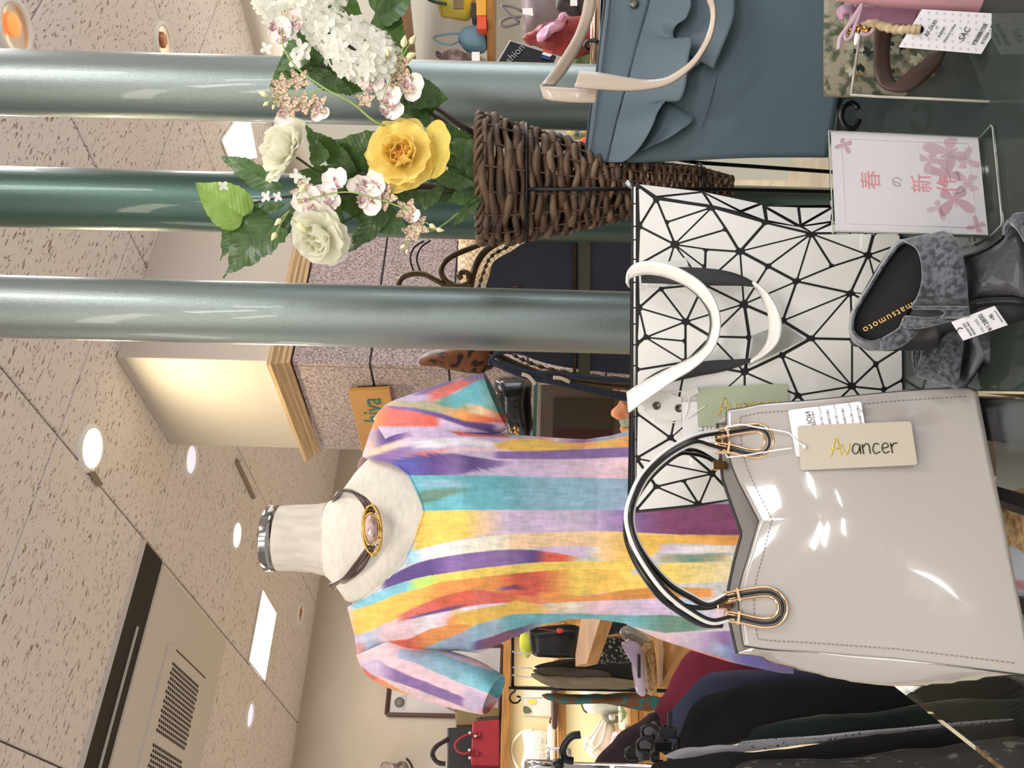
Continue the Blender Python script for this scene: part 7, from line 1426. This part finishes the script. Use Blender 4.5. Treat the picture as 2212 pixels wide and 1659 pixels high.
# part above the slot, then the two arms around it
band(zs_([(590, 345), (680, 395), (722, 480), (738, 580), (738, 680), (715, 780), (690, 840), (655, 885), (655, 905)]), zs_([(930, 268), (1010, 330), (1060, 420), (1085, 500), (1100, 600), (1115, 700), (1122, 800), (1128, 860), (1130, 912)]), .030, root=t)
band(zs_([(655, 900), (662, 906), (670, 910)]), zs_([(1130, 905), (1130, 910), (1130, 915)]), .030, root=t, n=6)
band(zs_([(880, 912), (915, 925), (932, 945), (925, 968), (900, 985), (870, 990)]), zs_([(1130, 905), (1131, 925), (1132, 945), (1130, 962), (1125, 975), (1110, 985)]), .026, root=t, n=30)
band(zs_([(595, 975), (720, 992), (800, 995), (890, 988), (960, 985), (1050, 980)]), zs_([(560, 1070), (680, 1075), (780, 1060), (880, 1035), (960, 1012), (1110, 985)]), .020, root=t, n=40)
band(zs_([(595, 975), (580, 1030), (545, 1080), (470, 1128), (400, 1165)]), zs_([(720, 1075), (700, 1110), (640, 1170), (540, 1235), (400, 1262)]), .012, root=t, n=40)
fb1 = zs_([(1080, 480), (1180, 450), (1290, 400), (1400, 320), (1450, 240), (1600, 240), (1640, 500), (1640, 860), (1500, 800), (1350, 808), (1200, 815), (1125, 850), (1110, 650)])
MB().pillow([sp(x, y, -.006) for x, y in fb1], CF, .004, 5).build('footbed', M['footbed'], t)
MB().tube([sp(x, y, -.004) for x, y in zs_([(1085, 485), (1180, 455), (1290, 402), (1400, 322), (1440, 250)])], .0014, 6).build('footbed_piping', M['sole'], t)
for dy in (0, 22): MB().tube([sp(x, y + dy / 3.859, -.004) for x, y in zs_([(1125, 880), (1200, 845), (1350, 828), (1500, 828), (1640, 845)])], .003 if dy else .0016, 8).build('footbed_piping', M['sole'], t)
MB().pillow([sp(x, y, -.022) for x, y in smooth_poly(zs_([(155, 1120), (250, 1245), (400, 1268), (560, 1262), (700, 1262), (860, 1240), (1000, 1100), (1640, 980), (1640, 500), (1000, 500), (600, 420)]), 60)], CF, .010, 5).build('sole', M['sole'], t)
band(zs_([(1450, 185), (1500, 130), (1590, 112), (1680, 110)]), zs_([(1545, 240), (1590, 330), (1640, 420), (1700, 500)]), .02, 'toe_band', t, n=30)
band(zs_([(1420, 300), (1425, 240), (1450, 190), (1470, 180)]), zs_([(1440, 290), (1450, 240), (1480, 200), (1500, 190)]), .006, 'toe_band', t, n=20, m=6)
ta, tb2 = sp(*zs_([(415, 985)])[0], .002), sp(*zs_([(680, 845)])[0], .002); text('matsumoto', tb2 - (tb2 - ta).normalized() * .003, ta - tb2, (tb2 - ta).cross(-CF).normalized() if ((tb2 - ta).cross(-CF)).dot(CU) < 0 else (ta - tb2).cross(-CF).normalized(), 0.0094, M['foilo'], t, space=1.2)
# second sandal behind
t2 = thing('sandal', 'rear mule sandal lying behind the front one, its velvet band catching sparkles', 'shoe', P(2230, 780, .80), 'pair of grey velvet sandals')
def sp2(x, y, off=0): u = (x - 1960) / 250.0; return P(x, y, .90 - .055 * u - off)
band(zs_([(830, 1060), (800, 1140), (745, 1190), (730, 1300), (705, 1400), (690, 1465)]), zs_([(1070, 1140), (1085, 1180), (1075, 1280), (1060, 1400), (1050, 1500), (1050, 1580)]), .024, 'instep_band', t2, spf=sp2)
band(zs_([(780, 1060), (720, 1150), (670, 1250), (665, 1340), (690, 1465)]), zs_([(830, 1060), (790, 1150), (745, 1200), (730, 1300), (705, 1420)]), .004, 'band_lining', t2, spf=sp2, n=30, m=6)
fb2 = zs_([(1000, 1020), (1085, 1180), (1070, 1330), (1050, 1570), (1090, 1575), (1150, 1520), (1230, 1380), (1340, 1410), (1450, 1470), (1640, 1560), (1640, 960), (1400, 930), (1120, 950)])
MB().pillow([sp2(x, y, -.004) for x, y in fb2], CF, .004, 5).build('footbed', M['footbed'], t2)
MB().pillow([sp2(x, y, -.018) for x, y in smooth_poly(zs_([(640, 1060), (690, 1440), (1060, 1580), (1110, 1570), (1240, 1390), (1640, 1600), (1640, 960), (1000, 980)]), 50)], CF, .008, 5).build('sole', M['sole'], t2)
band(zs_([(1580, 1330), (1570, 1400), (1565, 1500), (1575, 1600)]), zs_([(1700, 1330), (1700, 1400), (1700, 1500), (1700, 1600)]), .016, 'toe_band', t2, spf=sp2, n=20, m=8)
# price tag
pg = [P(x, y, .775) for x, y in zs_([(1345, 890), (1455, 1050), (1085, 1180), (985, 1025)])]; t3 = thing('price_tag', 'white paper price tag lying on the rear sandal', 'price tag', pg[3])
MB().prism(pg, CF * .0005).build('paper', M['tag'], t3, smooth=False); R3 = (pg[0] - pg[1]).normalized(); U3 = (pg[3] - pg[0]).normalized()
n3 = (pg[0] - pg[1]).cross(pg[3] - pg[0]).normalized(); sgn = 1 if n3.y < 0 else -1
o3_ = pg[2] + (pg[1] - pg[2]) * .70 + R3 * .002 - CF * .0006; lenx = (pg[0] - pg[1]).length
text('¥12800', pg[2] + (pg[1] - pg[2]) * .66 + R3 * .001 - CF * .0008, R3, U3, .0058, M['print'], t3, depth=.0001); text('+税', pg[2] + (pg[1] - pg[2]) * .84 + R3 * .009 - CF * .0008, R3, U3, .0042, M['print'], t3, depth=.0001)
text('MS-1042', pg[2] + (pg[1] - pg[2]) * .5 + R3 * .002 - CF * .0008, R3, U3, .0038, M['printgrey'], t3, depth=.0001)
for k_ in (.22, .3): text('株式会社 靴店', pg[2] + (pg[1] - pg[2]) * k_ + R3 * .002 - CF * .0008, R3, U3, .0022, M['print'], t3, 'small_print', depth=.0001)
MB().tube([pg[2] + (pg[1] - pg[2]) * .93 + R3 * .004 - CF * .0008, pg[3] + (pg[0] - pg[3]) * .93 - R3 * .004 - CF * .0008], .0003, 4).build('rule', M['print'], t3)
MB().tube(cr([P(x, y, .77) for x, y in zs_([(1078, 1080), (1050, 1075), (1035, 1095), (1010, 1120)])], 12), .0005, 5).build('string', M['black'], t3)
# ================================================================== TOP FRAME EDGE: RISER, FLORAL TOTE, PINK BAG
def z7(l): return [(a / 5.12 + 1780, b_ / 5.12) for a, b_ in l]
M['floral_dark'] = mat('vintage_floral', (.52, .50, .42), .7, col2=(.24, .27, .19), vscale=75, cuts=(.40, .54), detail=5); M['floral_rose'] = mat('rose_blotch', (.56, .28, .28), .7); M['brown_strap'] = mat('brown_strap', (.30, .215, .18), .4, coat=.15, bump=.1, bscale=400); M['plaid_navy'] = mat('navy_plaid_cloth', (.20, .23, .26), .8, col2=(.32, .34, .34), vscale=60, cuts=(.4, .5))
t = thing('tote_bag', 'vintage floral tote with a brown leather strap under the pink bag', 'bag', atz(2100, 140, TZ + .004))
FDp = 1.05
fp = [P(x, y, FDp) for x, y in z7([(190, 1000), (230, 300), (260, 100), (2400, -100), (2400, 900), (1200, 860), (400, 835)])]
rows = [[P(1825 + (2260 - 1825) * i / 30, 166 - 230 * k_ / 20 + (2 * math.sin(i * .6)), FDp - .02 * math.sin(math.pi * k_ / 20) - (i / 30) * .12) for k_ in range(21)] for i in range(31)]
MB().grid(rows).build('front_panel', M['floral_dark'], t, solid=.003); MB().grid([[p + CF * .07 for p in r] for r in rows]).build('back_panel', M['floral_dark'], t, solid=.003)
rf_ = random.Random(4)
for k_ in range(80):
    x, y = rf_.uniform(1832, 2205), rf_.uniform(30, 160); i_ = (x - 1825) / 435 * 30; kk = (166 - y) / 230; c = P(x, y, FDp - .02 * math.sin(math.pi * kk) - (i_ / 30) * .12 - .003); s_ = rf_.uniform(.003, .008); ph = rf_.uniform(0, 6)
    mt = rf_.choice([M['floral_rose'], M['rosep'], M['mintruffle'], M['tan']]) if x > 2030 else rf_.choice([M['mintruffle'], M['bottle'], M['tan']])
    pts = [c + (CR * math.cos(q) + CU * math.sin(q)) * s_ * (.75 + .25 * math.cos(5 * q + ph)) for q in np.linspace(0, 2 * math.pi, 21)[:-1]]
    MB().prism(pts, CF * .0008).build('flower_print', mt, t, smooth=False)
B1 = z7([(565, 250), (560, 400), (550, 600), (555, 760), (590, 900), (640, 960)]); B2 = z7([(740, 250), (735, 400), (720, 600), (735, 760), (765, 880), (800, 905)])
def band2(A, B, d0, d1, n=40): return MB().grid(strip([P(x, y, d0 + (d1 - d0) * i / (len(A) - 1)) for i, (x, y) in enumerate(A)], [P(x, y, d0 + (d1 - d0) * i / (len(B) - 1)) for i, (x, y) in enumerate(B)], n)).build('strap', M['brown_strap'], t, solid=.003)
band2(B1, B2, .97, .955); band2(z7([(640, 960), (720, 1000), (850, 1025), (1000, 990), (1150, 870), (1270, 740), (1330, 620), (1350, 540)]), z7([(775, 900), (800, 915), (860, 860), (950, 770), (1060, 700), (1150, 620), (1220, 560), (1260, 540)]), .955, .93)
t = thing('acrylic_riser', 'clear acrylic riser table supporting the pink bag', 'riser', atz(1840, 205, TZ + .002))
ed = mat('riser_edge', (.62, .60, .55), .2, coat=.5); e0, e1_ = P(1857, 82, .98), P(1838, 205, .94)
MB().tube([P(1860, 40, 1.0), e0, e1_], .0016, 6).build('plate_edge', ed, t); ra_ = atz(1836, 206, TZ + .012); rb_ = atz(2230, 226, TZ + .012)
MB().tube([P(1838, 205, .94), P(1900, 209, .925), P(2000, 213, .90), P(2230, 224, .86)], .0016, 6).build('plate_edge', ed, t)
MB().prism([P(1838, 205, .94), P(1857, 82, .98), P(2230, 90, .90), P(2230, 224, .86)], UP * -.004).build('plate', M['acrylic'], t, smooth=False)
M['pink_leather'] = mat('pink_leather', (.86, .645, .68), .5, var=.06, vscale=8, bump=.3, bscale=60); M['mauve_leather'] = mat('shadow_pink_leather', (.66, .50, .58), .5, bump=.2, bscale=80); M['lilac_cord'] = mat('lilac_cord', (.72, .62, .66), .5); M['jute'] = mat('jute_rope', (.78, .69, .54), .9, var=.3, vscale=90, bump=.8, bscale=200)  # the mauve tone is pink leather with shade put into its colour
t = thing('handbag', 'pink leather handbag with a lilac cord bow at the top frame edge', 'bag', P(2100, 0, .90))
rows = [[P(1806 + (2143 - 1806) * i / 24, -160 + (160 + float(np.interp(i / 24, [0, .1, .5, .9, 1], [0, 7, 19, 26, 25]))) * k_ / 12, .90 - .02 * math.sin(math.pi * k_ / 12)) for k_ in range(13)] for i in range(25)]
MB().grid(rows, flip=True).build('front_panel', M['pink_leather'], t, solid=.003)
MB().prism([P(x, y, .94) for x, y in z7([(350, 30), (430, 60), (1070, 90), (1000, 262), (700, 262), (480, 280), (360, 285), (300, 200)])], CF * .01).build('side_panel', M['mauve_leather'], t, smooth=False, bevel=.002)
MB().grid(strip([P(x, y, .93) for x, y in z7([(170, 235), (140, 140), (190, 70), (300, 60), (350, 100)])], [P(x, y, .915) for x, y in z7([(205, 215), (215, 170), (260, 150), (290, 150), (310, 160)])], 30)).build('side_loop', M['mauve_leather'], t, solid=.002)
for q_ in ([(420, 50), (340, 180), (240, 330), (180, 420), (160, 545)], [(420, 60), (330, 220), (240, 330), (225, 400), (250, 440), (300, 410), (330, 320), (380, 180), (415, 60)], [(400, 360), (450, 385), (510, 370), (550, 320)]): MB().tube(cr([P(x, y, .895) for x, y in z7(q_)], 40), .0022, 8).build('cord', M['lilac_cord'], t)
for x, y in z7([(375, 325), (460, 350), (290, 320)]): MB().lathe(P(x, y, .90), [(.0001, .004), (.005, .002), (.005, -.002), (.0001, -.004)], 14, -CF).build('ring', M['brass'], t)
MB().pillow([P(x, y, .885) for x, y in z7([(345, 365), (385, 365), (390, 450), (355, 505), (330, 495), (332, 420)])], CF, .002).build('cord_end', M['white_plastic'], t)
for q_ in ([(1880, 60), (1960, 110), (2010, 40)],): MB().tube(cr([P(x, y, .89) for x, y in z7(q_)], 12), .006, 8).build('knot', M['mauve_leather'], t)
MB().tube([P(x, y, .89) for x, y in z7([(2100, 10), (2110, 60), (2212, 70), (2260, 60)])], .003, 6).build('gold_frame', M['brass'], t)
MB().tube([P(x, y, .897) for x, y in z7([(1720, -20), (1705, 130)])], .0005, 5).build('seam', M['mauve_leather'], t)
t = thing('scarf', 'navy plaid cloth between the pink bag and the floral tote', 'scarf', P(2160, 100, .92)); rows = [[P(2085 + 170 * i / 10, 118 - 150 * k_ / 8, .93 - .004 * math.sin(i * 1.4)) for k_ in range(9)] for i in range(11)]; MB().grid(rows).build('cloth', M['plaid_navy'], t, solid=.003)
t = thing('swing_tag', 'white dotted brand tag on a jute rope hanging from the pink bag', 'price tag', P(2050, 60, .88)); tw = [P(x, y, .875) for x, y in z7([(1085, 102), (2002, 156), (1740, 596), (825, 520)])]
MB().prism(tw, CF * .0006).build('paper', M['tag'], t, smooth=False); TR = (tw[1] - tw[0]).normalized(); TD = (tw[3] - tw[0]).normalized(); A3 = -TD; B3 = -TR     # writing runs up the picture
def tpt(u, v): return tw[3].lerp(tw[2], u).lerp(tw[0].lerp(tw[1], u), v) - CF * .0008
M['dotgrey'] = mat('dot_grey', (.80, .80, .82), .6)
dm = MB()
for i in range(10):
    for j in range(6):
        c = tpt((i + .5 + .5 * (j % 2)) / 10.5, (j + .5) / 6); dm.lathe(c, [(.0001, .0001), (.0012, 0)], 10, -CF)
dm.build('dot_print', M['dotgrey'], t, smooth=False)['kind'] = 'stuff'
text('RF-2430', tpt(.26, .30), A3, B3, .0055, M['print'], t, depth=.0001); text('PI', tpt(.32, .50), A3, B3, .004, M['printgrey'], t, depth=.0001); text('合成皮革', tpt(.40, .30), A3, B3, .003, M['print'], t, depth=.0001); text('MADE IN CHINA', tpt(.50, .18), A3, B3, .003, M['print'], t, depth=.0001)
text('SAC', tpt(.70, .25), A3, B3, .0085, M['print'], t, depth=.0001); text('¥10,000 + 税', tpt(.95, .22), A3, B3, .0042, M['print'], t, depth=.0001)
bc = MB(); u_ = 0; rbn = random.Random(9)
while u_ < .52:
    w_ = rbn.choice([.006, .010, .014]); a, b_ = tpt(.815, .2 + u_), tpt(.87, .2 + u_); c, d = tpt(.87, .2 + u_ + w_), tpt(.815, .2 + u_ + w_); bc.add([a, b_, c, d], [(0, 1, 2, 3)]); u_ += w_ + rbn.choice([.006, .010])
bc.build('barcode', M['print'], t, smooth=False)
MB().tube(cr([P(x, y, d) for (x, y), d in zip(z7([(420, 300), (540, 262), (680, 300), (820, 330), (950, 325), (1070, 325)]), (.91, .895, .885, .88, .874, .870))], 40), [.0045 * (1 + .15 * math.sin(i * 1.5)) for i in range(40)], 8).build('rope', M['jute'], t)
MB().lathe(P(*z7([(1058, 325)])[0], .8735), [(.0001, .001), (.004, .0008), (.004, -.001)], 14, -CF).build('hole', M['black'], t)
# things under the clear table
hb = P(2205, 1148, 1.25); t = thing('rattan_hat', 'round woven rattan hat under the clear glass table edge', 'hat', (hb.x, hb.y, hb.z - .06))
hm = MB(); hc_ = Vector((hb.x, hb.y, hb.z - .02)); hm.lathe(hc_, [(.001, .06), (.03, .058), (.055, .04), (.065, .0), (.067, -.03)], 48); hm.build('crown', M['rattan'], t)
for k_ in range(14): MB().lathe(hc_, [(.0665 * math.cos(k_ * .1) + .001, .058 * math.sin(k_ * .11) - .03 + k_ * .001), (.0685 * math.cos(k_ * .1) + .001, .058 * math.sin(k_ * .11) - .028 + k_ * .001)], 40).build('woven_ring', M['rattan'], t)
t = thing('stool', 'dark low stool carrying the rattan hat and floral cloth', 'stool', (hb.x - .05, hb.y, 0)); MB().box((hb.x - .05, hb.y + .02, hb.z - .066), .20, .14, .012).build('seat', M['black'], t, smooth=False, bevel=.003)
for dx in (-.17, .17):
    for dy in (-.1, .12): MB().box((hb.x - .05 + dx, hb.y + dy, (hb.z - .07) / 2), .012, .012, (hb.z - .075) / 2).build('leg', M['black'], t, smooth=False)
fc = P(2205, 1232, 1.24); tag(MB().pillow([fc + CR * .06 * math.cos(a) * (1 + .1 * math.sin(3 * a)) + CU * .045 * math.sin(a) for a in np.linspace(0, 6.1, 30)], CF, .045).build('scarf', mat('floral_silk', (.74, .74, .80), .6, col2=(.72, .35, .40), vscale=26, cuts=(.4, .5)), orig=fc), 'pale floral silk scarf folded beside the rattan hat', 'scarf')
# ================================================================== PIECES OF PARTS GO ONE LEVEL DEEPER
def bcen(o):
    n = len(o.data.vertices); a = np.empty(n * 3); o.data.vertices.foreach_get('co', a); return a.reshape(-1, 3).mean(0)
def base(o): return o.name.split('.')[0]
RULES = {'handbag': {'stitching': 'front_panel', 'gold_rim': 'strap_loop', 'gold_bar': 'strap_loop', 'buckle': 'body', 'handle_underside': 'handle', 'stud': 'body', 'label': 'body', 'seam': 'front_panel'}, 'swing_tag': {'lettering': ('name_card', 'care_card', 'paper'), 'small_print': ('care_card', 'paper'), 'barcode': 'paper', 'dot_print': 'paper', 'hole': 'paper', 'string_end': 'string'},
         'blouse': {'stitching': 'sleeve', 'neck_binding': 'front_panel'}, 'sign_holder': {'lettering': 'card', 'butterfly_print': 'card', 'hairline': 'card', 'foot_edge': 'foot', 'plate_edge': 'front_plate'}, 'sandal': {'lettering': 'insole', 'heel_cup_rim': 'heel_cup', 'footbed_piping': 'footbed', 'band_lining': 'instep_band'},
         'tote_bag': {'eyelet': 'handle_tab', 'flower_print': 'front_panel', 'seam': 'front_panel', 'snap_button': 'top_flap', 'handle_lining': 'handle', 'label': 'body'}, 'sign': {'lettering': ('board', 'card'), 'flag_stripe': 'card'}, 'downlight': {'bulb': 'reflector'}, 'necklace': {'bead': 'frame', 'bezel': 'frame'}, 'picture_frame': {'lettering': 'poster', 'emblem': 'poster'},
         'price_tag': {'lettering': 'paper', 'small_print': 'paper', 'rule': 'paper'}, 'display_table': {'glass_edge': 'table_top'}, 'poster': {'yellow_dress': 'card', 'tree_print': 'card'}, 'glass_shelf': {'glass_edge': 'glass_plate', 'cabinet_window': 'cabinet', 'cabinet_trim': 'cabinet'}, 'pouch': {'clasp': 'body'}}
for o in list(S.objects):
    if o.parent is None and base(o) in RULES:
        kids = [k for k in o.children if k.type == 'MESH']; r = RULES[base(o)]
        for k in kids:
            tgt = r.get(base(k))
            if not tgt: continue
            tgt = (tgt,) if isinstance(tgt, str) else tgt; c = [q for q in kids if base(q) in tgt and q is not k]
            if c:
                kc = bcen(k); c.sort(key=lambda q: float(((bcen(q) - kc) ** 2).sum())); k.parent = c[0]
